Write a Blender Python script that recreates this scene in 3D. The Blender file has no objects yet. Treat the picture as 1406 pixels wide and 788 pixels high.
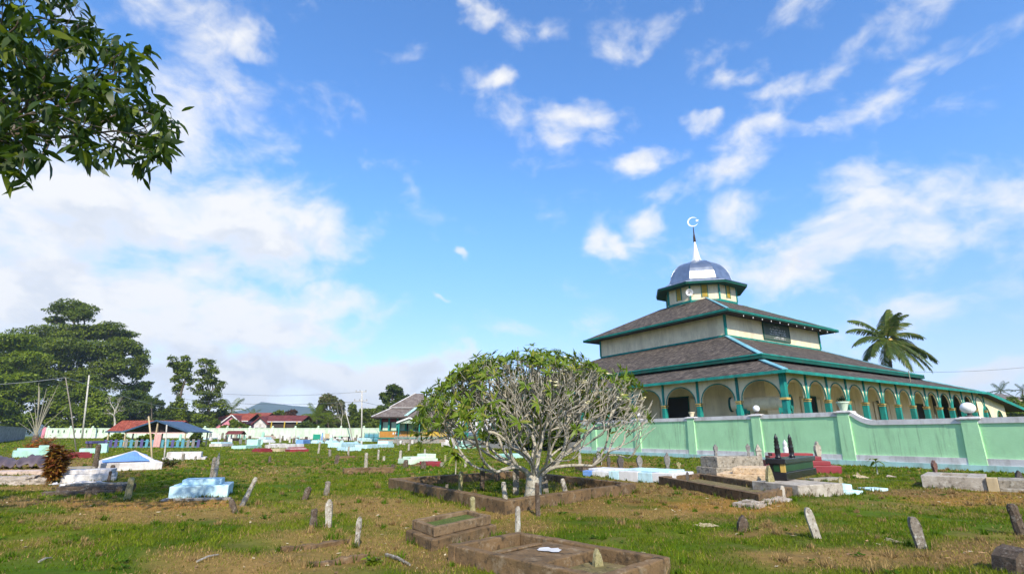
import bpy, bmesh, math, random
import numpy as np
from mathutils import Vector, Matrix, noise as mnoise
random.seed(7)
RNG = np.random.default_rng(11)
R = math.radians
C = bpy.context.scene.collection
SC = bpy.context.scene

# ------------------------------------------------------------------ camera model (also used to turn photo pixels into ground points)
F, PITCH, EYE = 724.504, 0.27461, 1.2
CP, SP = math.cos(PITCH), math.sin(PITCH)

def ray(x, y):
    r = (x - 703) / F; u = (394 - y) / F
    return Vector((r, CP - u * SP, SP + u * CP))

def G(x, y, z=0.0):
    d = ray(x, y); t = (z - EYE) / d.z
    return Vector((d.x * t, d.y * t, z))

def AT(x, y, Y):
    """point on the line of sight of pixel (x, y) at world depth Y"""
    d = ray(x, y); t = Y / d.y
    return Vector((d.x * t, Y, EYE + d.z * t))

def ppm(Y, z=EYE):
    """pixels per metre at depth Y"""
    return F / (Y * CP + (z - EYE) * SP)

def proj_np(P):
    d = P[:, 1] * CP + (P[:, 2] - EYE) * SP
    u = -P[:, 1] * SP + (P[:, 2] - EYE) * CP
    d = np.where(d < 0.05, 0.05, d)
    return 703 + F * P[:, 0] / d, 394 - F * u / d

# ------------------------------------------------------------------ vector noise
def _hash(ix, iy, seed):
    h = (ix.astype(np.int64) * 374761393 + iy.astype(np.int64) * 668265263 + seed * 1442695041) & 0x7fffffff
    h = ((h ^ (h >> 13)) * 1274126177) & 0x7fffffff
    return ((h ^ (h >> 16)) & 0xffff) / 65535.0

def vnoise(x, y, seed=0):
    ix = np.floor(x); iy = np.floor(y); fx = x - ix; fy = y - iy
    fx = fx * fx * (3 - 2 * fx); fy = fy * fy * (3 - 2 * fy)
    a = _hash(ix, iy, seed); b = _hash(ix + 1, iy, seed); c = _hash(ix, iy + 1, seed); d = _hash(ix + 1, iy + 1, seed)
    return (a * (1 - fx) + b * fx) * (1 - fy) + (c * (1 - fx) + d * fx) * fy

def fbm(x, y, seed=0, oct=4):
    s = 0; a = 0.5; t = 0
    for i in range(oct):
        s = s + a * vnoise(x * 2 ** i + 17.3 * i, y * 2 ** i - 9.1 * i, seed + i); t += a; a *= 0.5
    return s / t

def sstep(a, b, x):
    t = np.clip((x - a) / (b - a), 0, 1); return t * t * (3 - 2 * t)

def gz_np(x, y):
    r = np.hypot(x, y)
    near = 1 - sstep(60, 200, r)
    z = 0.10 * (fbm(x * 0.35, y * 0.35, 3, 3) - 0.5) * near + 0.05 * (fbm(x * 1.7, y * 1.7, 5, 3) - 0.5) * (1 - sstep(25, 50, r))
    return z + 0.75 * sstep(48, 108, y) * sstep(-16, -52, x)

def gz(x, y):
    return float(gz_np(np.array([x]), np.array([y]))[0])

def GP(x, y):
    p = G(x, y); p.z = gz(p.x, p.y); return p

# ------------------------------------------------------------------ mesh builder
class MB:
    def __init__(s):
        s.v = []; s.f = []; s.uv = []
    def face(s, pts, uv=None):
        i = len(s.v); s.v += [tuple(p) for p in pts]; s.f.append(tuple(range(i, i + len(pts))))
        s.uv.append(uv if uv else [(0, 0)] * len(pts)); return s
    def add(s, verts, faces):
        i = len(s.v); s.v += [tuple(p) for p in verts]
        for f in faces:
            s.f.append(tuple(k + i for k in f)); s.uv.append([(0, 0)] * len(f))
        return s
    def box(s, x0, x1, y0, y1, z0, z1, M=None):
        v = [Vector((x, y, z)) for z in (z0, z1) for (x, y) in ((x0, y0), (x1, y0), (x1, y1), (x0, y1))]
        if M is not None: v = [M @ p for p in v]
        return s.add(v, [(3, 2, 1, 0), (4, 5, 6, 7), (0, 1, 5, 4), (1, 2, 6, 5), (2, 3, 7, 6), (3, 0, 4, 7)])
    def cbox(s, c, d, M=None):
        return s.box(c[0] - d[0] / 2, c[0] + d[0] / 2, c[1] - d[1] / 2, c[1] + d[1] / 2, c[2] - d[2] / 2, c[2] + d[2] / 2, M)
    def beam(s, p, q, w, h, up=(0, 0, 1)):
        """box of width w and height h from p to q"""
        p = Vector(p); q = Vector(q); d = (q - p); L = d.length; d.normalize()
        upv = Vector(up); sd = d.cross(upv)
        if sd.length < 1e-4: sd = d.cross(Vector((1, 0, 0)))
        sd.normalize(); u = sd.cross(d)
        v = []
        for base in (p, q):
            for a, b in ((-1, -1), (1, -1), (1, 1), (-1, 1)): v.append(base + sd * (a * w / 2) + u * (b * h / 2))
        return s.add(v, [(3, 2, 1, 0), (4, 5, 6, 7), (0, 1, 5, 4), (1, 2, 6, 5), (2, 3, 7, 6), (3, 0, 4, 7)])
    def prism(s, poly, z0, z1):
        n = len(poly)
        v = [(x, y, z0) for x, y in poly] + [(x, y, z1) for x, y in poly]
        return s.add(v, [tuple(range(n - 1, -1, -1)), tuple(range(n, 2 * n))] + [(i, (i + 1) % n, n + (i + 1) % n, n + i) for i in range(n)])
    def frustum(s, a0, b0, z0, a1, b1, z1, cx=0, cy=0):
        v = [(cx - a0, cy - b0, z0), (cx + a0, cy - b0, z0), (cx + a0, cy + b0, z0), (cx - a0, cy + b0, z0),
             (cx - a1, cy - b1, z1), (cx + a1, cy - b1, z1), (cx + a1, cy + b1, z1), (cx - a1, cy + b1, z1)]
        return s.add(v, [(3, 2, 1, 0), (4, 5, 6, 7), (0, 1, 5, 4), (1, 2, 6, 5), (2, 3, 7, 6), (3, 0, 4, 7)])
    def lathe(s, prof, n=16, c=(0, 0), rot=0.0):
        v = []
        for r, z in prof:
            for k in range(n):
                a = rot + 2 * math.pi * k / n
                v.append((c[0] + r * math.cos(a), c[1] + r * math.sin(a), z))
        f = []
        for i in range(len(prof) - 1):
            for k in range(n):
                f.append((i * n + k, i * n + (k + 1) % n, (i + 1) * n + (k + 1) % n, (i + 1) * n + k))
        f.append(tuple(range(n - 1, -1, -1))); m = (len(prof) - 1) * n
        f.append(tuple(range(m, m + n)))
        return s.add(v, f)
    def tube(s, pts, rad, n=6, cap=True):
        pts = [Vector(p) for p in pts]
        if not hasattr(rad, '__len__'): rad = [rad] * len(pts)
        v = []; prev = None
        for i, p in enumerate(pts):
            d = (pts[min(i + 1, len(pts) - 1)] - pts[max(i - 1, 0)])
            if d.length < 1e-9: d = Vector((0, 0, 1))
            d.normalize()
            if prev is None:
                u = d.cross(Vector((0.31, 0.17, 0.93)))
                if u.length < 0.05: u = d.cross(Vector((1, 0, 0)))
            else:
                u = prev - d * prev.dot(d)
                if u.length < 1e-4: u = d.cross(Vector((1, 0, 0)))
            u.normalize(); prev = u; w = d.cross(u)
            for k in range(n):
                a = 2 * math.pi * k / n
                v.append(p + (u * math.cos(a) + w * math.sin(a)) * rad[i])
        f = []
        for i in range(len(pts) - 1):
            for k in range(n): f.append((i * n + k, i * n + (k + 1) % n, (i + 1) * n + (k + 1) % n, (i + 1) * n + k))
        if cap:
            f.append(tuple(range(n - 1, -1, -1))); m = (len(pts) - 1) * n; f.append(tuple(range(m, m + n)))
        return s.add(v, f)
    def build(s, name, mat, parent=None, loc=None, rz=0.0, smooth=False, bevel=0.0, rough=0.0, cut=0.0, seed=0):
        me = bpy.data.meshes.new(name); me.from_pydata(s.v, [], s.f)
        if any(u != (0, 0) for us in s.uv for u in us):
            uvl = me.uv_layers.new(name='UVMap'); flat = [c for us in s.uv for u in us for c in u]
            uvl.data.foreach_set('uv', flat)
        if cut or rough:
            bm = bmesh.new(); bm.from_mesh(me); bmesh.ops.remove_doubles(bm, verts=bm.verts, dist=1e-5)
            if cut:
                for _ in range(5):
                    es = [e for e in bm.edges if e.calc_length() > cut]
                    if not es or len(bm.verts) > 6000: break
                    bmesh.ops.subdivide_edges(bm, edges=es, cuts=1, use_grid_fill=True)
            bm.normal_update()
            if rough:
                for vv in bm.verts:
                    q = vv.co * 6.0 + Vector((seed * 3.1, seed * 1.7, 0)); q2 = vv.co * 19.0 + Vector((seed, 5, 2))
                    vv.co += vv.normal * (mnoise.noise(q) * 0.65 + mnoise.noise(q2) * 0.45) * rough
            bm.to_mesh(me); bm.free()
        me.materials.append(mat)
        if smooth: me.polygons.foreach_set('use_smooth', [True] * len(me.polygons))
        o = bpy.data.objects.new(name, me); C.objects.link(o)
        if parent is not None: o.parent = parent
        if loc is not None: o.location = loc
        o.rotation_euler = (0, 0, rz)
        if bevel:
            m = o.modifiers.new('bevel', 'BEVEL'); m.width = bevel; m.segments = 2; m.limit_method = 'ANGLE'
        return o

def np_mesh(name, V, Fq, mat, parent=None, cols=None, smooth=False):
    """numpy mesh: V (n,3), Fq (m,k) faces of one size"""
    me = bpy.data.meshes.new(name); n = len(V); m, k = Fq.shape
    me.vertices.add(n); me.vertices.foreach_set('co', V.astype(np.float32).ravel())
    me.loops.add(m * k); me.loops.foreach_set('vertex_index', Fq.astype(np.int32).ravel())
    me.polygons.add(m); me.polygons.foreach_set('loop_start', (np.arange(m) * k).astype(np.int32))
    me.update(calc_edges=True)
    if cols is not None:
        a = me.attributes.new('Col', 'FLOAT_COLOR', 'POINT')
        c4 = np.ones((n, 4), np.float32); c4[:, :3] = cols; a.data.foreach_set('color', c4.ravel())
    if smooth: me.polygons.foreach_set('use_smooth', np.ones(m, bool))
    me.materials.append(mat)
    o = bpy.data.objects.new(name, me); C.objects.link(o)
    if parent is not None: o.parent = parent
    return o

def tag(o, label=None, cat=None, group=None, kind=None):
    if label: o['label'] = label
    if cat: o['category'] = cat
    if group: o['group'] = group
    if kind: o['kind'] = kind
    return o

def thing(name, label, cat, loc=(0, 0, 0), rz=0.0, group=None):
    o = bpy.data.objects.new(name, None); C.objects.link(o); o.empty_display_size = 0.2
    o.location = loc; o.rotation_euler = (0, 0, rz)
    return tag(o, label, cat, group)

# ------------------------------------------------------------------ materials
def srgb(r, g, b):
    f = lambda c: (c / 255 / 12.92) if c / 255 <= 0.04045 else ((c / 255 + 0.055) / 1.055) ** 2.4
    return (f(r), f(g), f(b))

class NT:
    def __init__(s, mat):
        s.t = mat.node_tree; s.t.nodes.clear()
    def n(s, typ, **kw):
        nd = s.t.nodes.new(typ)
        for k, v in kw.items():
            if k.startswith('i_'):
                key = k[2:]; key = int(key) if key.isdigit() else key.replace('_', ' ')
                nd.inputs[key].default_value = v
            else: setattr(nd, k, v)
        return nd
    def l(s, a, b): s.t.links.new(a, b)
    def math(s, op, a, b=None, c=None, clamp=False):
        nd = s.t.nodes.new('ShaderNodeMath'); nd.operation = op; nd.use_clamp = clamp
        for i, x in enumerate((a, b, c)):
            if x is None: continue
            if isinstance(x, (int, float)): nd.inputs[i].default_value = x
            else: s.l(x, nd.inputs[i])
        return nd.outputs[0]
    def mix(s, fac, a, b, typ='MIX'):
        nd = s.t.nodes.new('ShaderNodeMix'); nd.data_type = 'RGBA'; nd.blend_type = typ
        for i, x in ((0, fac), (6, a), (7, b)):
            if isinstance(x, (int, float)): nd.inputs[i].default_value = x
            elif isinstance(x, tuple): nd.inputs[i].default_value = (x[0], x[1], x[2], 1)
            else: s.l(x, nd.inputs[i])
        return nd.outputs[2]
    def ramp(s, fac, a, b):
        nd = s.t.nodes.new('ShaderNodeMapRange'); nd.interpolation_type = 'SMOOTHSTEP'
        nd.inputs[1].default_value = a; nd.inputs[2].default_value = b; s.l(fac, nd.inputs[0]); return nd.outputs[0]

def newmat(name):
    m = bpy.data.materials.new(name); m.use_nodes = True; return m, NT(m)

def mat_paint(name, col, col2=None, rough=0.6, scale=1.5, dirt=None, dirt_amt=0.5, dirt_scale=2.0, bump=0.15, bscale=30, boards=0.0, board_axis=2, metal=0.0, spec=0.4, streak=True, lo=0.45, hi=0.7, run=None):
    """painted or bare surface: base colour wandering to col2, dirt stains (streaky downwards), fine bump, optional board joints"""
    m, t = newmat(name)
    out = t.n('ShaderNodeOutputMaterial'); b = t.n('ShaderNodeBsdfPrincipled'); t.l(b.outputs[0], out.inputs[0])
    tc = t.n('ShaderNodeTexCoord'); gm = t.n('ShaderNodeNewGeometry')
    pos = gm.outputs['Position']
    n1 = t.n('ShaderNodeTexNoise', i_Scale=scale, i_Detail=5.0, i_Roughness=0.6); t.l(pos, n1.inputs['Vector'])
    c2 = col2 if col2 else tuple(c * 0.86 for c in col)
    c = t.mix(t.ramp(n1.outputs[0], 0.35, 0.65), col, c2)
    if dirt:
        mp = t.n('ShaderNodeMapping'); mp.inputs['Scale'].default_value = (1, 1, 0.28 if streak else 1)
        t.l(pos, mp.inputs[0])
        n2 = t.n('ShaderNodeTexNoise', i_Scale=dirt_scale, i_Detail=8.0, i_Roughness=0.68); t.l(mp.outputs[0], n2.inputs['Vector'])
        f = t.math('MULTIPLY', t.ramp(n2.outputs[0], lo, hi), dirt_amt)
        c = t.mix(f, c, dirt)
    if run:
        m5 = t.n('ShaderNodeMapping'); m5.inputs['Scale'].default_value = (5.0, 5.0, 0.35); t.l(pos, m5.inputs[0])
        n5 = t.n('ShaderNodeTexNoise', i_Scale=1.6, i_Detail=7.0, i_Roughness=0.7); t.l(m5.outputs[0], n5.inputs['Vector'])
        n6 = t.n('ShaderNodeTexNoise', i_Scale=0.55, i_Detail=4.0, i_Roughness=0.6); t.l(pos, n6.inputs['Vector'])
        n7 = t.n('ShaderNodeTexNoise', i_Scale=3.3, i_Detail=9.0, i_Roughness=0.75); t.l(pos, n7.inputs['Vector'])
        fr_ = t.math('MULTIPLY', t.math('MULTIPLY', t.ramp(n5.outputs[0], .48, .72), t.ramp(n6.outputs[0], .38, .62)), run[1])
        c = t.mix(fr_, c, run[0])
        c = t.mix(t.math('MULTIPLY', t.ramp(n7.outputs[0], .60, .66), run[1] * .8), c, tuple(min(.85, q * 1.22) for q in col))
    n3 = t.n('ShaderNodeTexNoise', i_Scale=bscale, i_Detail=4.0); t.l(pos, n3.inputs['Vector'])
    h = n3.outputs[0]
    if boards:
        sx = t.n('ShaderNodeSeparateXYZ'); t.l(tc.outputs['Object'], sx.inputs[0])
        fr = t.math('FRACT', t.math('DIVIDE', sx.outputs[board_axis], boards))
        g = t.math('LESS_THAN', fr, 0.07)
        c = t.mix(t.math('MULTIPLY', g, 0.35), c, tuple(x * 0.45 for x in col))
        h = t.math('SUBTRACT', t.math('MULTIPLY', h, 0.4), t.math('MULTIPLY', g, 1.0))
    bp = t.n('ShaderNodeBump', i_Strength=bump, i_Distance=0.02); t.l(h, bp.inputs['Height'])
    t.l(bp.outputs[0], b.inputs['Normal']); t.l(c, b.inputs['Base Color'])
    b.inputs['Roughness'].default_value = rough; b.inputs['Metallic'].default_value = metal
    b.inputs['Specular IOR Level'].default_value = spec
    return m

def mat_stone(name, col, col2, dark, light=None, scale=5.0, bump=0.6, rough=0.9, light_amt=0.7):
    """mossy weathered stone, concrete or wood: three blended tones and lichen blotches"""
    m, t = newmat(name)
    out = t.n('ShaderNodeOutputMaterial'); b = t.n('ShaderNodeBsdfPrincipled'); t.l(b.outputs[0], out.inputs[0])
    gm = t.n('ShaderNodeNewGeometry'); pos = gm.outputs['Position']
    n1 = t.n('ShaderNodeTexNoise', i_Scale=scale, i_Detail=8.0, i_Roughness=0.7); t.l(pos, n1.inputs['Vector'])
    n2 = t.n('ShaderNodeTexNoise', i_Scale=scale * 3.1, i_Detail=6.0, i_Roughness=0.65); t.l(pos, n2.inputs['Vector'])
    n4 = t.n('ShaderNodeTexNoise', i_Scale=scale * 14, i_Detail=4.0, i_Roughness=0.7); t.l(pos, n4.inputs['Vector'])
    c = t.mix(t.ramp(n1.outputs[0], 0.38, 0.62), col, col2)
    c = t.mix(t.ramp(n2.outputs[0], 0.5, 0.68), c, dark)
    if light:
        vo = t.n('ShaderNodeTexNoise', i_Scale=scale * 2.2, i_Detail=7.0, i_Roughness=0.75)
        mp = t.n('ShaderNodeMapping'); mp.inputs['Location'].default_value = (7, 3, 1); t.l(pos, mp.inputs[0]); t.l(mp.outputs[0], vo.inputs['Vector'])
        c = t.mix(t.math('MULTIPLY', t.ramp(vo.outputs[0], 0.53, 0.63), light_amt), c, light)
    c = t.mix(0.5, c, t.mix(n4.outputs[0], (0.35, 0.35, 0.35), (1.5, 1.5, 1.5)), 'MULTIPLY')
    h = t.math('ADD', n2.outputs[0], t.math('MULTIPLY', n4.outputs[0], 0.6))
    bp = t.n('ShaderNodeBump', i_Strength=bump, i_Distance=0.02); t.l(h, bp.inputs['Height'])
    t.l(bp.outputs[0], b.inputs['Normal']); t.l(c, b.inputs['Base Color'])
    b.inputs['Roughness'].default_value = rough; b.inputs['Specular IOR Level'].default_value = 0.25
    return m

def mat_leaf(name, a, b_, c_=None, trans=0.35, rough=0.5, gloss=0.25):
    """foliage: every leaf its own tone, thin enough to let light through"""
    m, t = newmat(name)
    out = t.n('ShaderNodeOutputMaterial')
    gm = t.n('ShaderNodeNewGeometry'); rnd = gm.outputs['Random Per Island']
    col = t.mix(rnd, a, b_)
    if c_:
        col = t.mix(t.ramp(rnd, 0.86, 0.92), col, c_)
    n1 = t.n('ShaderNodeTexNoise', i_Scale=0.22, i_Detail=2.0); t.l(gm.outputs['Position'], n1.inputs['Vector'])
    col = t.mix(0.55, col, t.mix(t.ramp(n1.outputs[0], 0.35, 0.65), (0.62, 0.66, 0.6), (1.35, 1.3, 1.2)), 'MULTIPLY')
    p = t.n('ShaderNodeBsdfPrincipled'); t.l(col, p.inputs['Base Color']); p.inputs['Roughness'].default_value = rough
    p.inputs['Specular IOR Level'].default_value = gloss
    tr = t.n('ShaderNodeBsdfTranslucent'); t.l(t.mix(1.0, col, (1.25, 1.25, 0.6), 'MULTIPLY'), tr.inputs[0])
    mx = t.n('ShaderNodeMixShader'); mx.inputs[0].default_value = trans
    t.l(p.outputs[0], mx.inputs[1]); t.l(tr.outputs[0], mx.inputs[2]); t.l(mx.outputs[0], out.inputs[0])
    return m

def mat_roof(name, c1, c2, c3, course=0.28, width=0.16, moss=None, bump=0.7, rough=0.9):
    """wooden shingle or tile roof on UVs in metres"""
    m, t = newmat(name)
    out = t.n('ShaderNodeOutputMaterial'); b = t.n('ShaderNodeBsdfPrincipled'); t.l(b.outputs[0], out.inputs[0])
    uv = t.n('ShaderNodeTexCoord').outputs['UV']
    nw = t.n('ShaderNodeTexNoise', i_Scale=1.3, i_Detail=4.0); t.l(uv, nw.inputs['Vector'])
    va = t.n('ShaderNodeVectorMath'); va.operation = 'MULTIPLY_ADD'; t.l(nw.outputs['Color'], va.inputs[0])
    va.inputs[1].default_value = (0.08, 0.08, 0); t.l(uv, va.inputs[2])
    br = t.n('ShaderNodeTexBrick'); t.l(va.outputs[0], br.inputs['Vector']); br.offset = 0.5
    br.inputs['Scale'].default_value = 1.0; br.inputs['Brick Width'].default_value = width; br.inputs['Row Height'].default_value = course
    br.inputs['Mortar Size'].default_value = 0.012; br.inputs['Mortar Smooth'].default_value = 0.3; br.inputs['Bias'].default_value = -0.1
    br.inputs['Color1'].default_value = (*c1, 1); br.inputs['Color2'].default_value = (*c2, 1); br.inputs['Mortar'].default_value = (*[x * 0.35 for x in c1], 1)
    n1 = t.n('ShaderNodeTexNoise', i_Scale=0.9, i_Detail=8.0, i_Roughness=0.7); t.l(uv, n1.inputs['Vector'])
    c = t.mix(t.math('MULTIPLY', t.ramp(n1.outputs[0], 0.42, 0.66), 0.75), br.outputs['Color'], c3)
    if moss:
        n2 = t.n('ShaderNodeTexNoise', i_Scale=2.3, i_Detail=8.0, i_Roughness=0.7); t.l(uv, n2.inputs['Vector'])
        c = t.mix(t.math('MULTIPLY', t.ramp(n2.outputs[0], 0.54, 0.66), 0.6), c, moss)
    n4 = t.n('ShaderNodeTexNoise', i_Scale=5.0, i_Detail=7.0, i_Roughness=0.8); m4 = t.n('ShaderNodeMapping'); m4.inputs['Scale'].default_value = (1.3, .8, 1); t.l(uv, m4.inputs[0]); t.l(m4.outputs[0], n4.inputs['Vector'])
    c = t.mix(0.85, c, t.mix(t.ramp(n4.outputs[0], .3, .7), (0.35, 0.35, 0.35), (1.6, 1.6, 1.6)), 'MULTIPLY')
    sx = t.n('ShaderNodeSeparateXYZ'); t.l(va.outputs[0], sx.inputs[0])
    saw = t.math('FRACT', t.math('DIVIDE', sx.outputs[1], course))
    h = t.math('SUBTRACT', t.math('ADD', t.math('MULTIPLY', n4.outputs[0], 0.8), t.math('MULTIPLY', br.outputs['Fac'], -0.5)), t.math('MULTIPLY', saw, 0.9))
    bp = t.n('ShaderNodeBump', i_Strength=bump, i_Distance=0.04); t.l(h, bp.inputs['Height'])
    t.l(bp.outputs[0], b.inputs['Normal']); t.l(c, b.inputs['Base Color']); b.inputs['Roughness'].default_value = rough
    b.inputs['Specular IOR Level'].default_value = 0.2
    return m

def mat_attr(name, rough=0.9, detail=True, trans=0.0):
    """ground cover: albedo from the 'Col' attribute with fine soil grain"""
    m, t = newmat(name)
    out = t.n('ShaderNodeOutputMaterial'); b = t.n('ShaderNodeBsdfPrincipled')
    at = t.n('ShaderNodeAttribute', attribute_name='Col'); gm = t.n('ShaderNodeNewGeometry')
    c = at.outputs['Color']
    if detail:
        n1 = t.n('ShaderNodeTexNoise', i_Scale=9.0, i_Detail=9.0, i_Roughness=0.75); t.l(gm.outputs['Position'], n1.inputs['Vector'])
        n2 = t.n('ShaderNodeTexNoise', i_Scale=2.1, i_Detail=6.0, i_Roughness=0.7); t.l(gm.outputs['Position'], n2.inputs['Vector'])
        c = t.mix(0.8, c, t.mix(n1.outputs[0], (0.2, 0.2, 0.2), (1.85, 1.8, 1.65)), 'MULTIPLY')
        c = t.mix(0.5, c, t.mix(n2.outputs[0], (0.5, 0.5, 0.5), (1.5, 1.5, 1.5)), 'MULTIPLY')
        h = t.math('ADD', n1.outputs[0], n2.outputs[0])
        bp = t.n('ShaderNodeBump', i_Strength=0.7, i_Distance=0.04); t.l(h, bp.inputs['Height']); t.l(bp.outputs[0], b.inputs['Normal'])
    t.l(c, b.inputs['Base Color']); b.inputs['Roughness'].default_value = rough; b.inputs['Specular IOR Level'].default_value = 0.04
    if trans:
        tr = t.n('ShaderNodeBsdfTranslucent'); t.l(c, tr.inputs[0]); mx = t.n('ShaderNodeMixShader'); mx.inputs[0].default_value = trans
        t.l(b.outputs[0], mx.inputs[1]); t.l(tr.outputs[0], mx.inputs[2]); t.l(mx.outputs[0], out.inputs[0])
    else: t.l(b.outputs[0], out.inputs[0])
    return m

M = {}
M['cream'] = mat_paint('cream_render', (0.82, 0.70, 0.48), (0.76, 0.64, 0.42), dirt=(0.30, 0.25, 0.17), dirt_amt=0.35, dirt_scale=0.8, bump=0.15, run=((0.32, 0.25, 0.16), 0.45))
M['cream_board'] = mat_paint('cream_boards', (0.84, 0.72, 0.50), (0.78, 0.66, 0.45), dirt=(0.33, 0.27, 0.18), dirt_amt=0.35, dirt_scale=0.9, boards=0.16, bump=0.3, run=((0.34, 0.27, 0.17), 0.5))
M['teal'] = mat_paint('teal_paint', (0.018, 0.27, 0.225), (0.012, 0.19, 0.165), dirt=(0.04, 0.09, 0.075), dirt_amt=0.6, dirt_scale=3.0, rough=0.75, spec=0.2)
M['teal_dark'] = mat_paint('dark_teal_paint', (0.008, 0.095, 0.07), (0.006, 0.07, 0.055), dirt=(0.05, 0.06, 0.05), dirt_amt=0.5, rough=0.75, spec=0.2)
M['hipcap'] = mat_paint('pale_blue_ridge_metal', (0.24, 0.52, 0.60), (0.15, 0.40, 0.46), dirt=(0.1, 0.2, 0.2), dirt_amt=0.4, rough=0.4)
M['shingle'] = mat_roof('weathered_shingles', (0.048, 0.039, 0.032), (0.185, 0.150, 0.120), (0.060, 0.048, 0.040), moss=(0.25, 0.208, 0.168), course=0.36, width=0.24, bump=1.0)
M['shingle_grey'] = mat_roof('grey_brown_shingles', (0.16, 0.13, 0.115), (0.22, 0.19, 0.17), (0.10, 0.08, 0.07), course=0.35, width=0.3)
M['redtile'] = mat_roof('red_roof_tiles', (0.27, 0.060, 0.036), (0.36, 0.10, 0.06), (0.18, 0.04, 0.03), course=0.3, width=0.25)
M['maroonroof'] = mat_roof('maroon_roof_sheets', (0.14, 0.035, 0.035), (0.19, 0.05, 0.045), (0.09, 0.025, 0.025), course=2.0, width=0.5)
M['bluemetal'] = mat_paint('blue_roof_metal', (0.040, 0.085, 0.150), (0.03, 0.065, 0.12), dirt=(0.03, 0.05, 0.08), dirt_amt=0.5, rough=0.45)
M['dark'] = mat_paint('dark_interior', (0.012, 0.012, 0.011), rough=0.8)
M['darkwood'] = mat_paint('dark_wood', (0.045, 0.03, 0.02), (0.03, 0.02, 0.015), rough=0.8)
M['mint'] = mat_paint('mint_green_wall_paint', (0.41, 0.71, 0.41), (0.375, 0.66, 0.375), dirt=(0.23, 0.38, 0.22), dirt_amt=0.5, dirt_scale=1.4, bump=0.25, bscale=18, rough=0.85, lo=0.5, hi=0.75, run=((0.15, 0.24, 0.15), 0.62))
M['capwhite'] = mat_paint('whitewashed_coping', (0.68, 0.66, 0.66), (0.58, 0.55, 0.55), dirt=(0.26, 0.23, 0.21), dirt_amt=0.55, dirt_scale=2.6, rough=0.8)
M['footblue'] = mat_paint('pale_blue_plinth', (0.42, 0.66, 0.64), (0.36, 0.58, 0.56), dirt=(0.22, 0.25, 0.18), dirt_amt=0.6, rough=0.8)
M['mintwhite'] = mat_paint('pale_mint_whitewash', (0.58, 0.70, 0.55), (0.52, 0.64, 0.50), run=((0.22, 0.25, 0.18), 0.6), dirt=(0.26, 0.30, 0.20), dirt_amt=0.6, dirt_scale=1.2, rough=0.85, scale=0.3)
M['greywall'] = mat_stone('stained_grey_render', (0.22, 0.22, 0.21), (0.30, 0.30, 0.28), (0.07, 0.07, 0.065), None, scale=0.7)
M['white'] = mat_paint('white_paint', (0.66, 0.66, 0.67), (0.58, 0.58, 0.59), dirt=(0.36, 0.33, 0.28), dirt_amt=0.5, dirt_scale=3, rough=0.6)
M['whitewash'] = mat_paint('old_whitewash', (0.66, 0.64, 0.63), (0.54, 0.51, 0.50), dirt=(0.24, 0.21, 0.17), dirt_amt=0.75, dirt_scale=2.2, rough=0.85, bump=0.5, run=((0.14, 0.12, 0.10), 0.6))
M['skyblue'] = mat_paint('pale_blue_tomb_paint', (0.46, 0.68, 0.76), (0.52, 0.72, 0.78), run=((0.22, 0.26, 0.22), 0.55), dirt=(0.26, 0.31, 0.28), dirt_amt=0.62, dirt_scale=2.5, rough=0.7, bump=0.25)
M['blue'] = mat_paint('mid_blue_paint', (0.13, 0.28, 0.66), (0.16, 0.33, 0.70), dirt=(0.2, 0.24, 0.3), dirt_amt=0.3, rough=0.6)
M['tealtomb'] = mat_paint('aqua_tomb_paint', (0.33, 0.62, 0.50), (0.42, 0.68, 0.58), dirt=(0.3, 0.33, 0.26), dirt_amt=0.5, dirt_scale=2.5, rough=0.7, bump=0.25)
M['redtomb'] = mat_paint('dark_red_tomb_tiles', (0.22, 0.022, 0.03), (0.28, 0.035, 0.04), dirt=(0.10, 0.03, 0.03), dirt_amt=0.5, rough=0.5)
M['tan'] = mat_paint('tan_render', (0.50, 0.40, 0.24), (0.42, 0.33, 0.20), dirt=(0.2, 0.16, 0.1), dirt_amt=0.5, rough=0.85)
M['blacktile'] = mat_paint('black_glazed_tiles', (0.012, 0.012, 0.014), (0.02, 0.018, 0.02), rough=0.25, bump=0.05)
M['greentile'] = mat_paint('dark_green_tiles', (0.010, 0.045, 0.016), (0.016, 0.065, 0.024), rough=0.3, bump=0.05)
M['gold'] = mat_paint('ochre_gold_tiles', (0.42, 0.27, 0.06), (0.5, 0.34, 0.09), rough=0.4)
M['concrete'] = mat_stone('weathered_concrete', (0.42, 0.38, 0.32), (0.32, 0.28, 0.23), (0.17, 0.14, 0.11), (0.52, 0.49, 0.43), scale=2.6, bump=0.4)
M['oldconc'] = mat_stone('old_stained_concrete', (0.25, 0.22, 0.17), (0.34, 0.30, 0.24), (0.10, 0.085, 0.06), (0.42, 0.40, 0.34), scale=3.5)
M['mossconc'] = mat_stone('mossy_brown_concrete', (0.185, 0.115, 0.055), (0.125, 0.082, 0.042), (0.045, 0.033, 0.021), (0.30, 0.235, 0.155), scale=3.2, light_amt=0.5)
M['shellconc'] = mat_stone('pebbled_tan_render', (0.52, 0.38, 0.23), (0.60, 0.46, 0.31), (0.27, 0.17, 0.11), (0.66, 0.55, 0.42), scale=6.0)
M['paleplank'] = mat_stone('pale_lichened_wood', (0.42, 0.39, 0.33), (0.30, 0.26, 0.20), (0.12, 0.09, 0.065), (0.66, 0.65, 0.60), scale=9)
M['greyplank'] = mat_stone('grey_weathered_wood', (0.25, 0.22, 0.18), (0.18, 0.155, 0.12), (0.08, 0.065, 0.05), (0.5, 0.49, 0.45), scale=9)
M['darkplank'] = mat_stone('dark_rotting_wood', (0.085, 0.06, 0.042), (0.12, 0.09, 0.065), (0.035, 0.027, 0.02), (0.30, 0.28, 0.24), scale=9, light_amt=0.5)
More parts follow.
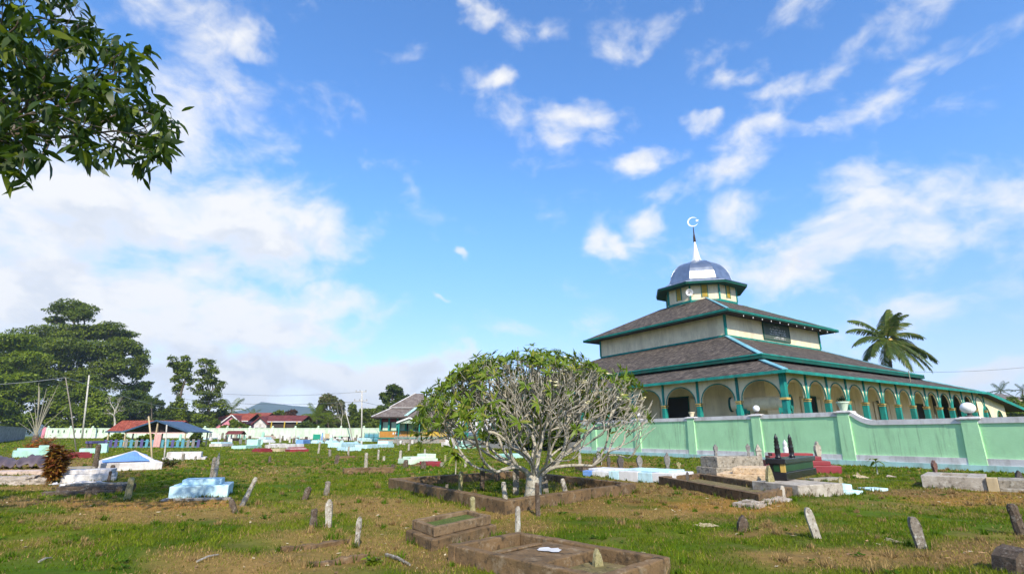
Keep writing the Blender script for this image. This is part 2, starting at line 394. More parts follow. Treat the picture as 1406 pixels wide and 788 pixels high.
M['mossplank'] = mat_stone('mossy_yellowed_wood', (0.36, 0.31, 0.16), (0.27, 0.25, 0.11), (0.12, 0.11, 0.05), (0.5, 0.46, 0.32), scale=9)
M['carved'] = mat_stone('carved_grey_stone', (0.26, 0.25, 0.24), (0.19, 0.18, 0.17), (0.07, 0.068, 0.065), (0.40, 0.39, 0.37), scale=8)
M['carvedark'] = mat_stone('carved_dark_stone', (0.075, 0.065, 0.06), (0.11, 0.095, 0.085), (0.035, 0.03, 0.03), (0.2, 0.18, 0.17), scale=8)
M['rubble'] = mat_stone('rubble_stone', (0.42, 0.36, 0.30), (0.34, 0.29, 0.24), (0.16, 0.13, 0.10), (0.55, 0.52, 0.47), scale=4)
M['pinkslab'] = mat_stone('pinkish_slab', (0.55, 0.43, 0.36), (0.48, 0.37, 0.30), (0.28, 0.21, 0.17), None, scale=3)
M['tarp'] = mat_paint('purple_grey_tarpaulin', (0.085, 0.065, 0.075), (0.12, 0.09, 0.10), rough=0.6, bump=0.4, bscale=6)
M['bark'] = mat_stone('brown_bark', (0.13, 0.10, 0.075), (0.09, 0.07, 0.05), (0.045, 0.035, 0.026), (0.24, 0.22, 0.19), scale=4)
M['greybark'] = mat_stone('pale_grey_bark', (0.43, 0.40, 0.33), (0.34, 0.31, 0.25), (0.17, 0.145, 0.11), (0.57, 0.55, 0.49), scale=7, bump=0.5)
M['deadwood'] = mat_stone('bleached_dead_wood', (0.34, 0.31, 0.23), (0.27, 0.25, 0.18), (0.15, 0.13, 0.09), None, scale=5)
M['pole'] = mat_stone('bleached_pole_wood', (0.55, 0.53, 0.48), (0.45, 0.42, 0.37), (0.26, 0.23, 0.19), None, scale=3)
M['wire'] = mat_paint('pale_cable', (0.35, 0.36, 0.36), rough=0.6)
M['wiredark'] = mat_paint('grey_cable', (0.10, 0.11, 0.12), rough=0.6)
M['pinkwall'] = mat_paint('pink_house_paint', (0.62, 0.23, 0.30), (0.55, 0.20, 0.27), dirt=(0.3, 0.15, 0.15), dirt_amt=0.4)
M['pink'] = mat_paint('faded_pink_cloth', (0.62, 0.36, 0.33), (0.52, 0.30, 0.28), rough=0.9)
M['bluepanel'] = mat_paint('blue_painted_slats', (0.07, 0.24, 0.33), (0.09, 0.30, 0.36), dirt=(0.1, 0.12, 0.13), dirt_amt=0.5)
M['redpaint'] = mat_paint('dark_red_paint', (0.25, 0.02, 0.025), (0.2, 0.02, 0.02), rough=0.6)
M['ochre'] = mat_paint('ochre_panel_paint', (0.42, 0.19, 0.025), (0.36, 0.16, 0.02), dirt=(0.2, 0.1, 0.03), dirt_amt=0.4, rough=0.7)
M['yellow'] = mat_paint('yellow_paint', (0.50, 0.34, 0.03), (0.40, 0.27, 0.03), rough=0.6)
M['greenboard'] = mat_paint('bright_green_board', (0.01, 0.26, 0.17), rough=0.6)
M['purple'] = mat_paint('purple_paint', (0.09, 0.08, 0.22), rough=0.7)
M['stoneband'] = mat_stone('stone_foundation', (0.36, 0.27, 0.21), (0.28, 0.26, 0.23), (0.13, 0.10, 0.08), (0.45, 0.38, 0.30), scale=1.2)
M['signgrey'] = mat_paint('grey_green_signboard', (0.085, 0.11, 0.085), (0.07, 0.09, 0.07), rough=0.6)
M['dome'] = mat_paint('polished_sheet_metal', (0.40, 0.43, 0.48), (0.30, 0.33, 0.38), rough=0.28, metal=0.85, bump=0.6, bscale=2.2)
M['silver'] = mat_paint('bright_silver_metal', (0.92, 0.92, 0.94), (0.9, 0.9, 0.9), rough=0.35, metal=0.4, bump=0.02)
M['terrace'] = mat_stone('porch_floor', (0.35, 0.33, 0.30), (0.30, 0.28, 0.26), (0.2, 0.19, 0.17), None, scale=1)
M['bulb'] = mat_paint('frosted_bulb', (0.85, 0.85, 0.85), rough=0.3, bump=0)
# ------------------------------------------------------------------ camera, sun, sky
cam = bpy.data.cameras.new('camera'); co = bpy.data.objects.new('camera', cam); C.objects.link(co); SC.camera = co
cam.sensor_width = 36; cam.lens = 36 * F / 1406; cam.clip_end = 20000; cam.clip_start = 0.05
co.location = (0, 0, EYE); co.rotation_euler = (math.pi / 2 + PITCH, 0, 0)
SUN_AZ = math.atan2(0.21, -0.978); SUN_EL = R(38)
sun = bpy.data.lights.new('sun', 'SUN'); sun.energy = 3.3; sun.angle = R(0.55); sun.color = (1.0, 0.91, 0.76)
so = bpy.data.objects.new('sun', sun); C.objects.link(so)
sd = Vector((math.sin(SUN_AZ) * math.cos(SUN_EL), math.cos(SUN_AZ) * math.cos(SUN_EL), math.sin(SUN_EL)))
so.rotation_euler = sd.to_track_quat('Z', 'Y').to_euler(); so.location = sd * 60
SC.view_settings.view_transform = 'Standard'; SC.view_settings.look = 'None'; SC.view_settings.gamma = 1.0
SC.view_settings.exposure = 1.0; SC.view_settings.use_curve_mapping = False
SC.cycles.max_bounces = 7; SC.cycles.transparent_max_bounces = 8; SC.cycles.volume_bounces = 0
SC.cycles.use_adaptive_sampling = True; SC.cycles.adaptive_threshold = 0.02
try: SC.cycles.use_denoising = True
except Exception: pass

W = bpy.data.worlds.new('World'); SC.world = W; W.use_nodes = True
def build_world():
    t = NT(W); out = t.n('ShaderNodeOutputWorld')
    sky = t.n('ShaderNodeTexSky', sky_type='NISHITA'); sky.sun_disc = False; sky.sun_elevation = SUN_EL; sky.sun_rotation = SUN_AZ
    sky.air_density = 1.0; sky.dust_density = 0.35; sky.ozone_density = 1.6
    hs = t.n('ShaderNodeHueSaturation', i_Saturation=1.18, i_Value=1.0); t.l(sky.outputs[0], hs.inputs['Color'])
    bg = t.n('ShaderNodeBackground', i_Strength=0.15); sk = t.n('ShaderNodeSeparateXYZ'); t.l(t.n('ShaderNodeTexCoord').outputs['Generated'], sk.inputs[0]); tint = t.mix(t.ramp(sk.outputs[2], 0.0, 0.45), (0.60, 0.535, 0.665), (0.70, 0.86, 1.02)); t.l(t.mix(1.0, hs.outputs[0], tint, 'MULTIPLY'), bg.inputs[0])
    tc = t.n('ShaderNodeTexCoord'); d = tc.outputs['Generated']
    sx = t.n('ShaderNodeSeparateXYZ'); t.l(d, sx.inputs[0])
    az = t.math('ARCTAN2', sx.outputs[0], sx.outputs[1]); el = t.math('ARCSINE', sx.outputs[2])
    ae = t.n('ShaderNodeCombineXYZ'); t.l(az, ae.inputs[0]); t.l(el, ae.inputs[1])
    # cloud banks as soft patches of sky direction: photo pixel, half-widths in degrees, tilt, weight
    blobs = [(150, 330, 17, 8, -18, 1.0), (20, 330, 16, 11, 0, 1.0), (330, 300, 11, 11, -35, .85), (430, 300, 9, 7, -30, .72), (300, 160, 9, 6, 40, .68), (240, 120, 10, 6, 20, .6),
             (80, 400, 22, 9, 0, 1.05), (330, 430, 13, 4.5, -8, .95), (300, 510, 19, 4.5, -2, 1.3), (520, 515, 11, 2.8, 0, 1.3), (420, 415, 9, 3, 10, .7), (640, 500, 6, 1.6, 6, .8), (230, 240, 12, 9, -30, .8),
             (790, 165, 5.6, 3.2, 5, .80), (905, 210, 3.8, 2.0, 0, .95), (962, 182, 2.6, 1.6, 10, .85), (995, 118, 4.4, 1.7, 8, .78), (880, 40, 8, 2.4, 12, .50), (1080, 28, 9, 3.2, 12, .58), (1110, 170, 10, 1.5, 8, .56),
             (1290, 92, 15, 1.9, 6, .62), (970, 250, 9, 2.0, 6, .58), (895, 310, 3.4, 2.6, 50, .56), (830, 330, 2.6, 3.2, 0, .54), (1240, 305, 19, 5.5, 10, .76), (1390, 280, 15, 5, 10, .82), (1100, 370, 10, 4.4, 8, .68), (1180, 240, 14, 2.2, 7, .56), (640, 360, 1.4, .7, 0, .85), (610, 415, 1.2, .6, 0, .75), (650, 10, 3.5, 1.6, 10, .7), (350, 65, 4.0, 1.8, -20, .68),
             (690, 105, 3, 1.0, -12, .55), (745, 40, 3, 2, 0, .5), (1380, 525, 10, 1.6, 0, .95), (200, 20, 10, 4, 20, .55), (1130, 90, 11, 1.6, 8, .52), (1300, 10, 9, 1.8, 6, .56), (1000, 300, 6, 4, 20, .5), (1300, 420, 18, 3.5, 8, .42),
             (-300, 300, 18, 14, 0, .9), (1800, 330, 18, 8, 0, .8), (-800, 400, 25, 12, 0, .9)]
    acc = None
    nz0 = t.n('ShaderNodeTexNoise', i_Scale=5.0, i_Detail=4.0, i_Roughness=0.6); t.l(d, nz0.inputs['Vector'])
    wv = t.n('ShaderNodeVectorMath'); wv.operation = 'MULTIPLY_ADD'; t.l(nz0.outputs['Color'], wv.inputs[0]); wv.inputs[1].default_value = (0.16, 0.16, 0); t.l(ae.outputs[0], wv.inputs[2])
    sh = t.n('ShaderNodeVectorMath'); sh.operation = 'SUBTRACT'; t.l(wv.outputs[0], sh.inputs[0]); sh.inputs[1].default_value = (0.08, 0.08, 0)
    back = [(150, 42, 26, 20), (215, 40, 28, 18), (180, 70, 30, 16), (100, 35, 18, 16), (262, 38, 18, 18)]   # unseen clouds added behind the camera for whiter fill light: azimuth, elevation, half-widths
    for (px, py, wx, wy, rot, wgt) in blobs + [(None, (a, e), w, h, 0, .95) for a, e, w, h in back]:
        v = ray(px, py).normalized() if px is not None else Vector((math.sin(R(py[0])) * math.cos(R(py[1])), math.cos(R(py[0])) * math.cos(R(py[1])), math.sin(R(py[1]))))
        mp = t.n('ShaderNodeMapping', vector_type='TEXTURE'); t.l(sh.outputs[0], mp.inputs[0])
        mp.inputs['Location'].default_value = (math.atan2(v.x, v.y), math.asin(v.z), 0)
        mp.inputs['Rotation'].default_value = (0, 0, R(rot)); mp.inputs['Scale'].default_value = (R(wx) * 1.25, R(wy) * 1.25, 1)
        ln = t.n('ShaderNodeVectorMath'); ln.operation = 'LENGTH'; t.l(mp.outputs[0], ln.inputs[0])
        mr = t.n('ShaderNodeMapRange', interpolation_type='SMOOTHERSTEP'); t.l(ln.outputs['Value'], mr.inputs[0])
        mr.inputs[1].default_value = 1.15; mr.inputs[2].default_value = 0.0; mr.inputs[3].default_value = 0; mr.inputs[4].default_value = wgt
        acc = mr.outputs[0] if acc is None else t.math('SMOOTH_MAX', acc, mr.outputs[0], 0.12)
    def cl(loc):
        mp = t.n('ShaderNodeMapping'); mp.inputs['Location'].default_value = loc; mp.inputs['Scale'].default_value = (1, 1, 1.55); t.l(d, mp.inputs[0])
        wn = t.n('ShaderNodeTexNoise', i_Scale=4.0, i_Detail=3.0); t.l(mp.outputs[0], wn.inputs['Vector'])
        ad = t.n('ShaderNodeVectorMath'); ad.operation = 'MULTIPLY_ADD'; t.l(wn.outputs['Color'], ad.inputs[0]); ad.inputs[1].default_value = (.14, .14, .14); t.l(mp.outputs[0], ad.inputs[2])
        nz = t.n('ShaderNodeTexNoise', i_Scale=7.5, i_Detail=11.0, i_Roughness=0.56, i_Lacunarity=2.1); t.l(ad.outputs[0], nz.inputs['Vector'])
        return nz.outputs[0]
    n1 = cl((0, 0, 0)); n2 = cl((0.02, -0.05, 0.055))
    dens = t.math('ADD', acc, t.math('MULTIPLY', t.math('SUBTRACT', n1, 0.5), 2.7))
    cov = t.ramp(dens, 0.16, 1.10)
    # body shade: thinner towards the light = brighter
    lit = t.ramp(t.math('SUBTRACT', n1, n2), -0.08, 0.10)
    thick = t.ramp(dens, 0.55, 1.25)
    ccol = t.mix(t.math('MULTIPLY', thick, t.math('SUBTRACT', 1.0, lit)), (1.0, 0.99, 0.97), (0.78, 0.815, 0.87))
    bc = t.n('ShaderNodeBackground', i_Strength=0.52); t.l(ccol, bc.inputs[0])
    up = t.ramp(sx.outputs[2], -0.02, 0.015)
    mx = t.n('ShaderNodeMixShader'); t.l(t.math('MULTIPLY', t.math('MULTIPLY', cov, 0.94), up), mx.inputs[0])
    t.l(bg.outputs[0], mx.inputs[1]); t.l(bc.outputs[0], mx.inputs[2]); t.l(mx.outputs[0], out.inputs[0])
build_world()

# ------------------------------------------------------------------ ground with worn, dry and green patches
PATCH = [  # photo position and half-size of bare or dry patches: (x, y, rx, ry, kind) kind 0 dead grass, 1 orange soil, 2 brown litter, 3 lush
    (230, 702, 230, 17, 0), (140, 694, 120, 7, 1), (280, 690, 70, 8, 1), (430, 648, 120, 8, 0), (330, 660, 60, 8, 0), (480, 692, 90, 14, 0), (430, 765, 110, 40, 0), (560, 705, 90, 22, 0),
    (600, 770, 70, 26, 2), (520, 745, 70, 22, 0), (880, 672, 150, 17, 2), (800, 695, 90, 13, 2), (1000, 694, 110, 13, 1), (900, 705, 90, 8, 0), (1340, 685, 120, 13, 1), (1260, 676, 80, 6, 2), (1230, 765, 320, 17, 2), (1370, 755, 100, 22, 2),
    (1075, 722, 70, 9, 0), (1130, 760, 160, 12, 0), (960, 712, 60, 6, 2), (1010, 730, 40, 7, 2), (60, 760, 70, 20, 0), (270, 772, 110, 20, 0), (30, 690, 50, 7, 2), (840, 640, 60, 8, 2), (1000, 655, 60, 10, 1),
    (70, 668, 80, 7, 0), (230, 640, 40, 6, 0), (60, 645, 140, 20, 0), (720, 720, 60, 12, 2), (680, 705, 60, 8, 0), (1010, 628, 50, 4, 2),
    (900, 755, 90, 18, 3), (1200, 712, 150, 14, 3), (100, 770, 120, 25, 3), (330, 670, 80, 10, 3), (500, 650, 150, 10, 3), (260, 655, 90, 8, 3), (560, 640, 100, 12, 3), (1290, 720, 120, 14, 3), (720, 690, 80, 8, 3), (970, 720, 80, 10, 3), (60, 700, 60, 6, 3)]
KCOL = np.array([(0.26, 0.165, 0.062), (0.33, 0.165, 0.045), (0.20, 0.118, 0.052), (0.06, 0.12, 0.008)])

def cover(x, y):
    """soil or turf colour and dryness at ground points"""
    P = np.stack([x, y, np.zeros_like(x)], 1); px, py = proj_np(P)
    infr = (y > 1.5)
    g = fbm(x * 0.7, y * 0.7, 21, 4); g2 = fbm(x * 3.1, y * 3.1, 31, 3); far = sstep(25, 70, y)
    ga = np.array((0.055, 0.095, 0.008)); gb = np.array((0.105, 0.135, 0.014)); gf = np.array((0.125, 0.18, 0.012))
    tt = sstep(0.35, 0.65, g)[:, None]
    col = ga * (1 - tt) + gb * tt
    col = col * (1 - far[:, None]) + (gf * (0.8 + 0.5 * (g[:, None] - .5))) * far[:, None]
    dry = sstep(0.60, 0.72, fbm(x * 0.45 + 40, y * 0.45, 41, 4)) * 0.42 * (1 - 0.7 * far)
    nz = (fbm(x * 1.1, y * 1.1, 51, 4) - 0.5) * 1.9 + (g2 - 0.5) * 0.9
    col = col * (1 - dry[:, None]) + KCOL[0] * dry[:, None]
    for (cx, cy, rx, ry, k) in PATCH:
        q = np.sqrt(((px - cx) / rx) ** 2 + ((py - cy) / ry) ** 2)
        w = sstep(1.25, 0.45, q + nz * 0.45) * infr
        w = w * (0.76 if k != 3 else 0.8)
        col = col * (1 - w[:, None]) + KCOL[k] * w[:, None]
        dry = np.maximum(dry, w) if k != 3 else dry * (1 - w)
    spec = sstep(0.58, 0.74, g2)[:, None] * 0.35
    col = col * (1 - spec) + np.array((0.14, 0.10, 0.05)) * spec
    return col, dry

def build_ground():
    rad = [0.0] + list(1.2 * 1.0165 ** np.arange(0, 475)); rad = np.array([r for r in rad if r < 2850])
    th = np.concatenate([np.linspace(-56, 56, 420), np.linspace(56, 304, 62)[1:-1]])
    th = np.radians(th); nr, nt = len(rad), len(th)
    rr, tt = np.meshgrid(rad[1:], th, indexing='ij')
    X = np.concatenate([[0], (rr * np.sin(tt)).ravel()]); Y = np.concatenate([[0], (rr * np.cos(tt)).ravel()])
    Z = gz_np(X, Y); V = np.stack([X, Y, Z], 1)
    i = np.arange(nr - 2)[:, None] * nt + 1; k = np.arange(nt)[None, :]; k2 = (k + 1) % nt
    Fq = np.stack([(i + k), (i + k2), (i + nt + k2), (i + nt + k)], -1).reshape(-1, 4)[:, ::-1]
    col, dry = cover(X, Y)
    o = np_mesh('ground', V, Fq, mat_attr('turf_and_soil'), cols=col, smooth=True)
    # close the middle
    me = o.data
    bm = bmesh.new(); bm.from_mesh(me); bm.verts.ensure_lookup_table()
    for q in range(nt): bm.faces.new((bm.verts[0], bm.verts[1 + (q + 1) % nt], bm.verts[1 + q]))
    bmesh.ops.recalc_face_normals(bm, faces=bm.faces)
    bm.faces.ensure_lookup_table()
    if bm.faces[0].normal.z < 0: bmesh.ops.reverse_faces(bm, faces=bm.faces)
    bm.to_mesh(me); bm.free()
    me.polygons.foreach_set('use_smooth', [True] * len(me.polygons))
    tag(o, 'worn cemetery lawn of green turf with bare brown patches', 'ground', kind='structure')
build_ground()

STAKES = []   # feet of the grave markers
NOGRASS = []   # (x, y, cos, sin, half length, half width): footprints of tombs, filled in as they are built
def keepout(x, y, rz, hx, hy): NOGRASS.append((x, y, math.cos(rz), math.sin(rz), hx, hy))

def build_grass():
    Vs = []; Cs = []
    for (y0, y1, dens, h0, w0) in ((4.6, 9.5, 2100, 0.040, 0.006), (9.5, 18, 650, 0.05, 0.010), (18, 42, 80, 0.06, 0.028), (42, 105, 9, 0.09, 0.10)):
        n = int(dens * 1.22 * (y1 ** 2 - y0 ** 2))
        Y = np.sqrt(RNG.random(n) * (y1 ** 2 - y0 ** 2) + y0 ** 2); X = (RNG.random(n) * 2 - 1) * 1.22 * Y
        col, dry = cover(X, Y)
        clump = fbm(X * 2.3, Y * 2.3, 77, 3)
        keep = RNG.random(n) < (1 - 0.55 * dry) * sstep(0.30, 0.62, clump + 0.06 + .1 * dry)
        for (cx, cy, c, s, hx, hy) in NOGRASS:
            dx = X - cx; dy = Y - cy
            keep &= ~((np.abs(dx * c + dy * s) < hx - .012) & (np.abs(-dx * s + dy * c) < hy - .012))
        X, Y, col, dry, clump = X[keep], Y[keep], col[keep], dry[keep], clump[keep]; n = len(X)
        h = h0 * (0.45 + RNG.random(n) * 0.8) * (0.6 + 0.9 * clump) * (1 - 0.35 * dry); w = w0 * (0.7 + 0.6 * RNG.random(n))
        a = RNG.random(n) * 2 * np.pi; Z = gz_np(X, Y) - 0.006
        b = np.stack([X, Y, Z], 1); s = np.stack([np.cos(a), np.sin(a), np.zeros(n)], 1) * w[:, None]
        la = RNG.random(n) * 2 * np.pi; ln = (0.15 + RNG.random(n) * 0.75) * h
        tip = b + np.stack([np.cos(la) * ln, np.sin(la) * ln, h], 1)
        tri = np.stack([b - s, b + s, tip], 1).reshape(-1, 3); Vs.append(tri)
        straw = (RNG.random(n) < 0.07 + 0.80 * dry)[:, None]
        j = (0.7 + 0.75 * RNG.random((n, 1)))
        gc = np.array((0.078, 0.125, 0.007)) * (1 - sstep(.4, .65, clump))[:, None] + np.array((0.155, 0.190, 0.014)) * sstep(.4, .65, clump)[:, None]
        cc = np.where(straw, np.array((0.30, 0.205, 0.082)), gc * 0.75 + col * 0.35) * j
        Cs.append(np.repeat(cc, 3, 0))
    # loose taller tussocks, green and straw
    n = 2200; Y = np.sqrt(RNG.random(n) * (30 ** 2 - 4.8 ** 2) + 4.8 ** 2); X = (RNG.random(n) * 2 - 1) * 1.05 * Y; col, dry = cover(X, Y)
    ok = np.ones(n, bool)
    for (cx, cy, c, s, hx, hy) in NOGRASS: ok &= ~((np.abs((X - cx) * c + (Y - cy) * s) < hx) & (np.abs(-(X - cx) * s + (Y - cy) * c) < hy))
    X, Y, dry = X[ok], Y[ok], dry[ok]; n = len(X); k = 34; rep = np.repeat(np.arange(n), k); m = n * k; sz = (0.06 + 0.09 * RNG.random(n) ** 2)[rep]
    a = RNG.random(m) * 2 * np.pi; e = RNG.random(m) ** .7; bx = X[rep] + RNG.normal(0, .25, m) * sz; by = Y[rep] + RNG.normal(0, .25, m) * sz
    b = np.stack([bx, by, gz_np(bx, by) - .006], 1); w = 0.0035 + 0.003 * RNG.random(m) + .0004 * Y[rep]; s = np.stack([-np.sin(a), np.cos(a), 0 * a], 1) * w[:, None]
    tip = b + np.stack([np.cos(a) * e * sz * .9, np.sin(a) * e * sz * .9, sz * (1.05 - .6 * e)], 1)
    Vs.append(np.stack([b - s, b + s, tip], 1).reshape(-1, 3)); st = (RNG.random(n) < .3 + .6 * dry)[rep][:, None]
    Cs.append(np.repeat(np.where(st, np.array((0.33, 0.225, 0.095)), np.array((0.085, 0.16, 0.010))) * (.65 + .7 * RNG.random((m, 1))), 3, 0))
    # longer grass left standing against stones, kerbs and stakes
    pts = []
    for (cx, cy, c, s_, hx, hy) in NOGRASS:
        per = int((hx + hy) * 4 * 9)
        for _ in range(min(per, 160)):
            u = RNG.uniform(-1, 1); side = RNG.integers(4); lx, ly = ((u * hx, hy + .02), (u * hx, -hy - .02), (hx + .02, u * hy), (-hx - .02, u * hy))[side]
            pts.append((cx + lx * c - ly * s_, cy + lx * s_ + ly * c))
    for (x, y, w) in STAKES:
        for _ in range(5):
            a = RNG.random() * 6.28; pts.append((x + math.cos(a) * (w * .6 + .015), y + math.sin(a) * (w * .6 + .015)))
    pts = np.array([p for p in pts if p[1] < 40 and fbm(np.array([p[0] * 1.3]), np.array([p[1] * 1.3]), 66, 3)[0] > .42])
    n = len(pts); k = 9; rep = np.repeat(np.arange(n), k); m = n * k; X, Y = pts[rep, 0] + RNG.normal(0, .018, m), pts[rep, 1] + RNG.normal(0, .018, m)
    h = 0.045 + .085 * RNG.random(m) ** 1.6; a = RNG.random(m) * 6.28; w = .003 + .003 * RNG.random(m) + .0004 * Y
    b = np.stack([X, Y, gz_np(X, Y) - .006], 1); s = np.stack([-np.sin(a), np.cos(a), 0 * a], 1) * w[:, None]; tip = b + np.stack([np.cos(a) * h * .5, np.sin(a) * h * .5, h], 1)
    Vs.append(np.stack([b - s, b + s, tip], 1).reshape(-1, 3)); st = (RNG.random(m) < .3)[:, None]
    Cs.append(np.repeat(np.where(st, np.array((0.33, 0.225, 0.095)), np.array((0.075, 0.135, 0.009))) * (.65 + .7 * RNG.random((m, 1))), 3, 0))
    # low broad-leaved weeds
    n = 900; Y = np.sqrt(RNG.random(n) * (22 ** 2 - 4.8 ** 2) + 4.8 ** 2); X = (RNG.random(n) * 2 - 1) * 1.05 * Y; ok = fbm(X * .9, Y * .9, 88, 3) > .54; X, Y = X[ok], Y[ok]; n = len(X)
    k = 12; rep = np.repeat(np.arange(n), k); m = n * k; L = (.02 + .035 * RNG.random(n))[rep]; a = RNG.random(m) * 6.28; e = .2 + .8 * RNG.random(m)
    bx = X[rep] + RNG.normal(0, .03, m); by = Y[rep] + RNG.normal(0, .03, m); b = np.stack([bx, by, gz_np(bx, by) + .012], 1)
    d = np.stack([np.cos(a), np.sin(a), e * .7], 1) * L[:, None]; s = np.stack([-np.sin(a), np.cos(a), 0 * a], 1) * (L * .42)[:, None]
    Vs.append(np.stack([b, b + d * .6 + s, b + d], 1).reshape(-1, 3)); Vs.append(np.stack([b, b + d, b + d * .6 - s], 1).reshape(-1, 3)); cw = np.array((0.055, 0.12, 0.012)) * (.7 + .6 * RNG.random((m, 1))); Cs += [np.repeat(cw, 3, 0), np.repeat(cw, 3, 0)]
    V = np.concatenate(Vs); Cc = np.concatenate(Cs)
    o = np_mesh('grass', V, np.arange(len(V)).reshape(-1, 3), mat_attr('grass_blades', 1.0, False, 0.35), cols=Cc)
    tag(o, 'short tufted grass growing over the cemetery ground', 'grass', kind='stuff')
    print('grass blades', len(V) // 3)

def build_litter():
    Vs = []; Cs = []
    n = 26000
    Y = np.sqrt(RNG.random(n) * (24 ** 2 - 4.6 ** 2) + 4.6 ** 2); X = (RNG.random(n) * 2 - 1) * 1.05 * Y
    col, dry = cover(X, Y); keep = RNG.random(n) < 0.05 + 0.85 * dry ** 1.5
    X, Y = X[keep], Y[keep]; n = len(X); Z = gz_np(X, Y) + 0.004
    L = 0.012 + 0.040 * RNG.random(n) ** 2.5; a = RNG.random(n) * 2 * np.pi; tz = (RNG.random(n) - 0.3) * 0.5 * L
    d = np.stack([np.cos(a) * L, np.sin(a) * L, tz], 1); s = np.stack([-np.sin(a), np.cos(a), (RNG.random(n) - .5) * .6], 1) * (L * (0.28 + .2 * RNG.random(n)))[:, None]
    b = np.stack([X, Y, Z + 0.012 * RNG.random(n)], 1)
    V = np.stack([b - d, b + s, b + d, b - s], 1).reshape(-1, 3)
    k = RNG.random(n)[:, None]
    cc = np.where(k < 0.5, np.array((0.30, 0.19, 0.09)), np.where(k < 0.8, np.array((0.18, 0.11, 0.06)), np.array((0.5, 0.42, 0.28)))) * (0.7 + .6 * RNG.random((n, 1)))
    o = np_mesh('leaf_litter', V, np.arange(n * 4).reshape(-1, 4), mat_attr('dry_leaf_litter', 0.8, False), cols=np.repeat(cc, 4, 0))
    tag(o, 'dry fallen leaves and twigs littering the bare soil', 'leaf litter', kind='stuff')

# ------------------------------------------------------------------ far hills and the air
def build_hills():
    n = 260; V = []; 
    for ring, (Rr, hs) in enumerate(((1500, 0.02), (1900, 0.5), (2300, 1.0), (2700, 0.7))):
        for k in range(n):
            a = 2 * math.pi * k / n
            deg = math.degrees((a + math.pi) % (2 * math.pi) - math.pi)
            h = 22 + 30 * float(fbm(np.array([a * 9.0]), np.array([3.3]), 91, 4)[0])
            h += 84 * math.exp(-abs((deg + 22.4) / 4.7) ** 3) + 40 * math.exp(-((deg + 31) / 4) ** 2)
            if deg > -12 and deg < 70: h *= 0.55
            rr = Rr * (1 + 0.02 * math.sin(k * 1.7 + ring))
            j = float(fbm(np.array([k * 0.8]), np.array([ring * 7.1]), 93, 3)[0])
            V.append((rr * math.sin(a), rr * math.cos(a), -0.5 + h * hs * (0.74 + 0.52 * j)))
    V = np.array(V); i = (np.arange(3) * n)[:, None]; k = np.arange(n)[None]; k2 = (k + 1) % n
    Fq = np.stack([i + k, i + k2, i + n + k2, i + n + k], -1).reshape(-1, 4)
    m = mat_stone('forested_hillside', (0.03, 0.06, 0.03), (0.045, 0.075, 0.04), (0.02, 0.035, 0.02), (0.10, 0.12, 0.08), scale=0.006, bump=0.3, light_amt=0.5)
    o = np_mesh('hills', V, Fq, m, smooth=True); tag(o, 'blue forested hills along the horizon', 'hills', kind='structure')
build_hills()

def build_haze():
    m, t = newmat('pale_air'); out = t.n('ShaderNodeOutputMaterial'); v = t.n('ShaderNodeVolumePrincipled')
    v.inputs['Color'].default_value = (0.62, 0.80, 1.0, 1); v.inputs['Density'].default_value = 0.00025; v.inputs['Anisotropy'].default_value = 0.1
    t.l(v.outputs[0], out.inputs['Volume'])
    o = MB().box(-3000, 3000, -3000, 3000, -1.5, 190).build('haze', m); tag(o, 'thin pale haze over the distant hills', 'haze', kind='stuff')
build_haze()
# ------------------------------------------------------------------ the mosque (local x runs along the right face, local y along the left face, origin under the front corner of the upper storey)
YAW = 0.5697; K = 1.3
MQ = thing('mosque', 'cream and teal mosque with tiered shingle roofs and a silver dome', 'mosque', (13.993 * K, 34 * K, 0), YAW)
MQM = Matrix.Translation((13.993 * K, 34 * K, 0)) @ Matrix.Rotation(YAW, 4, 'Z'); MQI = MQM.inverted()
SA, SB = 12.086 * K, 11.419 * K
ZB, ZU, ZM, ZL = EYE + 6.254 * K, EYE + 7.708 * K, EYE + 3.688 * K, EYE + 2.635 * K
O2, OM, OB, OMR, OBR = 0.996 * K, 6.076 * K, 8.672 * K, 0.487 * K, 2.321 * K
OP = 8.2 * K; FL = 0.7

def mq_plane(px, py, axis, val):
    """where the line of sight of a photo pixel meets local plane x=val (axis 0) or y=val (axis 1)"""
    o = MQI @ Vector((0, 0, EYE)); d = MQI.to_3x3() @ ray(px, py)
    t = (val - o[axis]) / d[axis]; return o + d * t

def slope(mb, p0, p1, p2, p3, th=0.10):
    """roof plane p0-p1 along the eave, p3-p2 along the top, with UVs in metres and a real thickness"""
    p = [Vector(q) for q in (p0, p1, p2, p3)]
    u = (p[1] - p[0]).normalized(); n = u.cross(p[3] - p[0] if (p[3] - p[0]).length > 1e-4 else p[2] - p[1]).normalized(); w = n.cross(u)
    uv = [((q - p[0]).dot(u) + 0.01, (q - p[0]).dot(w) + 0.01) for q in p]
    mb.face(p, uv); dn = Vector((0, 0, -th)); q = [a + dn for a in p]
    mb.face(q[::-1])
    for i in range(4):
        j = (i + 1) % 4
        if (p[i] - p[j]).length > 1e-4: mb.face([p[i], q[i], q[j], p[j]])
    return mb

def ring_roof(name, mat, parent, inner, outer, zi, zo, th=0.1):
    """four slopes between an inner and an outer rectangle (x0, x1, y0, y1)"""
    a, b, c, d = inner; A, B_, C_, D = outer; mb = MB()
    I = [(a, c, zi), (b, c, zi), (b, d, zi), (a, d, zi)]; O = [(A, C_, zo), (B_, C_, zo), (B_, D, zo), (A, D, zo)]
    for k in range(4):
        j = (k + 1) % 4; slope(mb, O[k], O[j], I[j], I[k], th)
    o = mb.build(name, mat, parent); return o, I, O

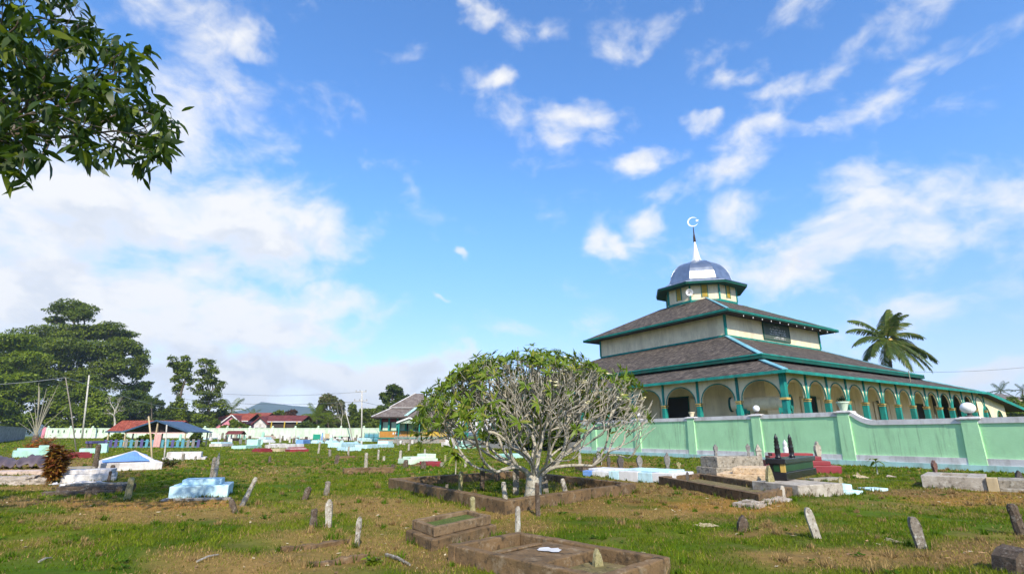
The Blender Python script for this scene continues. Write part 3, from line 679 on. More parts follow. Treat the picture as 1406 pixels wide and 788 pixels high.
def fascia(name, mat, parent, O, h, t=0.05, dz=0.0):
    mb = MB()
    for k in range(4):
        p, q = Vector(O[k]), Vector(O[(k + 1) % 4]); d = (q - p).normalized(); nrm = d.cross(Vector((0, 0, 1)))
        off = nrm * (t / 2 + 0.004) + Vector((0, 0, -h / 2 + 0.03 + dz))
        mb.beam(p + off - d * (t if k % 2 == 0 else -0.002), q + off + d * (t if k % 2 == 0 else -0.002), t, h)
    return mb.build(name, mat, parent)

def build_mosque():
    # plinth, porch floor and prayer hall
    X1 = SB + OBR - 0.4
    MB().box(-OP - 0.35, X1 + 0.3, -OP - 0.35, SA + OP + 0.3, -0.3, FL).build('plinth', M['terrace'], MQ)
    iw = 3.0; ix, iy = -OP + iw, -OP + iw
    hall = MB().box(ix, X1 - 0.6, iy, SA + OP - 3, FL - 0.01, 5.2).build('hall_wall', M['cream'], MQ)
    # doors and shuttered windows of the hall, seen through the arches
    def opening(face, s, w, h, kind):
        g = MB(); f = MB(); sh = MB()
        def pt(a, d, z): return (ix - d, iy + a, z) if face == 'L' else (ix + a, iy - d, z)
        def bx(mb, a0, a1, d0, d1, z0, z1):
            P = pt(a0, d0, z0); Q = pt(a1, d1, z1)
            mb.box(min(P[0], Q[0]), max(P[0], Q[0]), min(P[1], Q[1]), max(P[1], Q[1]), z0, z1)
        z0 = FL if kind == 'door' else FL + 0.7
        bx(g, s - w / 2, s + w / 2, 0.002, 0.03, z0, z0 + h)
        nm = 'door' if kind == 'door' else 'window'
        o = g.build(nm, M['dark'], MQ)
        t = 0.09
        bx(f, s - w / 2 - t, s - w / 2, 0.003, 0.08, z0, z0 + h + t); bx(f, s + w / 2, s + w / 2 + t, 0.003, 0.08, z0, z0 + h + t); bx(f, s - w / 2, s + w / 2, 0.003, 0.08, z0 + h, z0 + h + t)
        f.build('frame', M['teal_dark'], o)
        for sg in (-1, 1):     # leaves folded back flat against the wall
            c = s + sg * (w / 2 + t + 0.30); q = MB(); e = MB()
            bx(q, c - 0.24, c + 0.24, 0.002, 0.05, z0 + 0.08, z0 + h - 0.08)
            bx(e, c - 0.30, c - 0.24, 0.002, 0.07, z0, z0 + h); bx(e, c + 0.24, c + 0.30, 0.002, 0.07, z0, z0 + h); bx(e, c - 0.24, c + 0.24, 0.002, 0.07, z0 + h - 0.08, z0 + h); bx(e, c - 0.24, c + 0.24, 0.002, 0.07, z0, z0 + 0.08)
            q.add(e.v, e.f)
            q.build('shutter', M['cream'], o); e.build('shutter_frame', M['teal_dark'], o)
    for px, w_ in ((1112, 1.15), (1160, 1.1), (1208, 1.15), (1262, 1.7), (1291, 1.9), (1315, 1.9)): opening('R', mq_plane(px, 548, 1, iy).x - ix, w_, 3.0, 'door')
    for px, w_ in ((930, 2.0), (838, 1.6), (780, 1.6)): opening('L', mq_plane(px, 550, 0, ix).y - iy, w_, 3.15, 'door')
    # arcades
    def arcade(face, n, step, hw, hh, zs, zt, jit=0):
        def pt(s, d, z): return (-OP + d, -OP + s, z) if face == 'L' else (-OP + s, -OP + d, z)
        def bx(mb, a0, a1, d0, d1, z0, z1):
            P = pt(a0, d0, z0); Q = pt(a1, d1, z1)
            mb.box(min(P[0], Q[0]), max(P[0], Q[0]), min(P[1], Q[1]), max(P[1], Q[1]), z0, z1)
        for i in range(n):
            s0, s1 = i * step, (i + 1) * step; sc = (s0 + s1) / 2; m = MB(); rim = MB(); N = 18; th = 0.12
            pts = [(sc - hw * math.cos(math.pi * k / N), zs + hh * math.sin(math.pi * k / N) ** 0.92) for k in range(N + 1)]
            prof = [(s0 + 0.06, zs)] + pts + [(s1 - 0.06, zs)]
            for (a, za), (b, zb) in zip(prof[:-1], prof[1:]):
                fr = [pt(a, 0.0, za), pt(b, 0.0, zb), pt(b, 0.0, zt), pt(a, 0.0, zt)]; bk = [pt(a, th, za), pt(b, th, zb), pt(b, th, zt), pt(a, th, zt)]
                if face == 'L': fr, bk = fr[::-1], bk[::-1]
                m.face(fr); m.face(bk[::-1]); m.face([fr[0], bk[0], bk[1], fr[1]] if face == 'R' else [fr[3], bk[3], bk[2], fr[2]][::-1])
            o = m.build('arch_panel', M['cream'], MQ)
            rim.tube([pt(a, -0.012, z) for a, z in pts], 0.035, 5); rim.build('arch_rim', M['teal'], o)
        for i in range(n + 1):
            s = i * step; p = MB()
            if i == 0:
                if face == 'R': continue
                p.box(-OP - 0.14, -OP + 0.14, -OP - 0.14, -OP + 0.14, FL, ZL + 0.02)
                q = p.build('corner_post', M['teal'], MQ); k = MB(); k.box(-OP - 0.2, -OP + 0.2, -OP - 0.2, -OP + 0.2, zs - 0.10, zs + 0.02); k.build('collar', M['gold'], q); continue
            bx(p, s - 0.125, s + 0.125, -0.10, 0.20, FL, zs - 0.02); bx(p, s - 0.085, s + 0.085, -0.055, 0.17, zs - 0.02, zt + 0.03)
            q = p.build('post', M['teal'], MQ); k = MB(); bx(k, s - 0.17, s + 0.17, -0.14, 0.235, zs - 0.10, zs - 0.035); bx(k, s - 0.145, s + 0.145, -0.115, 0.21, zs - 0.2, zs - 0.15)
            k.build('collar', M['gold'], q)
    arcade('R', 13, 2.245, 0.93, 1.02, 3.27, ZL + 0.12)
    arcade('L', 13, 2.86, 1.20, 1.08, 3.20, ZL + 0.12)
    # porch ceiling
    MB().box(-OP + 0.13, X1 - 0.2, -OP + 0.13, SA + OP - 0.2, ZL - 0.02, ZL + 0.05).build('porch_ceiling', M['cream_board'], MQ)
    # lower, middle and upper roofs
    lo, I, O = ring_roof('lower_roof', M['shingle'], MQ, (-OM + 1.0, SB + OMR - 0.3, -OM + 1.0, SA + OM - 1.0), (-OB, SB + OBR, -OB, SA + OB), ZM + 0.10, ZL)
    fascia('eave_board', M['teal'], lo, O, 0.17)
    def hip(parent, p, q, w=0.30, name='hip_cap'):
        p = Vector(p); q = Vector(q); MB().beam(p + Vector((0, 0, 0.03)), q + Vector((0, 0, 0.03)), w, 0.07).build(name, M['hipcap'], parent)
    f = lambda a, b, t: Vector(a).lerp(Vector(b), t)
    hip(lo, f(O[0], I[0], 0.02), f(O[0], I[0], 0.92)); hip(lo, f(O[1], I[1], 0.02), f(O[1], I[1], 0.9), 0.2)
    mi, I, O = ring_roof('middle_roof', M['shingle'], MQ, (-0.02, SB + 0.02, -0.02, SA + 0.02), (-OM, SB + OMR, -OM, SA + OM), ZB, ZM + 0.14)
    fascia('eave_board', M['teal_dark'], mi, O, 0.24)
    hip(mi, f(O[0], I[0], 0.01), f(O[0], I[0], 0.99), 0.34); hip(mi, f(O[1], I[1], 0.0), f(O[1], I[1], 1.0), 0.16)
    MB().beam((-OM - .05, -OM - .06, ZM + 0.20), (SB + OMR, -OM - .06, ZM + 0.20), 0.05, 0.08).beam((-OM - .06, -OM - .03, ZM + 0.20), (-OM - .06, SA + OM, ZM + 0.20), 0.05, 0.08).build('eave_trim', M['teal'], mi)
    box = MB().box(0, SB, 0, SA, ZB - 0.6, ZU + 0.05).build('upper_storey', M['cream_board'], MQ)
    tr = MB().box(-0.05, SB + 0.05, -0.05, -0.003, ZB - 0.02, ZB + 0.14).box(-0.05, -0.003, -0.003, SA + 0.05, ZB - 0.02, ZB + 0.14); tr.build('skirting_board', M['teal'], box)
    for (x, y) in ((0, 0), (SB, 0), (0, SA)):
        MB().box(x - 0.09, x + 0.09, y - 0.09, y + 0.09, ZB + 0.141, ZU).build('corner_board', M['teal'], box)
    MB().box(-O2 + .1, SB + O2 - .1, -O2 + .1, SA + O2 - .1, ZU - 0.03, ZU + 0.02).build('soffit', M['darkwood'], box)
    RD = 2.8 * K; ZD = EYE + 9.95 * K; cx, cy = SB / 2, SA / 2
    up, I, O = ring_roof('upper_roof', M['shingle'], MQ, (cx - RD * .80, cx + RD * .80, cy - RD * .80, cy + RD * .80), (-O2, SB + O2, -O2, SA + O2), ZD + 0.25, ZU + 0.10, 0.12)
    fascia('eave_board', M['teal_dark'], up, O, 0.26)
    MB().beam((-O2 - .06, -O2 - .065, ZU + 0.03), (SB + O2 + .06, -O2 - .065, ZU + 0.03), 0.04, 0.09).beam((-O2 - .065, -O2 - .04, ZU + 0.03), (-O2 - .065, SA + O2, ZU + 0.03), 0.04, 0.09).build('eave_trim', M['teal'], up)
    hip(up, f(O[0], I[0], 0.0), f(O[0], I[0], 1.0), 0.2, 'hip_cap'); hip(up, f(O[1], I[1], 0.0), f(O[1], I[1], 1.0), 0.2, 'hip_cap')
    for i in range(12):
        x = 0.8 + i * (SB - 0.2) / 11; b = MB(); b.lathe([(0.015, 0.12), (0.03, 0.08), (0.04, 0.04), (0.03, 0.0)], 8, (x, -O2 + 0.02)); b.v = [(p[0], p[1], p[2] + ZU - 0.34) for p in b.v]
        b.build('bulb', M['bulb'], up, smooth=True)
    # inscription board
    a = mq_plane(1046.5, 443, 1, -0.03); b = mq_plane(1084.5, 469.5, 1, -0.03); zt, zb = max(a.z, b.z), min(a.z, b.z)
    a2 = mq_plane(1085, 450, 1, -.03); zt = (a.z + a2.z) / 2; c2 = mq_plane(1048, 465, 1, -.03); zb = (b.z + c2.z) / 2
    sg = MB().box(a.x, b.x, -0.075, -0.012, zb, zt).build('inscription_board', M['signgrey'], MQ)
    fr = MB(); t = 0.07
    fr.box(a.x - t, a.x, -0.10, -0.011, zb - t, zt + t).box(b.x, b.x + t, -0.10, -0.011, zb - t, zt + t).box(a.x, b.x, -0.10, -0.011, zt, zt + t).box(a.x, b.x, -0.10, -0.011, zb - t, zb)
    fr.build('frame', M['teal_dark'], sg)
    tx = MB(); rr = random.Random(4); Wd = b.x - a.x; Hh = zt - zb
    for (fz, x0, x1, sc, dens) in ((0.84, 0.38, 0.66, 0.055, 7), (0.66, 0.22, 0.84, 0.10, 12), (0.50, 0.24, 0.86, 0.11, 13), (0.36, 0.22, 0.88, 0.09, 13), (0.19, 0.42, 0.80, 0.06, 9), (0.10, 0.36, 0.82, 0.05, 9)):
        for k in range(dens):       # unreadable flowing strokes, as on the weathered board
            u = a.x + Wd * (x0 + (x1 - x0) * (k + rr.random() * .5) / dens); z = zb + Hh * fz; h = Hh * sc * (0.6 + rr.random() * 0.7)
            pts = [(u + h * 1.1 * q / 6, -0.085, z + h * 0.5 * math.sin(q * 1.3 + rr.random() * 2) * (1 - q / 12)) for q in range(7)]
            tx.tube(pts, 0.017, 4)
            if rr.random() < .45: tx.beam((u, -0.085, z - h * .2), (u + h * .12, -0.085, z + h * 1.0), 0.02, 0.03)
    tx.build('lettering', M['white'], sg)
    # drum, dome and finial
    r0 = R(22.5)
    ZDT = EYE + 11.55 * K
    dr = MB().lathe([(RD, ZD - 1.2), (RD, ZDT + .1)], 8, (cx, cy), r0).build('drum', M['cream_board'], MQ)
    bt = MB().lathe([(RD + 0.03, ZD + 0.05), (RD + 0.06, ZD + 0.12), (RD + 0.06, ZD + 0.26), (RD + 0.02, ZD + 0.30)], 8, (cx, cy), r0); bt.build('base_trim', M['teal'], dr)
    for k in range(8):
        an = r0 + k * math.pi / 4; px, py = cx + RD * math.cos(an), cy + RD * math.sin(an)
        MB().box(-0.08, 0.08, -0.08, 0.08, ZD + 0.30, ZDT - 0.02, Matrix.Translation((px, py, 0)) @ Matrix.Rotation(an, 4, 'Z')).build('corner_board', M['teal'], dr)
        am = k * math.pi / 4; ap = RD * math.cos(R(22.5)); mx = Matrix.Translation((cx, cy, 0)) @ Matrix.Rotation(am, 4, 'Z')
        w = MB().box(ap + 0.005, ap + 0.05, -0.27, 0.27, ZD + 0.55, ZDT - 0.02, mx)
        for q in range(9): w.beam(mx @ Vector((ap + 0.06, -0.26, ZD + 0.62 + q * 0.165)), mx @ Vector((ap + 0.06, 0.26, ZD + 0.62 + q * 0.165)), 0.05, 0.07)
        wo = w.build('louvre_window', M['yellow'], dr)
        MB().box(ap + 0.006, ap + 0.09, -0.33, -0.272, ZD + 0.5, ZDT - 0.02, mx).box(ap + 0.006, ap + 0.09, 0.272, 0.33, ZD + 0.5, ZDT - 0.02, mx).build('frame', M['teal'], wo)
    RE = 3.68 * K; ZE = EYE + 11.30 * K
    MB().lathe([(RD - 0.3, ZE + 0.05), (RE - .02, ZE), (RE, ZE + 0.10), (RE, ZE + 0.24)], 8, (cx, cy), r0).build('eave', M['teal_dark'], MQ)
    dm = [(RE + 0.06, ZE + 0.22), (RE + 0.06, ZE + 0.28), (2.95 * K, ZE + 0.62), (2.62 * K, ZE + 0.86)]
    for k in range(1, 9):
        an = k / 9 * math.pi / 2 * 0.97; dm.append((2.55 * K * math.cos(an) ** 0.86 + 0.0, ZE + 0.92 + 1.98 * K * math.sin(an) ** 1.05))
    dm[-1] = (1.0, dm[-1][1] - .05); dm += [(0.74, ZE + 0.92 + 2.0 * K), (0.60, ZE + 0.92 + 2.1 * K)]
    do = MB().lathe(dm, 8, (cx, cy), r0).build('dome', M['dome'], MQ)
    rb = MB()
    for k in range(8):
        an = r0 + k * math.pi / 4; rb.tube([(cx + (r + .005) * math.cos(an), cy + (r + .005) * math.sin(an), z + .01) for r, z in dm[2:]], 0.022, 5)
    rb.build('seam', M['dome'], do)
    zt = ZE + 0.92 + 1.98 * K
    sp = MB().lathe([(0.62, zt - 0.04), (0.52, zt + 0.25), (0.44, zt + 0.45), (0.24, zt + 1.45), (0.10, zt + 2.35), (0.085, zt + 2.4)], 8, (cx, cy), r0).build('finial', M['silver'], MQ)
    MB().lathe([(0.10, zt + 2.38), (0.15, zt + 2.5), (0.12, zt + 3.0), (0.07, zt + 3.35), (0.05, zt + 3.9), (0.04, zt + 4.17)], 8, (cx, cy)).build('spike', M['darkwood'], sp)
    cr = MB(); N = 40; zc = zt + 4.80; R1 = 0.57
    dirx = MQI.to_3x3() @ Vector((0.94, -0.345, 0)); out = []; inn = []
    for k in range(N + 1):
        an = R(38) + (2 * math.pi - R(62)) * k / N; out.append((R1 * math.cos(an), R1 * math.sin(an)))
        w_ = .012 + .13 * math.sin(math.pi * k / N) ** .8; inn.append(((R1 - w_) * math.cos(an), (R1 - w_) * math.sin(an)))
    dn = Vector((0, 0, 1)).cross(dirx).normalized() * 0.04
    P = lambda q, s: Vector((cx, cy, zc)) + dirx * q[0] + Vector((0, 0, q[1])) + dn * s
    for k in range(N):
        for s in (-1, 1): cr.face([P(out[k], s), P(out[k + 1], s), P(inn[k + 1], s), P(inn[k], s)][::s])
        cr.face([P(out[k], -1), P(out[k], 1), P(out[k + 1], 1), P(out[k + 1], -1)]); cr.face([P(inn[k], 1), P(inn[k], -1), P(inn[k + 1], -1), P(inn[k + 1], 1)])
    cr.build('crescent', M['silver'], sp)
    st = MB(); S = [((0.21 if k % 2 == 0 else 0.085) * math.cos(R(90 + 36 * k)) + 0.47, (0.21 if k % 2 == 0 else 0.085) * math.sin(R(90 + 36 * k)) + 0.10) for k in range(10)]
    st.face([P(q, 1) for q in S]); st.face([P(q, -1) for q in S][::-1])
    for k in range(10): j = (k + 1) % 10; st.face([P(S[k], -1), P(S[j], -1), P(S[j], 1), P(S[k], 1)])
    st.build('star', M['silver'], sp)
    # lean-to at the right end of the right face
    x0, x1, x2 = SB + OBR - 0.1, 26.6 - OP + 0.2, 0
    x1 = 15.9 + 10.6; zE = 3.42; zS = ZL - 0.02
    le = slope(MB(), (x0, 8, zS), (x0, -OB, zS), (x1, -OB, zE), (x1, 8, zE), 0.1)
    lo2 = MB(); lo2.v = le.v; lo2.f = [tuple(reversed(q)) for q in le.f]; lo2.uv = [u[::-1] for u in le.uv]
    lr = lo2.build('lean_to_roof', M['shingle'], MQ)
    MB().beam((x0, -OB - .04, zS - 0.02), (x1, -OB - .04, zE - 0.02), 0.06, 0.24).build('verge_board', M['teal'], lr)
    MB().beam((x1 + .04, -OB, zE - 0.03), (x1 + .04, 8, zE - 0.03), 0.06, 0.2).build('eave_board', M['teal_dark'], lr)
    w = MB(); xs0, xs1 = SB + OBR - 0.9, 23.2; zof = lambda x: zS + (zE - zS) * (x - x0) / (x1 - x0) - 0.1
    y0 = -OP; arches = [(18.4 + 0.2, 0.85, 2.3, 1.3), (21.6, 0.72, 2.2, 1.1)]
    xs = sorted(set([xs0, xs1] + [c + hw * math.cos(math.pi * k / 14) for c, hw, _, _ in arches for k in range(15)]))
    for a_, b_ in zip(xs[:-1], xs[1:]):
        m_ = (a_ + b_) / 2; za = zb2 = FL
        for c, hw, zs, hh in arches:
            if c - hw < m_ < c + hw:
                za = zs + hh * math.sqrt(max(0, 1 - ((a_ - c) / hw) ** 2)); zb2 = zs + hh * math.sqrt(max(0, 1 - ((b_ - c) / hw) ** 2))
        w.face([(a_, y0, za), (b_, y0, zb2), (b_, y0, zof(b_)), (a_, y0, zof(a_))]); w.face([(b_, y0 + .15, zb2), (a_, y0 + .15, za), (a_, y0 + .15, zof(a_)), (b_, y0 + .15, zof(b_))])
        if za > FL or zb2 > FL: w.face([(a_, y0, za), (a_, y0 + .15, za), (b_, y0 + .15, zb2), (b_, y0, zb2)])
    wo = w.build('lean_to_wall', M['cream'], MQ)
    for c, hw, zs, hh in arches:
        MB().tube([(c - hw * math.cos(math.pi * k / 14), y0 - 0.01, zs + hh * math.sin(math.pi * k / 14)) for k in range(15)], 0.04, 5).build('arch_rim', M['teal'], wo)
    MB().box(xs0 + .5, x1 - 1.2, y0 + 3, y0 + 3.1, FL, 3.4).build('lean_to_back_wall', M['cream'], MQ)
    # roof mast
    m_ = mq_plane(1249.5, 520, 1, -OB + 1.2)
    MB().tube([(m_.x, m_.y, m_.z - 1.2), (m_.x, m_.y, m_.z + 0.6)], 0.03, 5).build('roof_mast', M['deadwood'], MQ)
build_mosque()

def mosque_fittings():
    # loudspeaker on the drum
    cx, cy = SB / 2, SA / 2
    p = MQM @ mq_plane(946.5, 401.5, 0, cx - 2.8 * K - 0.55)
    t = thing('loudspeaker', 'pale grey horn loudspeaker under the dome eave of the mosque', 'loudspeaker', p)
    d = (Vector((-0.25, -1, -0.05))).normalized(); q = d.to_track_quat('Z', 'Y').to_matrix().to_4x4()
    h = MB().lathe([(0.07, -0.42), (0.09, -0.25), (0.18, -0.12), (0.33, 0.02), (0.35, 0.03), (0.33, 0.0), (0.12, -0.16), (0.05, -0.2)], 18)
    h.v = [tuple(q @ Vector(v)) for v in h.v]; h.build('horn', M['white'], t, smooth=True)
    k = MB().lathe([(0.0, -0.18), (0.07, -0.15), (0.09, -0.05), (0.05, 0.01), (0.0, 0.02)], 12); k.v = [tuple(q @ Vector(v)) for v in k.v]; k.build('throat', M['carved'], t, smooth=True)
    MB().tube([q @ Vector((0, 0, -0.3)), Vector((0.35, 0.45, 0.0)), Vector((0.75, 0.75, 0.02))], 0.025, 6).build('bracket', M['darkwood'], t)
    # the long mosque drum in the porch corner
    a = MQM @ mq_plane(1003, 556, 0, -OP + 0.95); b = MQM @ mq_plane(1087, 551.5, 1, -OP + 0.85)
    b.z = a.z = (a.z + b.z) / 2; d = (b - a); L = d.length
    t = thing('long_drum', 'long cream drum lying in the porch with teal rimmed ends', 'drum', (a.x, a.y, FL), math.atan2(d.y, d.x))
    q = Matrix.Translation((0, 0, a.z - FL)) @ Matrix.Rotation(math.pi / 2, 4, 'Y')
    def lt(prof, n=28):
        m = MB().lathe(prof, n); m.v = [tuple(q @ Vector(v)) for v in m.v]; return m
    Rr = 0.40
    lt([(Rr * .98, 0.02), (Rr, L * .3), (Rr, L * .7), (Rr * .98, L - 0.42)]).build('body', M['cream'], t, smooth=False)
    lt([(Rr + 0.05, 0.0), (Rr + 0.05, 0.10), (Rr - .01, 0.12)]).build('rim', M['teal_dark'], t)
    lt([(Rr - .06, -0.02), (Rr - .02, 0.03)]).build('drumhead', M['cream'], t)
    lt([(Rr + .03, L - 0.42), (Rr + 0.07, L - 0.1), (Rr + 0.07, L), (Rr - 0.09, L), (Rr - .1, L - .25)]).build('rim', M['teal'], t)
    lt([(0.0, L - 0.2), (Rr - 0.1, L - 0.19)]).build('mouth', M['dark'], t)
    zc = a.z - FL
    for i, x in enumerate((0.7, L - 0.35)):
        MB().box(x - 0.3, x + 0.3, -0.42, 0.42, zc - Rr - 0.16, zc - Rr + 0.10).box(x - 0.28, x - 0.2, -0.4, -0.32, 0, zc - Rr - 0.16).box(x + 0.2, x + 0.28, -0.4, -0.32, 0, zc - Rr - 0.16).box(x - 0.28, x - 0.2, 0.32, 0.4, 0, zc - Rr - 0.16).box(x + 0.2, x + 0.28, 0.32, 0.4, 0, zc - Rr - 0.16).build('cradle', M['teal'], t)
mosque_fittings()

# ------------------------------------------------------------------ green boundary wall in front of the mosque
WP = Vector((14.38, 23.86, 0)); WD = Vector((0.473, -0.881, 0)).normalized(); WRZ = math.atan2(WD.y, WD.x)
def wall_s(px, z=1.5):
    k = (px - 703) / F
    # WP.x + s*WD.x = k*((WP.y + s*WD.y)*CP + (z-EYE)*SP)
    return (k * (WP.y * CP + (z - EYE) * SP) - WP.x) / (WD.x - k * WD.y * CP)
WN = Vector((-WD.y, WD.x, 0))
def wall_pt(px, y=0.0, z=0.0):
    s = wall_s(px, max(z, .2)); p = WP + WD * s + WN * y; p.z = z; return p

def build_wall():
    t = thing('boundary_wall', 'mint green boundary wall with white coping before the mosque', 'wall', WP, WRZ)
    sL = wall_s(797); sR = 20.0
    pil = [wall_s(x) for x in (816, 876, 950, 1040, 1161, 1333)]; p0 = pil[4]; stepd = pil[5] - pil[4]
    pil += [pil[5] + stepd, pil[5] + 2 * stepd]
    HT, HR = 2.02, 1.63
    # top profile with the swept step after the fourth pillar
    prof = [(sL, HT), (p0 + 0.3, HT)]
    for k in range(13):
        u = k / 12; prof.append((p0 + 0.34 + 0.95 * u, HT - (HT - HR) * (1 - (1 - u) ** 2.2)))
    prof.append((sR, HR))
    bd = MB(); cp = MB()
    for (a, za), (b, zb) in zip(prof[:-1], prof[1:]):
        bd.add([(a, 0, 0.40), (b, 0, 0.40), (b, .2, .40), (a, .2, .40), (a, 0, za), (b, 0, zb), (b, .2, zb), (a, .2, za)], [(0, 1, 5, 4), (1, 2, 6, 5), (2, 3, 7, 6), (3, 0, 4, 7)])
        cp.add([(a, -.045, za), (b, -.045, zb), (b, .245, zb), (a, .245, za), (a, -.045, za + .20), (b, -.045, zb + .20), (b, .245, zb + .20), (a, .245, za + .20)], [(3, 2, 1, 0), (4, 5, 6, 7), (0, 1, 5, 4), (2, 3, 7, 6)] + ([(3, 0, 4, 7)] if a == sL else []))
    bd.build('panel', M['mint'], t); cp.build('coping', M['capwhite'], t)
    MB().box(sL, sR, -0.07, 0.27, 0.20, 0.43).build('plinth', M['capwhite'], t)
    MB().box(sL - .05, sR, -0.13, 0.33, -0.3, 0.20).build('footing', M['footblue'], t)
    for i, s in enumerate(pil):
        low = i >= 5; H = (HR if low else HT); m = MB()
        b0, b1 = 0.285, 0.25
        m.add([(s - b0, -.09, .17), (s + b0, -.09, .17), (s + b0, .34, .17), (s - b0, .34, .17), (s - b1, -.07, H + .12), (s + b1, -.07, H + .12), (s + b1, .32, H + .12), (s - b1, .32, H + .12)], [(4, 5, 6, 7), (0, 1, 5, 4), (1, 2, 6, 5), (2, 3, 7, 6), (3, 0, 4, 7)])
        p = m.build('pillar', M['mint'], t, bevel=0.008)
        MB().frustum(.34, .21, H + .122, .38, .235, H + .16, s, .12).frustum(.38, .235, H + .16, .36, .22, H + .215, s, .12).frustum(.28, .18, H + .215, .24, .16, H + .24, s, .12).build('cap', M['capwhite'], p)
    return pil, HT, HR
PIL, WHT, WHR = build_wall()

def wall_top(i, z):
    p = WP + WD * PIL[i] + WN * 0.1; p.z = z; return p
def build_wall_tops():
    def globe(i, H, r, label, sq=1.0):
        p = wall_top(i, H); t = thing('globe_lamp', label, 'lamp', p, 0, 'globe lamps on the wall pillars')
        MB().lathe([(0.13, 0), (0.13, 0.03), (0.07, 0.05), (0.06, 0.10), (0.10, 0.13)], 14).build('base', M['carvedark'], t)
        g = MB().lathe([(max(.02, r * math.sin(math.pi * (k + .6) / 13)), 0.11 + r * sq - r * sq * math.cos(math.pi * (k + .6) / 13)) for k in range(13)], 20)
        g.build('globe', M['bulb'], t, smooth=True)
    globe(1, WHT + .24, 0.155, 'smallest globe lamp on the green wall, nearest the frangipani tree')
    globe(3, WHT + .24, 0.165, 'round white globe lamp on the wall pillar before the long drum')
    globe(5, WHR + .24, 0.235, 'large white globe lamp on the rightmost visible wall pillar', 0.85)
    def pot(i, s, label, plant):
        p = wall_top(i, WHT + .24); t = thing('plant_pot', label, 'plant pot', p, 0, 'pots on the wall pillars')
        MB().lathe([(0.10 * s, 0), (0.15 * s, 0.16 * s), (0.19 * s, 0.26 * s), (0.21 * s, 0.26 * s), (0.21 * s, 0.31 * s), (0.17 * s, 0.31 * s), (0.16 * s, 0.25 * s)], 18).build('pot', M['cream'] if not plant else M['mintwhite'], t, smooth=False)
        if plant:
            m = MB(); rr = random.Random(3)
            for k in range(46):
                a = rr.random() * 6.28; e = rr.random() * 1.3; L = 0.16 + rr.random() * 0.2; d = Vector((math.cos(a) * math.cos(e), math.sin(a) * math.cos(e), math.sin(e) + .3)).normalized()
                b = Vector((rr.uniform(-.07, .07), rr.uniform(-.07, .07), .28 * s)); s_ = d.cross(Vector((0, 0, 1))).normalized() * 0.028; tp = b + d * L
                m.face([b, b + d * L * .5 + s_, tp, b + d * L * .5 - s_])
            m.build('foliage', M['potleaf'], t)
    pot(2, 0.85, 'small empty cream pot on the wall pillar left of the drum', False)
    pot(4, 1.25, 'mint pot with a dark leafy plant on the stepped wall pillar', True)
M['potleaf'] = mat_leaf('dark_pot_leaves', (0.012, 0.035, 0.02), (0.03, 0.06, 0.03))
build_wall_tops()
# ------------------------------------------------------------------ vegetation
M['leaf_plum'] = mat_leaf('frangipani_leaves', (0.095, 0.165, 0.012), (0.23, 0.31, 0.026), (0.30, 0.30, 0.05), trans=0.35, rough=0.45)
M['leaf_mango'] = mat_leaf('glossy_dark_leaves', (0.022, 0.048, 0.007), (0.052, 0.092, 0.010), (0.14, 0.18, 0.02), trans=0.45, rough=0.42, gloss=0.3)
M['leaf_rain'] = mat_leaf('rain_tree_leaves', (0.068, 0.105, 0.006), (0.145, 0.19, 0.010), trans=0.3)
M['leaf_bright'] = mat_leaf('bright_bushy_leaves', (0.095, 0.150, 0.006), (0.175, 0.23, 0.010), trans=0.35)
M['leaf_dark'] = mat_leaf('dark_forest_leaves', (0.034, 0.060, 0.006), (0.078, 0.115, 0.009), trans=0.25)
M['leaf_olive'] = mat_leaf('olive_leaves', (0.07, 0.09, 0.022), (0.115, 0.12, 0.03), (0.15, 0.11, 0.05), trans=0.3)
M['leaf_red'] = mat_leaf('reddish_leaves', (0.075, 0.035, 0.025), (0.12, 0.06, 0.03), (0.06, 0.08, 0.02), trans=0.3)
M['leaf_palm'] = mat_leaf('palm_leaflets', (0.050, 0.085, 0.012), (0.11, 0.15, 0.022), (0.24, 0.20, 0.06), trans=0.3, rough=0.4)
M['leaf_croton'] = mat_leaf('croton_leaves', (0.12, 0.028, 0.012), (0.22, 0.12, 0.018), (0.55, 0.34, 0.04), trans=0.25)
M['leaf_orange'] = mat_leaf('orange_red_leaves', (0.40, 0.09, 0.02), (0.42, 0.20, 0.03), (0.12, 0.14, 0.02), trans=0.25)
M['petal'] = mat_leaf('cream_petals', (0.80, 0.70, 0.38), (0.85, 0.80, 0.62), trans=0.3)

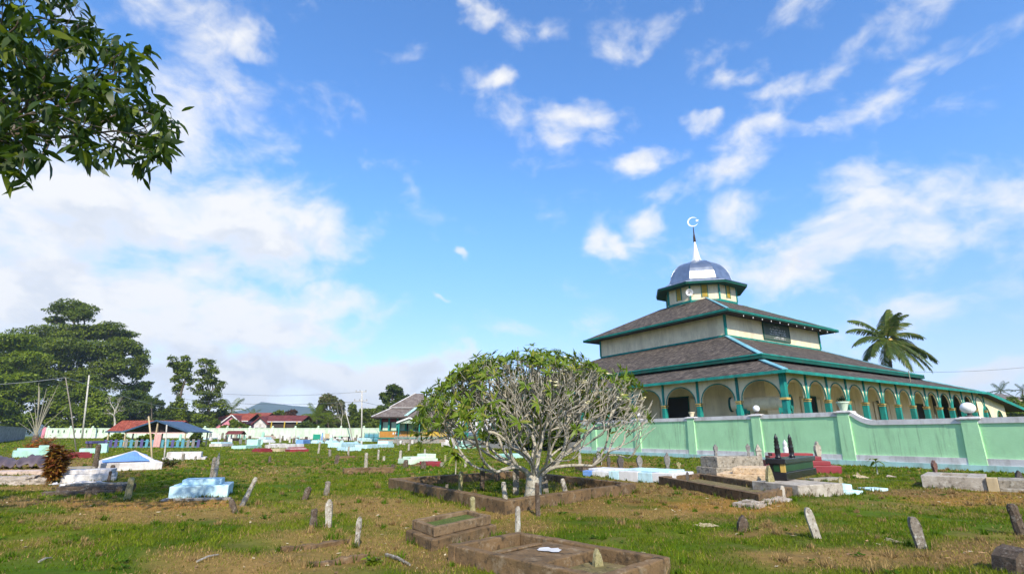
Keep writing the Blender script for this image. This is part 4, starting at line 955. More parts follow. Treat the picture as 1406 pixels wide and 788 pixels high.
def skeleton(origin, tips, r_tip, mb, rng, t=0.42, up=0.18, expo=0.42, jit=0.06, sides=6, first=None, wob=0.5):
    """branching that reaches every tip: groups of tips share a limb until they part"""
    def rec(pos, dirv, idx, depth):
        T = tips[idx]; r0 = r_tip * len(idx) ** expo
        if len(idx) == 1: tgt = T[0]; parts = []
        else:
            k = 3 if (len(idx) > 12 and rng.random() < 0.4) else 2
            c = T[rng.choice(len(idx), k, replace=False)]
            for _ in range(5):
                lab = np.argmin(((T[:, None] - c[None]) ** 2).sum(-1), 1)
                for q in range(k):
                    if (lab == q).any(): c[q] = T[lab == q].mean(0)
            parts = [idx[lab == q] for q in range(k) if (lab == q).any()]
            cen = T.mean(0); f = (first if (depth == 0 and first is not None) else t * (0.85 + 0.3 * rng.random()))
            tgt = pos + (cen - pos) * f + np.array((0, 0, -up * np.linalg.norm(cen - pos) * f * (0.6 if depth < 3 else 0.2)))
            if depth: tgt = tgt + rng.normal(0, jit, 3) * np.linalg.norm(cen - pos)
        L = np.linalg.norm(tgt - pos)
        r1 = r0 if len(idx) > 1 else r_tip * 0.75
        d0 = dirv / (np.linalg.norm(dirv) + 1e-9); mid = pos + d0 * L * 0.45 * wob + (tgt - pos) * 0.5 * (1 - wob * 0.45) + rng.normal(0, 0.03, 3) * L
        n = 4 if L > r0 * 3 else 3
        pts = []
        for i in range(n + 1):
            s = i / n; pts.append((1 - s) ** 2 * pos + 2 * s * (1 - s) * mid + s * s * tgt)
        mb.tube(pts, [r0 * (1.0 - 0.22 * i / n) if len(idx) > 1 else r0 + (r1 - r0) * i / n for i in range(n + 1)], sides if r0 > r_tip * 1.8 else max(4, sides - 2), cap=len(idx) == 1)
        nd = tgt - pts[-2]
        for p in parts: rec(tgt, nd, p, depth + 1)
    rec(np.array(origin, float), np.array((0, 0, 1.0)), np.arange(len(tips)), 0)

def leaf_quads(base, dirv, nrm, L, Wd, bend, prof=((0, .12), (.35, 1.0), (.7, .75), (1, 0.04))):
    """numpy: one curved leaf per row; returns V, F"""
    n = len(base); side = np.cross(dirv, nrm); side /= np.linalg.norm(side, axis=1)[:, None] + 1e-9
    up = np.cross(side, dirv); rows = []
    for s, w in prof:
        c = base + dirv * (L * s)[:, None] - up * (bend * L * s * s)[:, None] * 1.0
        e = side * (Wd * w / 2)[:, None]; rows += [c - e, c + e]
    V = np.stack(rows, 1).reshape(-1, 3); k = len(rows)
    f = np.array([(2 * i, 2 * i + 1, 2 * i + 3, 2 * i + 2) for i in range(len(prof) - 1)])
    Fq = (np.arange(n)[:, None, None] * k + f[None]).reshape(-1, 4)
    return V, Fq

def unit(a): return a / (np.linalg.norm(a, axis=-1, keepdims=True) + 1e-9)

# ---- frangipani (foreground tree inside the kerb)
def frangipani():
    rng = np.random.default_rng(5)
    base = GP(733, 683); Y = base.y; s = 1 / ppm(Y, 1.0)
    t = thing('frangipani_tree', 'spreading frangipani tree with bare grey branches inside the mossy kerb', 'tree', base)
    # crown envelope: a broad dome, photo 565..893 wide, top at 476
    cx = ((565 + 893) / 2 - 733) * s; Rx = (893 - 565) / 2 * s * 1.02; top = AT(738, 489, Y).z - base.z; rim = AT(738, 592, Y).z - base.z
    N = 1250; tips = []
    while len(tips) < N:
        a = rng.random() * 2 * np.pi; r = np.sqrt(rng.random()) ** 0.9
        x, y = r * np.cos(a), r * np.sin(a)
        lobes = 1 + 0.07 * np.sin(3 * a + 1) + 0.05 * np.sin(7 * a)
        h = (1 - (r ** 2.1)) ** 0.60
        z = rim + (top - rim) * (h * (0.97 + .05 * rng.normal()))
        if rng.random() < 0.25: z = rim + (z - rim) * (0.35 + .6 * rng.random())
        if r > .8: z += rng.normal(0, .12) + (0.13 if x > 0 else -0.10)
        tips.append((cx + x * Rx * lobes, y * Rx * 0.92, z + 0.06 * rng.normal()))
    tips = np.array(tips)
    mb = MB()
    # twin stems from the ground
    fork = np.array((0.02, 0.0, 0.40))
    mb.tube([(-.02, 0, -0.1), (-.01, 0, 0.1), (0.0, 0, .27), (0.02, 0, .42)], [0.22, .17, .16, .17], 12)
    ng = 8; c = tips[rng.choice(N, ng, replace=False)]
    for _ in range(8):
        lab = np.argmin(((tips[:, None] - c[None]) ** 2).sum(-1), 1)
        for q in range(ng): c[q] = tips[lab == q].mean(0) if (lab == q).any() else c[q]
    for q in range(ng):
        o_ = c[q] - fork; o_[2] = 0; o_ = o_ / (np.linalg.norm(o_) + .3) * .09
        if (lab == q).any(): skeleton(fork + np.array((o_[0], o_[1], -.06)), tips[lab == q], 0.0066, mb, rng, t=0.34, up=0.34, expo=0.40, jit=0.08, sides=7, first=0.20, wob=0.55)
    mb.build('trunk', M['greybark'], t, smooth=True)
    # leaf whorls: thick on the left, the crown top and the far side, thin in front
    px = 733 + tips[:, 0] / s
    zz = (tips[:, 2] - rim) / (top - rim); xx = (tips[:, 0] - cx) / Rx; yy = tips[:, 1] / Rx
    pr = np.where(xx < -0.42, 0.97, 0.05); pr = np.where((xx >= -.42) & (xx < -.2), .38, pr); pr = np.where(yy > 0.32, np.maximum(pr, 0.92), pr); pr = np.where(zz > 0.74, np.maximum(pr, 0.72), pr); pr = np.where((xx > 0.45) & (zz > .5), np.maximum(pr, 0.58), pr)
    pr = np.where((xx > 0.2) & (zz < 0.30) & (yy < 0.4), 0.10, pr)
    on = rng.random(N) < pr; T = tips[on]; n = len(T)
    k = rng.integers(8, 13, n); rep = np.repeat(np.arange(n), k); m = len(rep)
    outw = unit(T - np.array((cx, 0, rim - 0.5))); a = rng.random(m) * 2 * np.pi
    ref = np.cross(outw, np.array((0.3, 0.2, 0.9))); u = unit(ref)[rep]; v = np.cross(outw[rep], u)
    el = 0.35 + 0.55 * rng.random(m)
    d = unit((u * np.cos(a)[:, None] + v * np.sin(a)[:, None]) * np.cos(el)[:, None] + outw[rep] * np.sin(el)[:, None] + np.array((0, 0, .05)))
    L = 0.11 + 0.085 * rng.random(m); V, Fq = leaf_quads(T[rep] + d * 0.01, d, outw[rep] + rng.normal(0, .25, (m, 3)), L, L * 0.27, 0.25 + .4 * rng.random(m))
    o = np_mesh('crown', V, Fq, M['leaf_plum'], t)
    # blossoms, mostly on the right shoulder
    fl = tips[(xx > 0.15) & (zz > 0.25)]; fl = fl[rng.random(len(fl)) < 0.085]; f2 = tips[(xx < 0.15)]; fl = np.concatenate([fl, f2[rng.random(len(f2)) < 0.012]])
    n = len(fl); rep = np.repeat(np.arange(n), 10); m = len(rep); a = rng.random(m) * 6.28
    off = rng.normal(0, .028, (n * 2, 3)); cen = fl[rep] + off[np.repeat(np.arange(n * 2), 5)] + np.array((0, 0, .04))
    d = unit(np.stack([np.cos(a), np.sin(a), 0.2 + 0.5 * rng.random(m)], 1) + np.array((0.1, -.4, .1))); V, Fq = leaf_quads(cen, d, np.tile(np.array((0.1, -.5, 1.0)), (m, 1)), np.full(m, .055), np.full(m, .04), np.full(m, .2))
    np_mesh('blossoms', V, Fq, M['petal'], t)
frangipani()

# ---- overhanging branch, top left
def overhang():
    rng = np.random.default_rng(9)
    poly = [(-190, -120), (60, -120), (92, -25), (122, 28), (172, 50), (212, 78), (238, 112), (247, 150), (237, 188), (213, 220), (182, 244), (150, 245), (110, 226), (62, 214), (48, 238), (24, 244), (-10, 226), (-190, 245)]
    def inside(x, y):
        c = False; n = len(poly)
        for i in range(n):
            (x1, y1), (x2, y2) = poly[i], poly[i - 1]
            if (y1 > y) != (y2 > y) and x < (x2 - x1) * (y - y1) / (y2 - y1) + x1: c = not c
        return c
    t = thing('overhanging_tree', 'leafy dark green tree overhanging from the top left corner', 'tree', (-9.5, 4.2, 0))
    org = np.array((-9.5, 4.2, 0)); tips = []
    while len(tips) < 460:
        x, y = rng.uniform(-190, 250), rng.uniform(-120, 250)
        if not inside(x, y): continue
        edge = 1.0
        Yd = rng.uniform(4.9, 7.3); p = AT(x, y, Yd); tips.append(np.array(p) - org)
    # rest of the crown, out of the frame
    vis = np.array(tips)
    extra = []
    while len(extra) < 150:
        q = rng.normal(0, 1, 3); q /= np.linalg.norm(q); p = np.array((-0.6, -0.3, 4.6)) + q * np.array((2.4, 2.6, 1.7)) * rng.uniform(.6, 1)
        w = p + org; P = np.array([w]); d = w[1] * CP + (w[2] - EYE) * SP
        px, py = proj_np(P)
        if d > 0.3 and px[0] > -170: continue
        extra.append(p)
    tips = np.concatenate([vis, np.array(extra)])
    mb = MB(); fork = np.array((0.1, 0.05, 1.9))
    mb.tube([(0, 0, -.2), (0.02, 0, .4), (0.06, 0.03, 1.2), (0.1, 0.05, 1.95)], [.30, .24, .21, .2], 12)
    skeleton(fork, tips, 0.0055, mb, rng, t=0.42, up=-0.02, expo=0.44, jit=0.05, sides=6, first=0.3)
    mb.build('trunk', M['bark'], t, smooth=True)
    n = len(tips); k = rng.integers(11, 17, n); rep = np.repeat(np.arange(n), k); m = len(rep); a = rng.random(m) * 2 * np.pi
    el = rng.normal(-0.25, 0.55, m)
    d = unit(np.stack([np.cos(a) * np.cos(el), np.sin(a) * np.cos(el), np.sin(el)], 1) + np.array((0.12, 0, -0.25)))
    L = (0.10 + 0.16 * rng.random(m)); base = tips[rep] + rng.normal(0, .05, (m, 3))
    nr = unit(np.array((0, 0, 1.0)) + rng.normal(0, .45, (m, 3)))
    V, Fq = leaf_quads(base, d, nr, L, L * (0.27 + .08 * rng.random(m)), 0.2 + .5 * rng.random(m), ((0, .06), (.18, .62), (.45, 1.0), (.75, .72), (1, .03)))
    np_mesh('crown', V, Fq, M['leaf_mango'], t)
overhang()

# ---- broadleaf trees at a distance: limbs to clumps, each clump a ragged shell of leaf faces
def tree(name, label, Y, base_px, clumps, leaf, nleaf, mat, bark='bark', group=None, flat=0.55, trunk_r=None, seed=1, sub=7, ivy=0, bare=False, depth=1.0, cat='tree', parts=True, clump=.36):
    """clumps: (px, py, rx px, ry px, depth offset in crown widths); base_px: where the trunk stands"""
    rng = np.random.default_rng(seed); q = AT(base_px[0], base_px[1], Y); gzv = gz(q.x, Y); base = np.array((q.x, Y, gzv))
    t = thing(name, label, cat, tuple(base), 0, group)
    subs = []; s = 1 / ppm(Y, 8)
    W_ = (max(c[0] + c[2] for c in clumps) - min(c[0] - c[2] for c in clumps)) * s
    for (px, py, rx, ry, dz) in clumps:
        c = np.array(AT(px, py, Y)) - base; c[1] += dz * W_ * 0.5; rx, ry = rx * s, ry * s
        for _ in range(sub):
            v = rng.normal(0, 1, 3); v /= np.linalg.norm(v); v *= rng.random() ** .4
            rr = (clump + .26 * rng.random())
            subs.append((c + v * np.array((rx, max(rx, ry) * depth, ry * 1.25)) * (1 - rr * .5), rx * rr * .9, ry * rr * 1.15))
    zmin = 0.3
    C_ = np.array([np.maximum(x[0], np.array((-1e9, -1e9, zmin))) for x in subs]); Rx = np.array([x[1] for x in subs]); Rz = np.array([x[2] for x in subs])
    mb = MB(); h = C_[:, 2].min(); fork = np.array((C_[:, 0].mean() * .25, 0, max(.3, min(h * .75, C_[:, 2].mean() * .45))))
    tr = trunk_r or max(.12, W_ * 0.028)
    mb.tube([(0, 0, -.3), tuple(fork * .5), tuple(fork)], [tr * 1.25, tr, tr * .9], 9)
    skeleton(fork, C_, tr * .9 / max(1.5, len(C_) ** .44), mb, rng, t=.45, up=.05, expo=.44, jit=.05, sides=6, first=.3)
    if bare:
        # bare twigs out of every clump
        for c, r in zip(C_, Rx):
            for _ in range(5):
                v = rng.normal(0, 1, 3); v[2] = abs(v[2]); v /= np.linalg.norm(v); mb.tube([c, c + v * r * .6, c + v * r * 1.1 + rng.normal(0, .1, 3) * r], [tr * .10, tr * .07, tr * .04], 4)
    mb.build('trunk', M[bark], t, smooth=True)
    if not bare:
        wgt = Rx * np.maximum(Rz, Rx * .3) + 1e-6; cnt = np.maximum(8, (nleaf * wgt / wgt.sum()).astype(int)); rep = np.repeat(np.arange(len(C_)), cnt); m = len(rep)
        v = unit(rng.normal(0, 1, (m, 3))); rad = 0.55 + 0.5 * rng.random(m) ** .6
        v[:, 2] = np.where(rng.random(m) < flat, np.abs(v[:, 2]), v[:, 2])
        pos = C_[rep] + v * rad[:, None] * np.stack([Rx[rep], Rx[rep], Rz[rep]], 1)
        pos[:, 2] = np.maximum(pos[:, 2], 0.1)
        if ivy:
            ai = rng.random(ivy) * 6.28; zi = rng.random(ivy); z = zi * fork[2] * 1.9; ri = tr * (1.2 + rng.random(ivy) * 1.6)
            pos = np.concatenate([pos, np.stack([np.cos(ai) * ri + C_[:, 0].mean() * .25 * zi, np.sin(ai) * ri, z], 1)]); v = np.concatenate([v, unit(np.stack([np.cos(ai), np.sin(ai), .4 + 0 * ai], 1))]); m += ivy
        nr = unit(v * .5 + np.array((0, 0, .7)) + rng.normal(0, .55, (m, 3))); d = unit(np.cross(nr, rng.normal(0, 1, (m, 3))))
        L = leaf * (0.6 + .8 * rng.random(m)); V, Fq = leaf_quads(pos, d, nr, L, L * .62, .25 + 0 * L, ((0, .35), (.5, 1.0), (1, .2)))
        np_mesh('crown', V, Fq, M[mat], t)
    return t

FOR = 'trees rising behind the far cemetery wall'
tree('rain_tree', 'giant rain tree with a broad layered dome crown on the left', 150, (112, 602),
     [(100, 424, 36, 9, 0), (62, 436, 18, 6, .2), (128, 438, 22, 8, -.2), (95, 458, 62, 12, 0), (150, 455, 36, 10, .1), (45, 466, 40, 12, .2), (165, 478, 30, 13, 0), (185, 492, 18, 14, .1), (120, 486, 58, 15, -.3), (60, 492, 45, 14, -.2), (170, 505, 30, 12, -.2), (188, 512, 14, 10, 0), (95, 515, 60, 15, -.4), (140, 528, 50, 14, -.3), (60, 535, 45, 14, -.3), (170, 535, 22, 12, .2)], .50, 95000, 'leaf_rain', seed=21, sub=21, clump=.27, group=FOR, trunk_r=1.1, depth=.8)
tree('broadleaf_tree', 'bright green bushy tree at the left edge behind the grey wall', 120, (10, 606),
     [(5, 470, 40, 13, .2), (-35, 470, 40, 14, 0), (20, 492, 34, 12, .2), (-10, 500, 40, 14, 0), (15, 522, 42, 14, -.2), (-20, 535, 40, 14, 0), (38, 540, 26, 12, -.2), (10, 558, 42, 16, -.2), (-30, 565, 40, 16, 0), (28, 580, 30, 12, 0)], .48, 42000, 'leaf_bright', seed=22, sub=10, group=FOR)
tree('broadleaf_tree', 'mid green tree below the rain tree, behind the white pole', 128, (120, 604),
     [(90, 545, 26, 13, 0), (125, 548, 28, 14, .2), (70, 565, 26, 14, 0), (105, 568, 34, 15, -.2), (140, 570, 26, 14, 0), (85, 586, 34, 10, 0), (130, 588, 34, 10, 0), (110, 535, 22, 10, .1)], .48, 30000, 'leaf_bright', seed=23, sub=10, group=FOR)
tree('broadleaf_tree', 'dark evergreen at the right foot of the giant rain tree', 140, (185, 604),
     [(172, 548, 22, 12, 0), (196, 545, 16, 9, .1), (165, 568, 28, 13, 0), (192, 566, 24, 13, -.1), (210, 556, 12, 7, 0), (180, 586, 34, 11, 0), (215, 580, 18, 11, 0), (203, 527, 9, 4, 0)], .48, 24000, 'leaf_dark', seed=24, group=FOR)
tree('broadleaf_tree', 'low dark tree between the pavilion and the two slender trees', 135, (236, 604), [(222, 566, 16, 12, 0), (240, 574, 20, 11, .1), (226, 586, 24, 9, -.1), (254, 584, 18, 10, 0)], .5, 13000, 'leaf_dark', seed=25, group=FOR)
tree('slender_tree', 'tall slender tree with a round top and an ivy clad trunk', 130, (245, 604), [(248, 496, 18, 8, 0), (236, 505, 11, 7, .3), (262, 505, 12, 8, -.3), (250, 513, 18, 7, 0), (240, 520, 9, 6, 0), (258, 522, 8, 6, .2), (245, 536, 7, 10, 0), (244, 556, 8, 12, 0), (233, 565, 8, 8, 0)], .42, 6500, 'leaf_rain', seed=26, sub=11, clump=.22, ivy=2600, trunk_r=.45, group='pair of slender trees', depth=.9)
tree('slender_tree', 'tall ragged conical tree beside the round topped slender one', 132, (284, 604), [(283, 498, 15, 6, 0), (273, 510, 12, 6, .4), (297, 508, 12, 7, -.2), (285, 520, 18, 7, 0), (299, 530, 12, 7, .2), (271, 532, 12, 7, 0), (286, 542, 22, 8, 0), (280, 556, 25, 9, 0), (298, 556, 12, 8, .2), (284, 572, 26, 9, 0)], .42, 8500, 'leaf_rain', seed=27, sub=11, clump=.20, trunk_r=.42, ivy=600, group='pair of slender trees', depth=.9)
tree('broadleaf_tree', 'dark thicket tree between the slender trees and the pink house', 138, (262, 604), [(258, 576, 20, 13, 0), (278, 578, 22, 13, .1), (300, 572, 12, 9, .3), (246, 588, 18, 9, -.1)], .5, 12000, 'leaf_dark', seed=28, group=FOR)
tree('red_leaved_tree', 'rounded reddish brown tree behind the maroon roofed house', 165, (401, 602), [(400, 570, 11, 7, 0), (392, 576, 8, 6, .1), (410, 577, 8, 7, 0)], .55, 4500, 'leaf_red', seed=29, group=FOR)
tree('broadleaf_tree', 'small green tree peeping over the maroon roof', 170, (382, 602), [(382, 568, 9, 4, 0), (378, 573, 9, 5, .1), (388, 574, 8, 5, 0)], .55, 2600, 'leaf_rain', seed=30, group=FOR)
tree('broadleaf_tree', 'dense olive tree behind the banana palms left of the utility pole', 150, (452, 603), [(452, 549, 13, 8, 0), (442, 560, 10, 8, .1), (463, 560, 12, 9, 0), (450, 574, 24, 9, -.1), (470, 580, 14, 10, 0), (434, 580, 16, 10, 0), (458, 588, 28, 9, 0), (425, 586, 12, 7, 0)], .5, 19000, 'leaf_olive', seed=31, group=FOR)
tree('dead_tree', 'leafless grey tree in front of the dense olive tree', 140, (468, 603), [(466, 556, 10, 8, 0), (474, 566, 8, 8, 0), (462, 570, 9, 7, 0)], .4, 0, 'leaf_olive', bark='greybark', seed=32, bare=True, sub=5, trunk_r=.12, group=FOR)
tree('broadleaf_tree', 'low green tree row between the utility pole and the teal house', 150, (505, 603), [(490, 573, 12, 8, 0), (505, 571, 14, 8, .1), (520, 568, 12, 9, 0), (492, 584, 16, 10, 0), (510, 584, 20, 11, 0), (484, 566, 8, 9, 0), (478, 582, 12, 10, 0), (526, 580, 12, 11, 0)], .5, 17000, 'leaf_rain', seed=33, group=FOR)
tree('broadleaf_tree', 'round dark tree standing behind the grey hipped roof', 130, (545, 603), [(541, 537, 14, 7, 0), (532, 546, 10, 8, .1), (553, 546, 12, 9, 0), (543, 556, 17, 8, -.1), (530, 566, 10, 8, 0), (553, 566, 14, 9, 0)], .5, 10000, 'leaf_dark', seed=34, group=FOR)
tree('dead_tree', 'bare grey tree standing before the dark forest', 118, (155, 606), [(152, 548, 8, 8, 0), (160, 552, 10, 10, .2), (165, 562, 8, 8, 0), (148, 566, 7, 9, 0)], .4, 0, 'leaf_olive', bark='greybark', seed=35, bare=True, sub=5, trunk_r=.22, group=FOR)
tree('bush', 'leafy bush behind the pavilion under its red roof', 66, (158, 612), [(152, 603, 8, 5, 0), (160, 600, 9, 5, .1), (170, 604, 6, 4, 0)], .22, 2600, 'leaf_bright', seed=36, cat='shrub', group='bushes round the pavilion', trunk_r=.06)
tree('bush', 'leafy bush under the blue gable of the pavilion', 66, (199, 612), [(196, 603, 8, 5, 0), (204, 601, 8, 5, .1)], .22, 2200, 'leaf_bright', seed=37, cat='shrub', group='bushes round the pavilion', trunk_r=.06)
tree('bush', 'dark bush at the right post of the pavilion', 66, (268, 612), [(268, 598, 7, 7, 0), (272, 606, 6, 5, .1)], .22, 2000, 'leaf_dark', seed=38, cat='shrub', group='bushes round the pavilion', trunk_r=.06)
HB = 'bushes along the houses'
tree('bush', 'green bush before the pink house gable', 124, (300, 604), [(292, 583, 10, 5, 0), (276, 585, 12, 5, .1), (262, 587, 10, 4, 0)], .4, 3600, 'leaf_rain', seed=39, cat='shrub', group=HB)
tree('bush', 'green bush at the right corner of the pink house', 124, (325, 604), [(323, 583, 9, 6, 0), (335, 586, 7, 4, .1), (312, 587, 7, 3, 0)], .4, 3000, 'leaf_rain', seed=40, cat='shrub', group=HB)
tree('bush', 'dark shrubs hanging over the wall right of the maroon house', 124, (425, 604), [(422, 583, 10, 6, 0), (412, 587, 8, 4, .1), (436, 586, 10, 5, 0)], .4, 3200, 'leaf_dark', seed=41, cat='shrub', group=HB)
tree('broadleaf_tree', 'dark hedge tree behind the frangipani crown, beside the wall end', 46, (762, 622), [(700, 585, 26, 20, 0), (735, 575, 28, 22, .1), (770, 585, 26, 22, 0), (725, 603, 34, 13, 0), (770, 606, 26, 12, 0), (795, 592, 12, 14, .1), (672, 597, 18, 11, 0)], .24, 12000, 'leaf_dark', seed=42, group='dark trees beside the mosque')
tree('broadleaf_tree', 'bushy tree at the right edge beyond the mosque lean-to', 95, (1396, 596), [(1385, 556, 14, 9, 0), (1402, 560, 14, 9, .1), (1390, 572, 18, 10, 0), (1410, 550, 10, 7, 0), (1412, 575, 16, 12, 0)], .4, 8000, 'leaf_bright', seed=43, group='trees beyond the mosque')

# ---- palms
def frond_mesh(L, droop, az, el, nl=26, wid=.30, wind=(0, 0, 0), rng=None, curl=1.0):
    """one feather frond from the origin: rachis and drooping leaflets; returns V, F of quads"""
    d = Vector((math.cos(az) * math.cos(el), math.sin(az) * math.cos(el), math.sin(el))); p = Vector((0, 0, 0)); pts = [p.copy()]; dirs = [d.copy()]; n = 16
    for i in range(n):
        d = (d + Vector((0, 0, -droop / n * (0.5 + 1.2 * i / n))) + Vector(wind) / n).normalized(); p = p + d * (L / n); pts.append(p.copy()); dirs.append(d.copy())
    V = []; Fq = []
    def quad(a, b, c, e):
        k = len(V); V.extend([a, b, c, e]); Fq.append((k, k + 1, k + 2, k + 3))
    for i in range(n):
        s = dirs[i].cross(Vector((0, 0, 1))); s = s.normalized() if s.length > .05 else Vector((1, 0, 0)); w0 = .05 * L / 4 * (1 - i / n * .8); w1 = .05 * L / 4 * (1 - (i + 1) / n * .8)
        quad(pts[i] - s * w0, pts[i] + s * w0, pts[i + 1] + s * w1, pts[i + 1] - s * w1)
        u = s.cross(dirs[i]); quad(pts[i] - u * w0, pts[i] + u * w0, pts[i + 1] + u * w1, pts[i + 1] - u * w1)
    for k in range(nl * 2):
        f = 0.10 + 0.90 * (k // 2) / nl; i = min(n - 1, int(f * n)); fr = f * n - i; b = pts[i].lerp(pts[i + 1], fr); dd = dirs[i]
        s = dd.cross(Vector((0, 0, 1))); s = s.normalized() if s.length > .05 else Vector((1, 0, 0))
        sg = 1 if k % 2 else -1; ln = L * wid * (math.sin(math.pi * (0.12 + 0.80 * f)) ** .7) * (0.85 + .3 * rng.random())
        ld = (s * sg * (0.75 + .2 * rng.random()) + dd * 0.65 + Vector((0, 0, -0.30 - .25 * rng.random() * curl)) + Vector(wind) * .5).normalized()
        mid = b + ld * ln * .5; ld2 = (ld + Vector((0, 0, -.55 * curl))).normalized(); tp = mid + ld2 * ln * .5
        wd = dd * (0.0135 * L * (0.8 + .4 * rng.random()))
        quad(b - wd * .6, b + wd * .6, mid + wd, mid - wd); quad(mid - wd, mid + wd, tp + wd * .12, tp - wd * .12)
    return np.array([tuple(v) for v in V]), np.array(Fq)

def palm(name, label, Y, crown_px, base_px, fronds, L, mat='leaf_palm', group=None, trunk_r=.17, wind=(0, 0, 0), seed=1, droop=1.0, nl=26, cat='palm', one=False, wid=.3):
    rng = np.random.default_rng(seed); q = AT(base_px[0], base_px[1], Y); base = Vector((q.x, Y, gz(q.x, Y))); c = AT(crown_px[0], crown_px[1], Y) - base
    t = thing(name, label, cat, base, 0, group); mb = MB()
    mb.tube([(0, 0, -.2), (c.x * .2, 0, c.z * .3), (c.x * .6, 0, c.z * .7), (c.x, 0, c.z)], [trunk_r * 1.4, trunk_r, trunk_r * .85, trunk_r * .8], 9); mb.build('trunk', M['bark'], t, smooth=True)
    allV = []; allF = []; k = 0
    for (az, el, ll) in fronds:
        V, Fq = frond_mesh(L * ll, droop * (0.9 + .3 * rng.random()), R(az), R(el), nl, wid, wind, rng)
        V = V + np.array((c.x, c.y, c.z))
        if one: allV.append(V); allF.append(Fq + k); k += len(V)
        else: np_mesh('frond', V, Fq, M[mat], t)
    if one: np_mesh('crown', np.concatenate(allV), np.concatenate(allF), M[mat], t)
    return t, c
def build_palms():
    # azimuth 0 = right, 180 = left, 270 = towards the camera
    fr = [(75, 78, .9), (100, 84, .85), (40, 74, .9), (20, 60, .95), (300, 76, .8), (250, 68, .8), (150, 55, 1.0), (165, 40, .95), (185, 18, 1.05), (200, 2, 1.0), (225, -12, .95), (250, -28, 1.0), (265, -42, 1.0), (285, -35, 1.05), (300, -25, 1.05), (320, -32, 1.1), (345, -8, 1.15), (10, 4, 1.1), (25, 22, 1.0), (5, 36, 1.0), (60, 15, 1.0), (110, 5, 1.0), (140, -15, 1.0), (80, -25, 1.0)]
    t, c = palm('coconut_palm', 'tall windswept coconut palm rising behind the mosque roof', 62, (1219, 466), (1236, 598), fr, 4.75, wind=(0.35, -.05, 0), seed=3, droop=1.15, nl=56, wid=.27)
    m = MB(); rr = random.Random(5)
    for k in range(9):
        a = rr.random() * 6.28; r = .32; m.lathe([(.02, 0), (.12, .06), (.15, .16), (.10, .27), (.01, .32)], 8, (c.x + r * math.cos(a), c.y + r * math.sin(a)))
        n = 5 * 8
        for i in range(n): v = m.v[-n + i]; m.v[-n + i] = (v[0], v[1], v[2] + c.z - .45 + .25 * math.sin(k))
    m.build('coconuts', M['gold'], t, smooth=True)
    ring = lambda n, els, rr: [(360 * k / n + rr.random() * 20, els[k % len(els)] + rr.random() * 12, .85 + .3 * rr.random()) for k in range(n)]
    r = random.Random(8)
    g = 'small palms in the distance'
    palm('palm_tree', 'dark palm beside the right foot of the rain tree', 132, (208, 552), (206, 604), ring(13, (55, 20, -10), r), 3.4, 'leaf_dark', g, seed=5, one=True, nl=16)
    palm('palm_tree', 'palm to the left of the pink house roof', 150, (318, 563), (318, 602), ring(13, (60, 25, -5), r), 4.2, 'leaf_rain', g, seed=6, one=True, nl=16)
    palm('palm_tree', 'palm between the pink house and the maroon roof', 152, (346, 571), (346, 602), ring(11, (60, 30, 5), r), 2.8, 'leaf_rain', g, seed=7, one=True, nl=14)
    palm('palm_tree', 'feathery palm in front of the olive tree', 142, (434, 572), (436, 603), ring(14, (60, 28, 0), r), 4.4, 'leaf_bright', g, seed=8, one=True, nl=18)
    palm('palm_tree', 'short palm standing over the wall by the leaning pole', 142, (450, 580), (452, 603), ring(12, (60, 28, 0), r), 3.6, 'leaf_rain', g, seed=9, one=True, nl=18)
    palm('palm_tree', 'small palm far right above the mosque lean-to', 150, (1374, 537), (1376, 596), ring(13, (60, 15, -20), r), 3.2, 'leaf_dark', g, seed=10, one=True, nl=16)
    palm('palm_tree', 'palm cut by the right edge of the frame', 150, (1404, 536), (1405, 596), ring(12, (60, 15, -20), r), 2.6, 'leaf_dark', g, seed=12, one=True, nl=16)
build_palms()

# ---- shrubs and saplings among the graves
def shrub(name, label, base, h, rad, n, leaf, mat, seed, cat='shrub', upright=.8, group=None, slim=.28):
    rng = np.random.default_rng(seed); t = thing(name, label, cat, base, 0, group); mb = MB(); ns = 9
    tips = np.stack([rng.normal(0, rad * .5, 40), rng.normal(0, rad * .5, 40), h * (.3 + .65 * rng.random(40))], 1)
    for i in range(40):
        mb.tube([(tips[i, 0] * .1, tips[i, 1] * .1, -.02), tuple(tips[i] * np.array((.5, .5, .55))), tuple(tips[i])], [.012, .009, .005], 4)
    mb.build('stem', M['bark'], t)
    rep = rng.integers(0, 40, n); f = .35 + .65 * rng.random(n)
    base_ = tips[rep] * np.stack([f, f, f], 1); a = rng.random(n) * 6.28; el = upright * (.2 + rng.random(n))
    d = unit(np.stack([np.cos(a) * np.cos(el), np.sin(a) * np.cos(el), np.sin(el)], 1)); L = leaf * (.7 + .6 * rng.random(n))
    V, Fq = leaf_quads(base_, d, unit(np.array((0, 0, 1.)) + rng.normal(0, .3, (n, 3))), L, L * slim, .5 + .4 * rng.random(n)); np_mesh('foliage', V, Fq, M[mat], t)
    return t
p = GP(71, 662); shrub('croton_shrub', 'dark red and yellow croton shrub left of the white tomb', p, 52 / ppm(p.y), 11.5 / ppm(p.y), 2600, .16, 'leaf_croton', 51, slim=.36)
p = GP(46, 619); shrub('flowering_shrub', 'orange red shrub at the foot of the dead stems', p, 14 / ppm(p.y), 22 / ppm(p.y), 500, .25, 'leaf_orange', 52, group='orange shrubs')
p = GP(60, 613); shrub('flowering_shrub', 'taller red shrub behind the aqua tomb', p, 16 / ppm(p.y), 16 / ppm(p.y), 400, .25, 'leaf_orange', 53, group='orange shrubs')
p = GP(69, 617); shrub('flowering_shrub', 'yellowish shrub right of the aqua tomb head', p, 9 / ppm(p.y), 14 / ppm(p.y), 300, .2, 'leaf_croton', 56, group='orange shrubs')
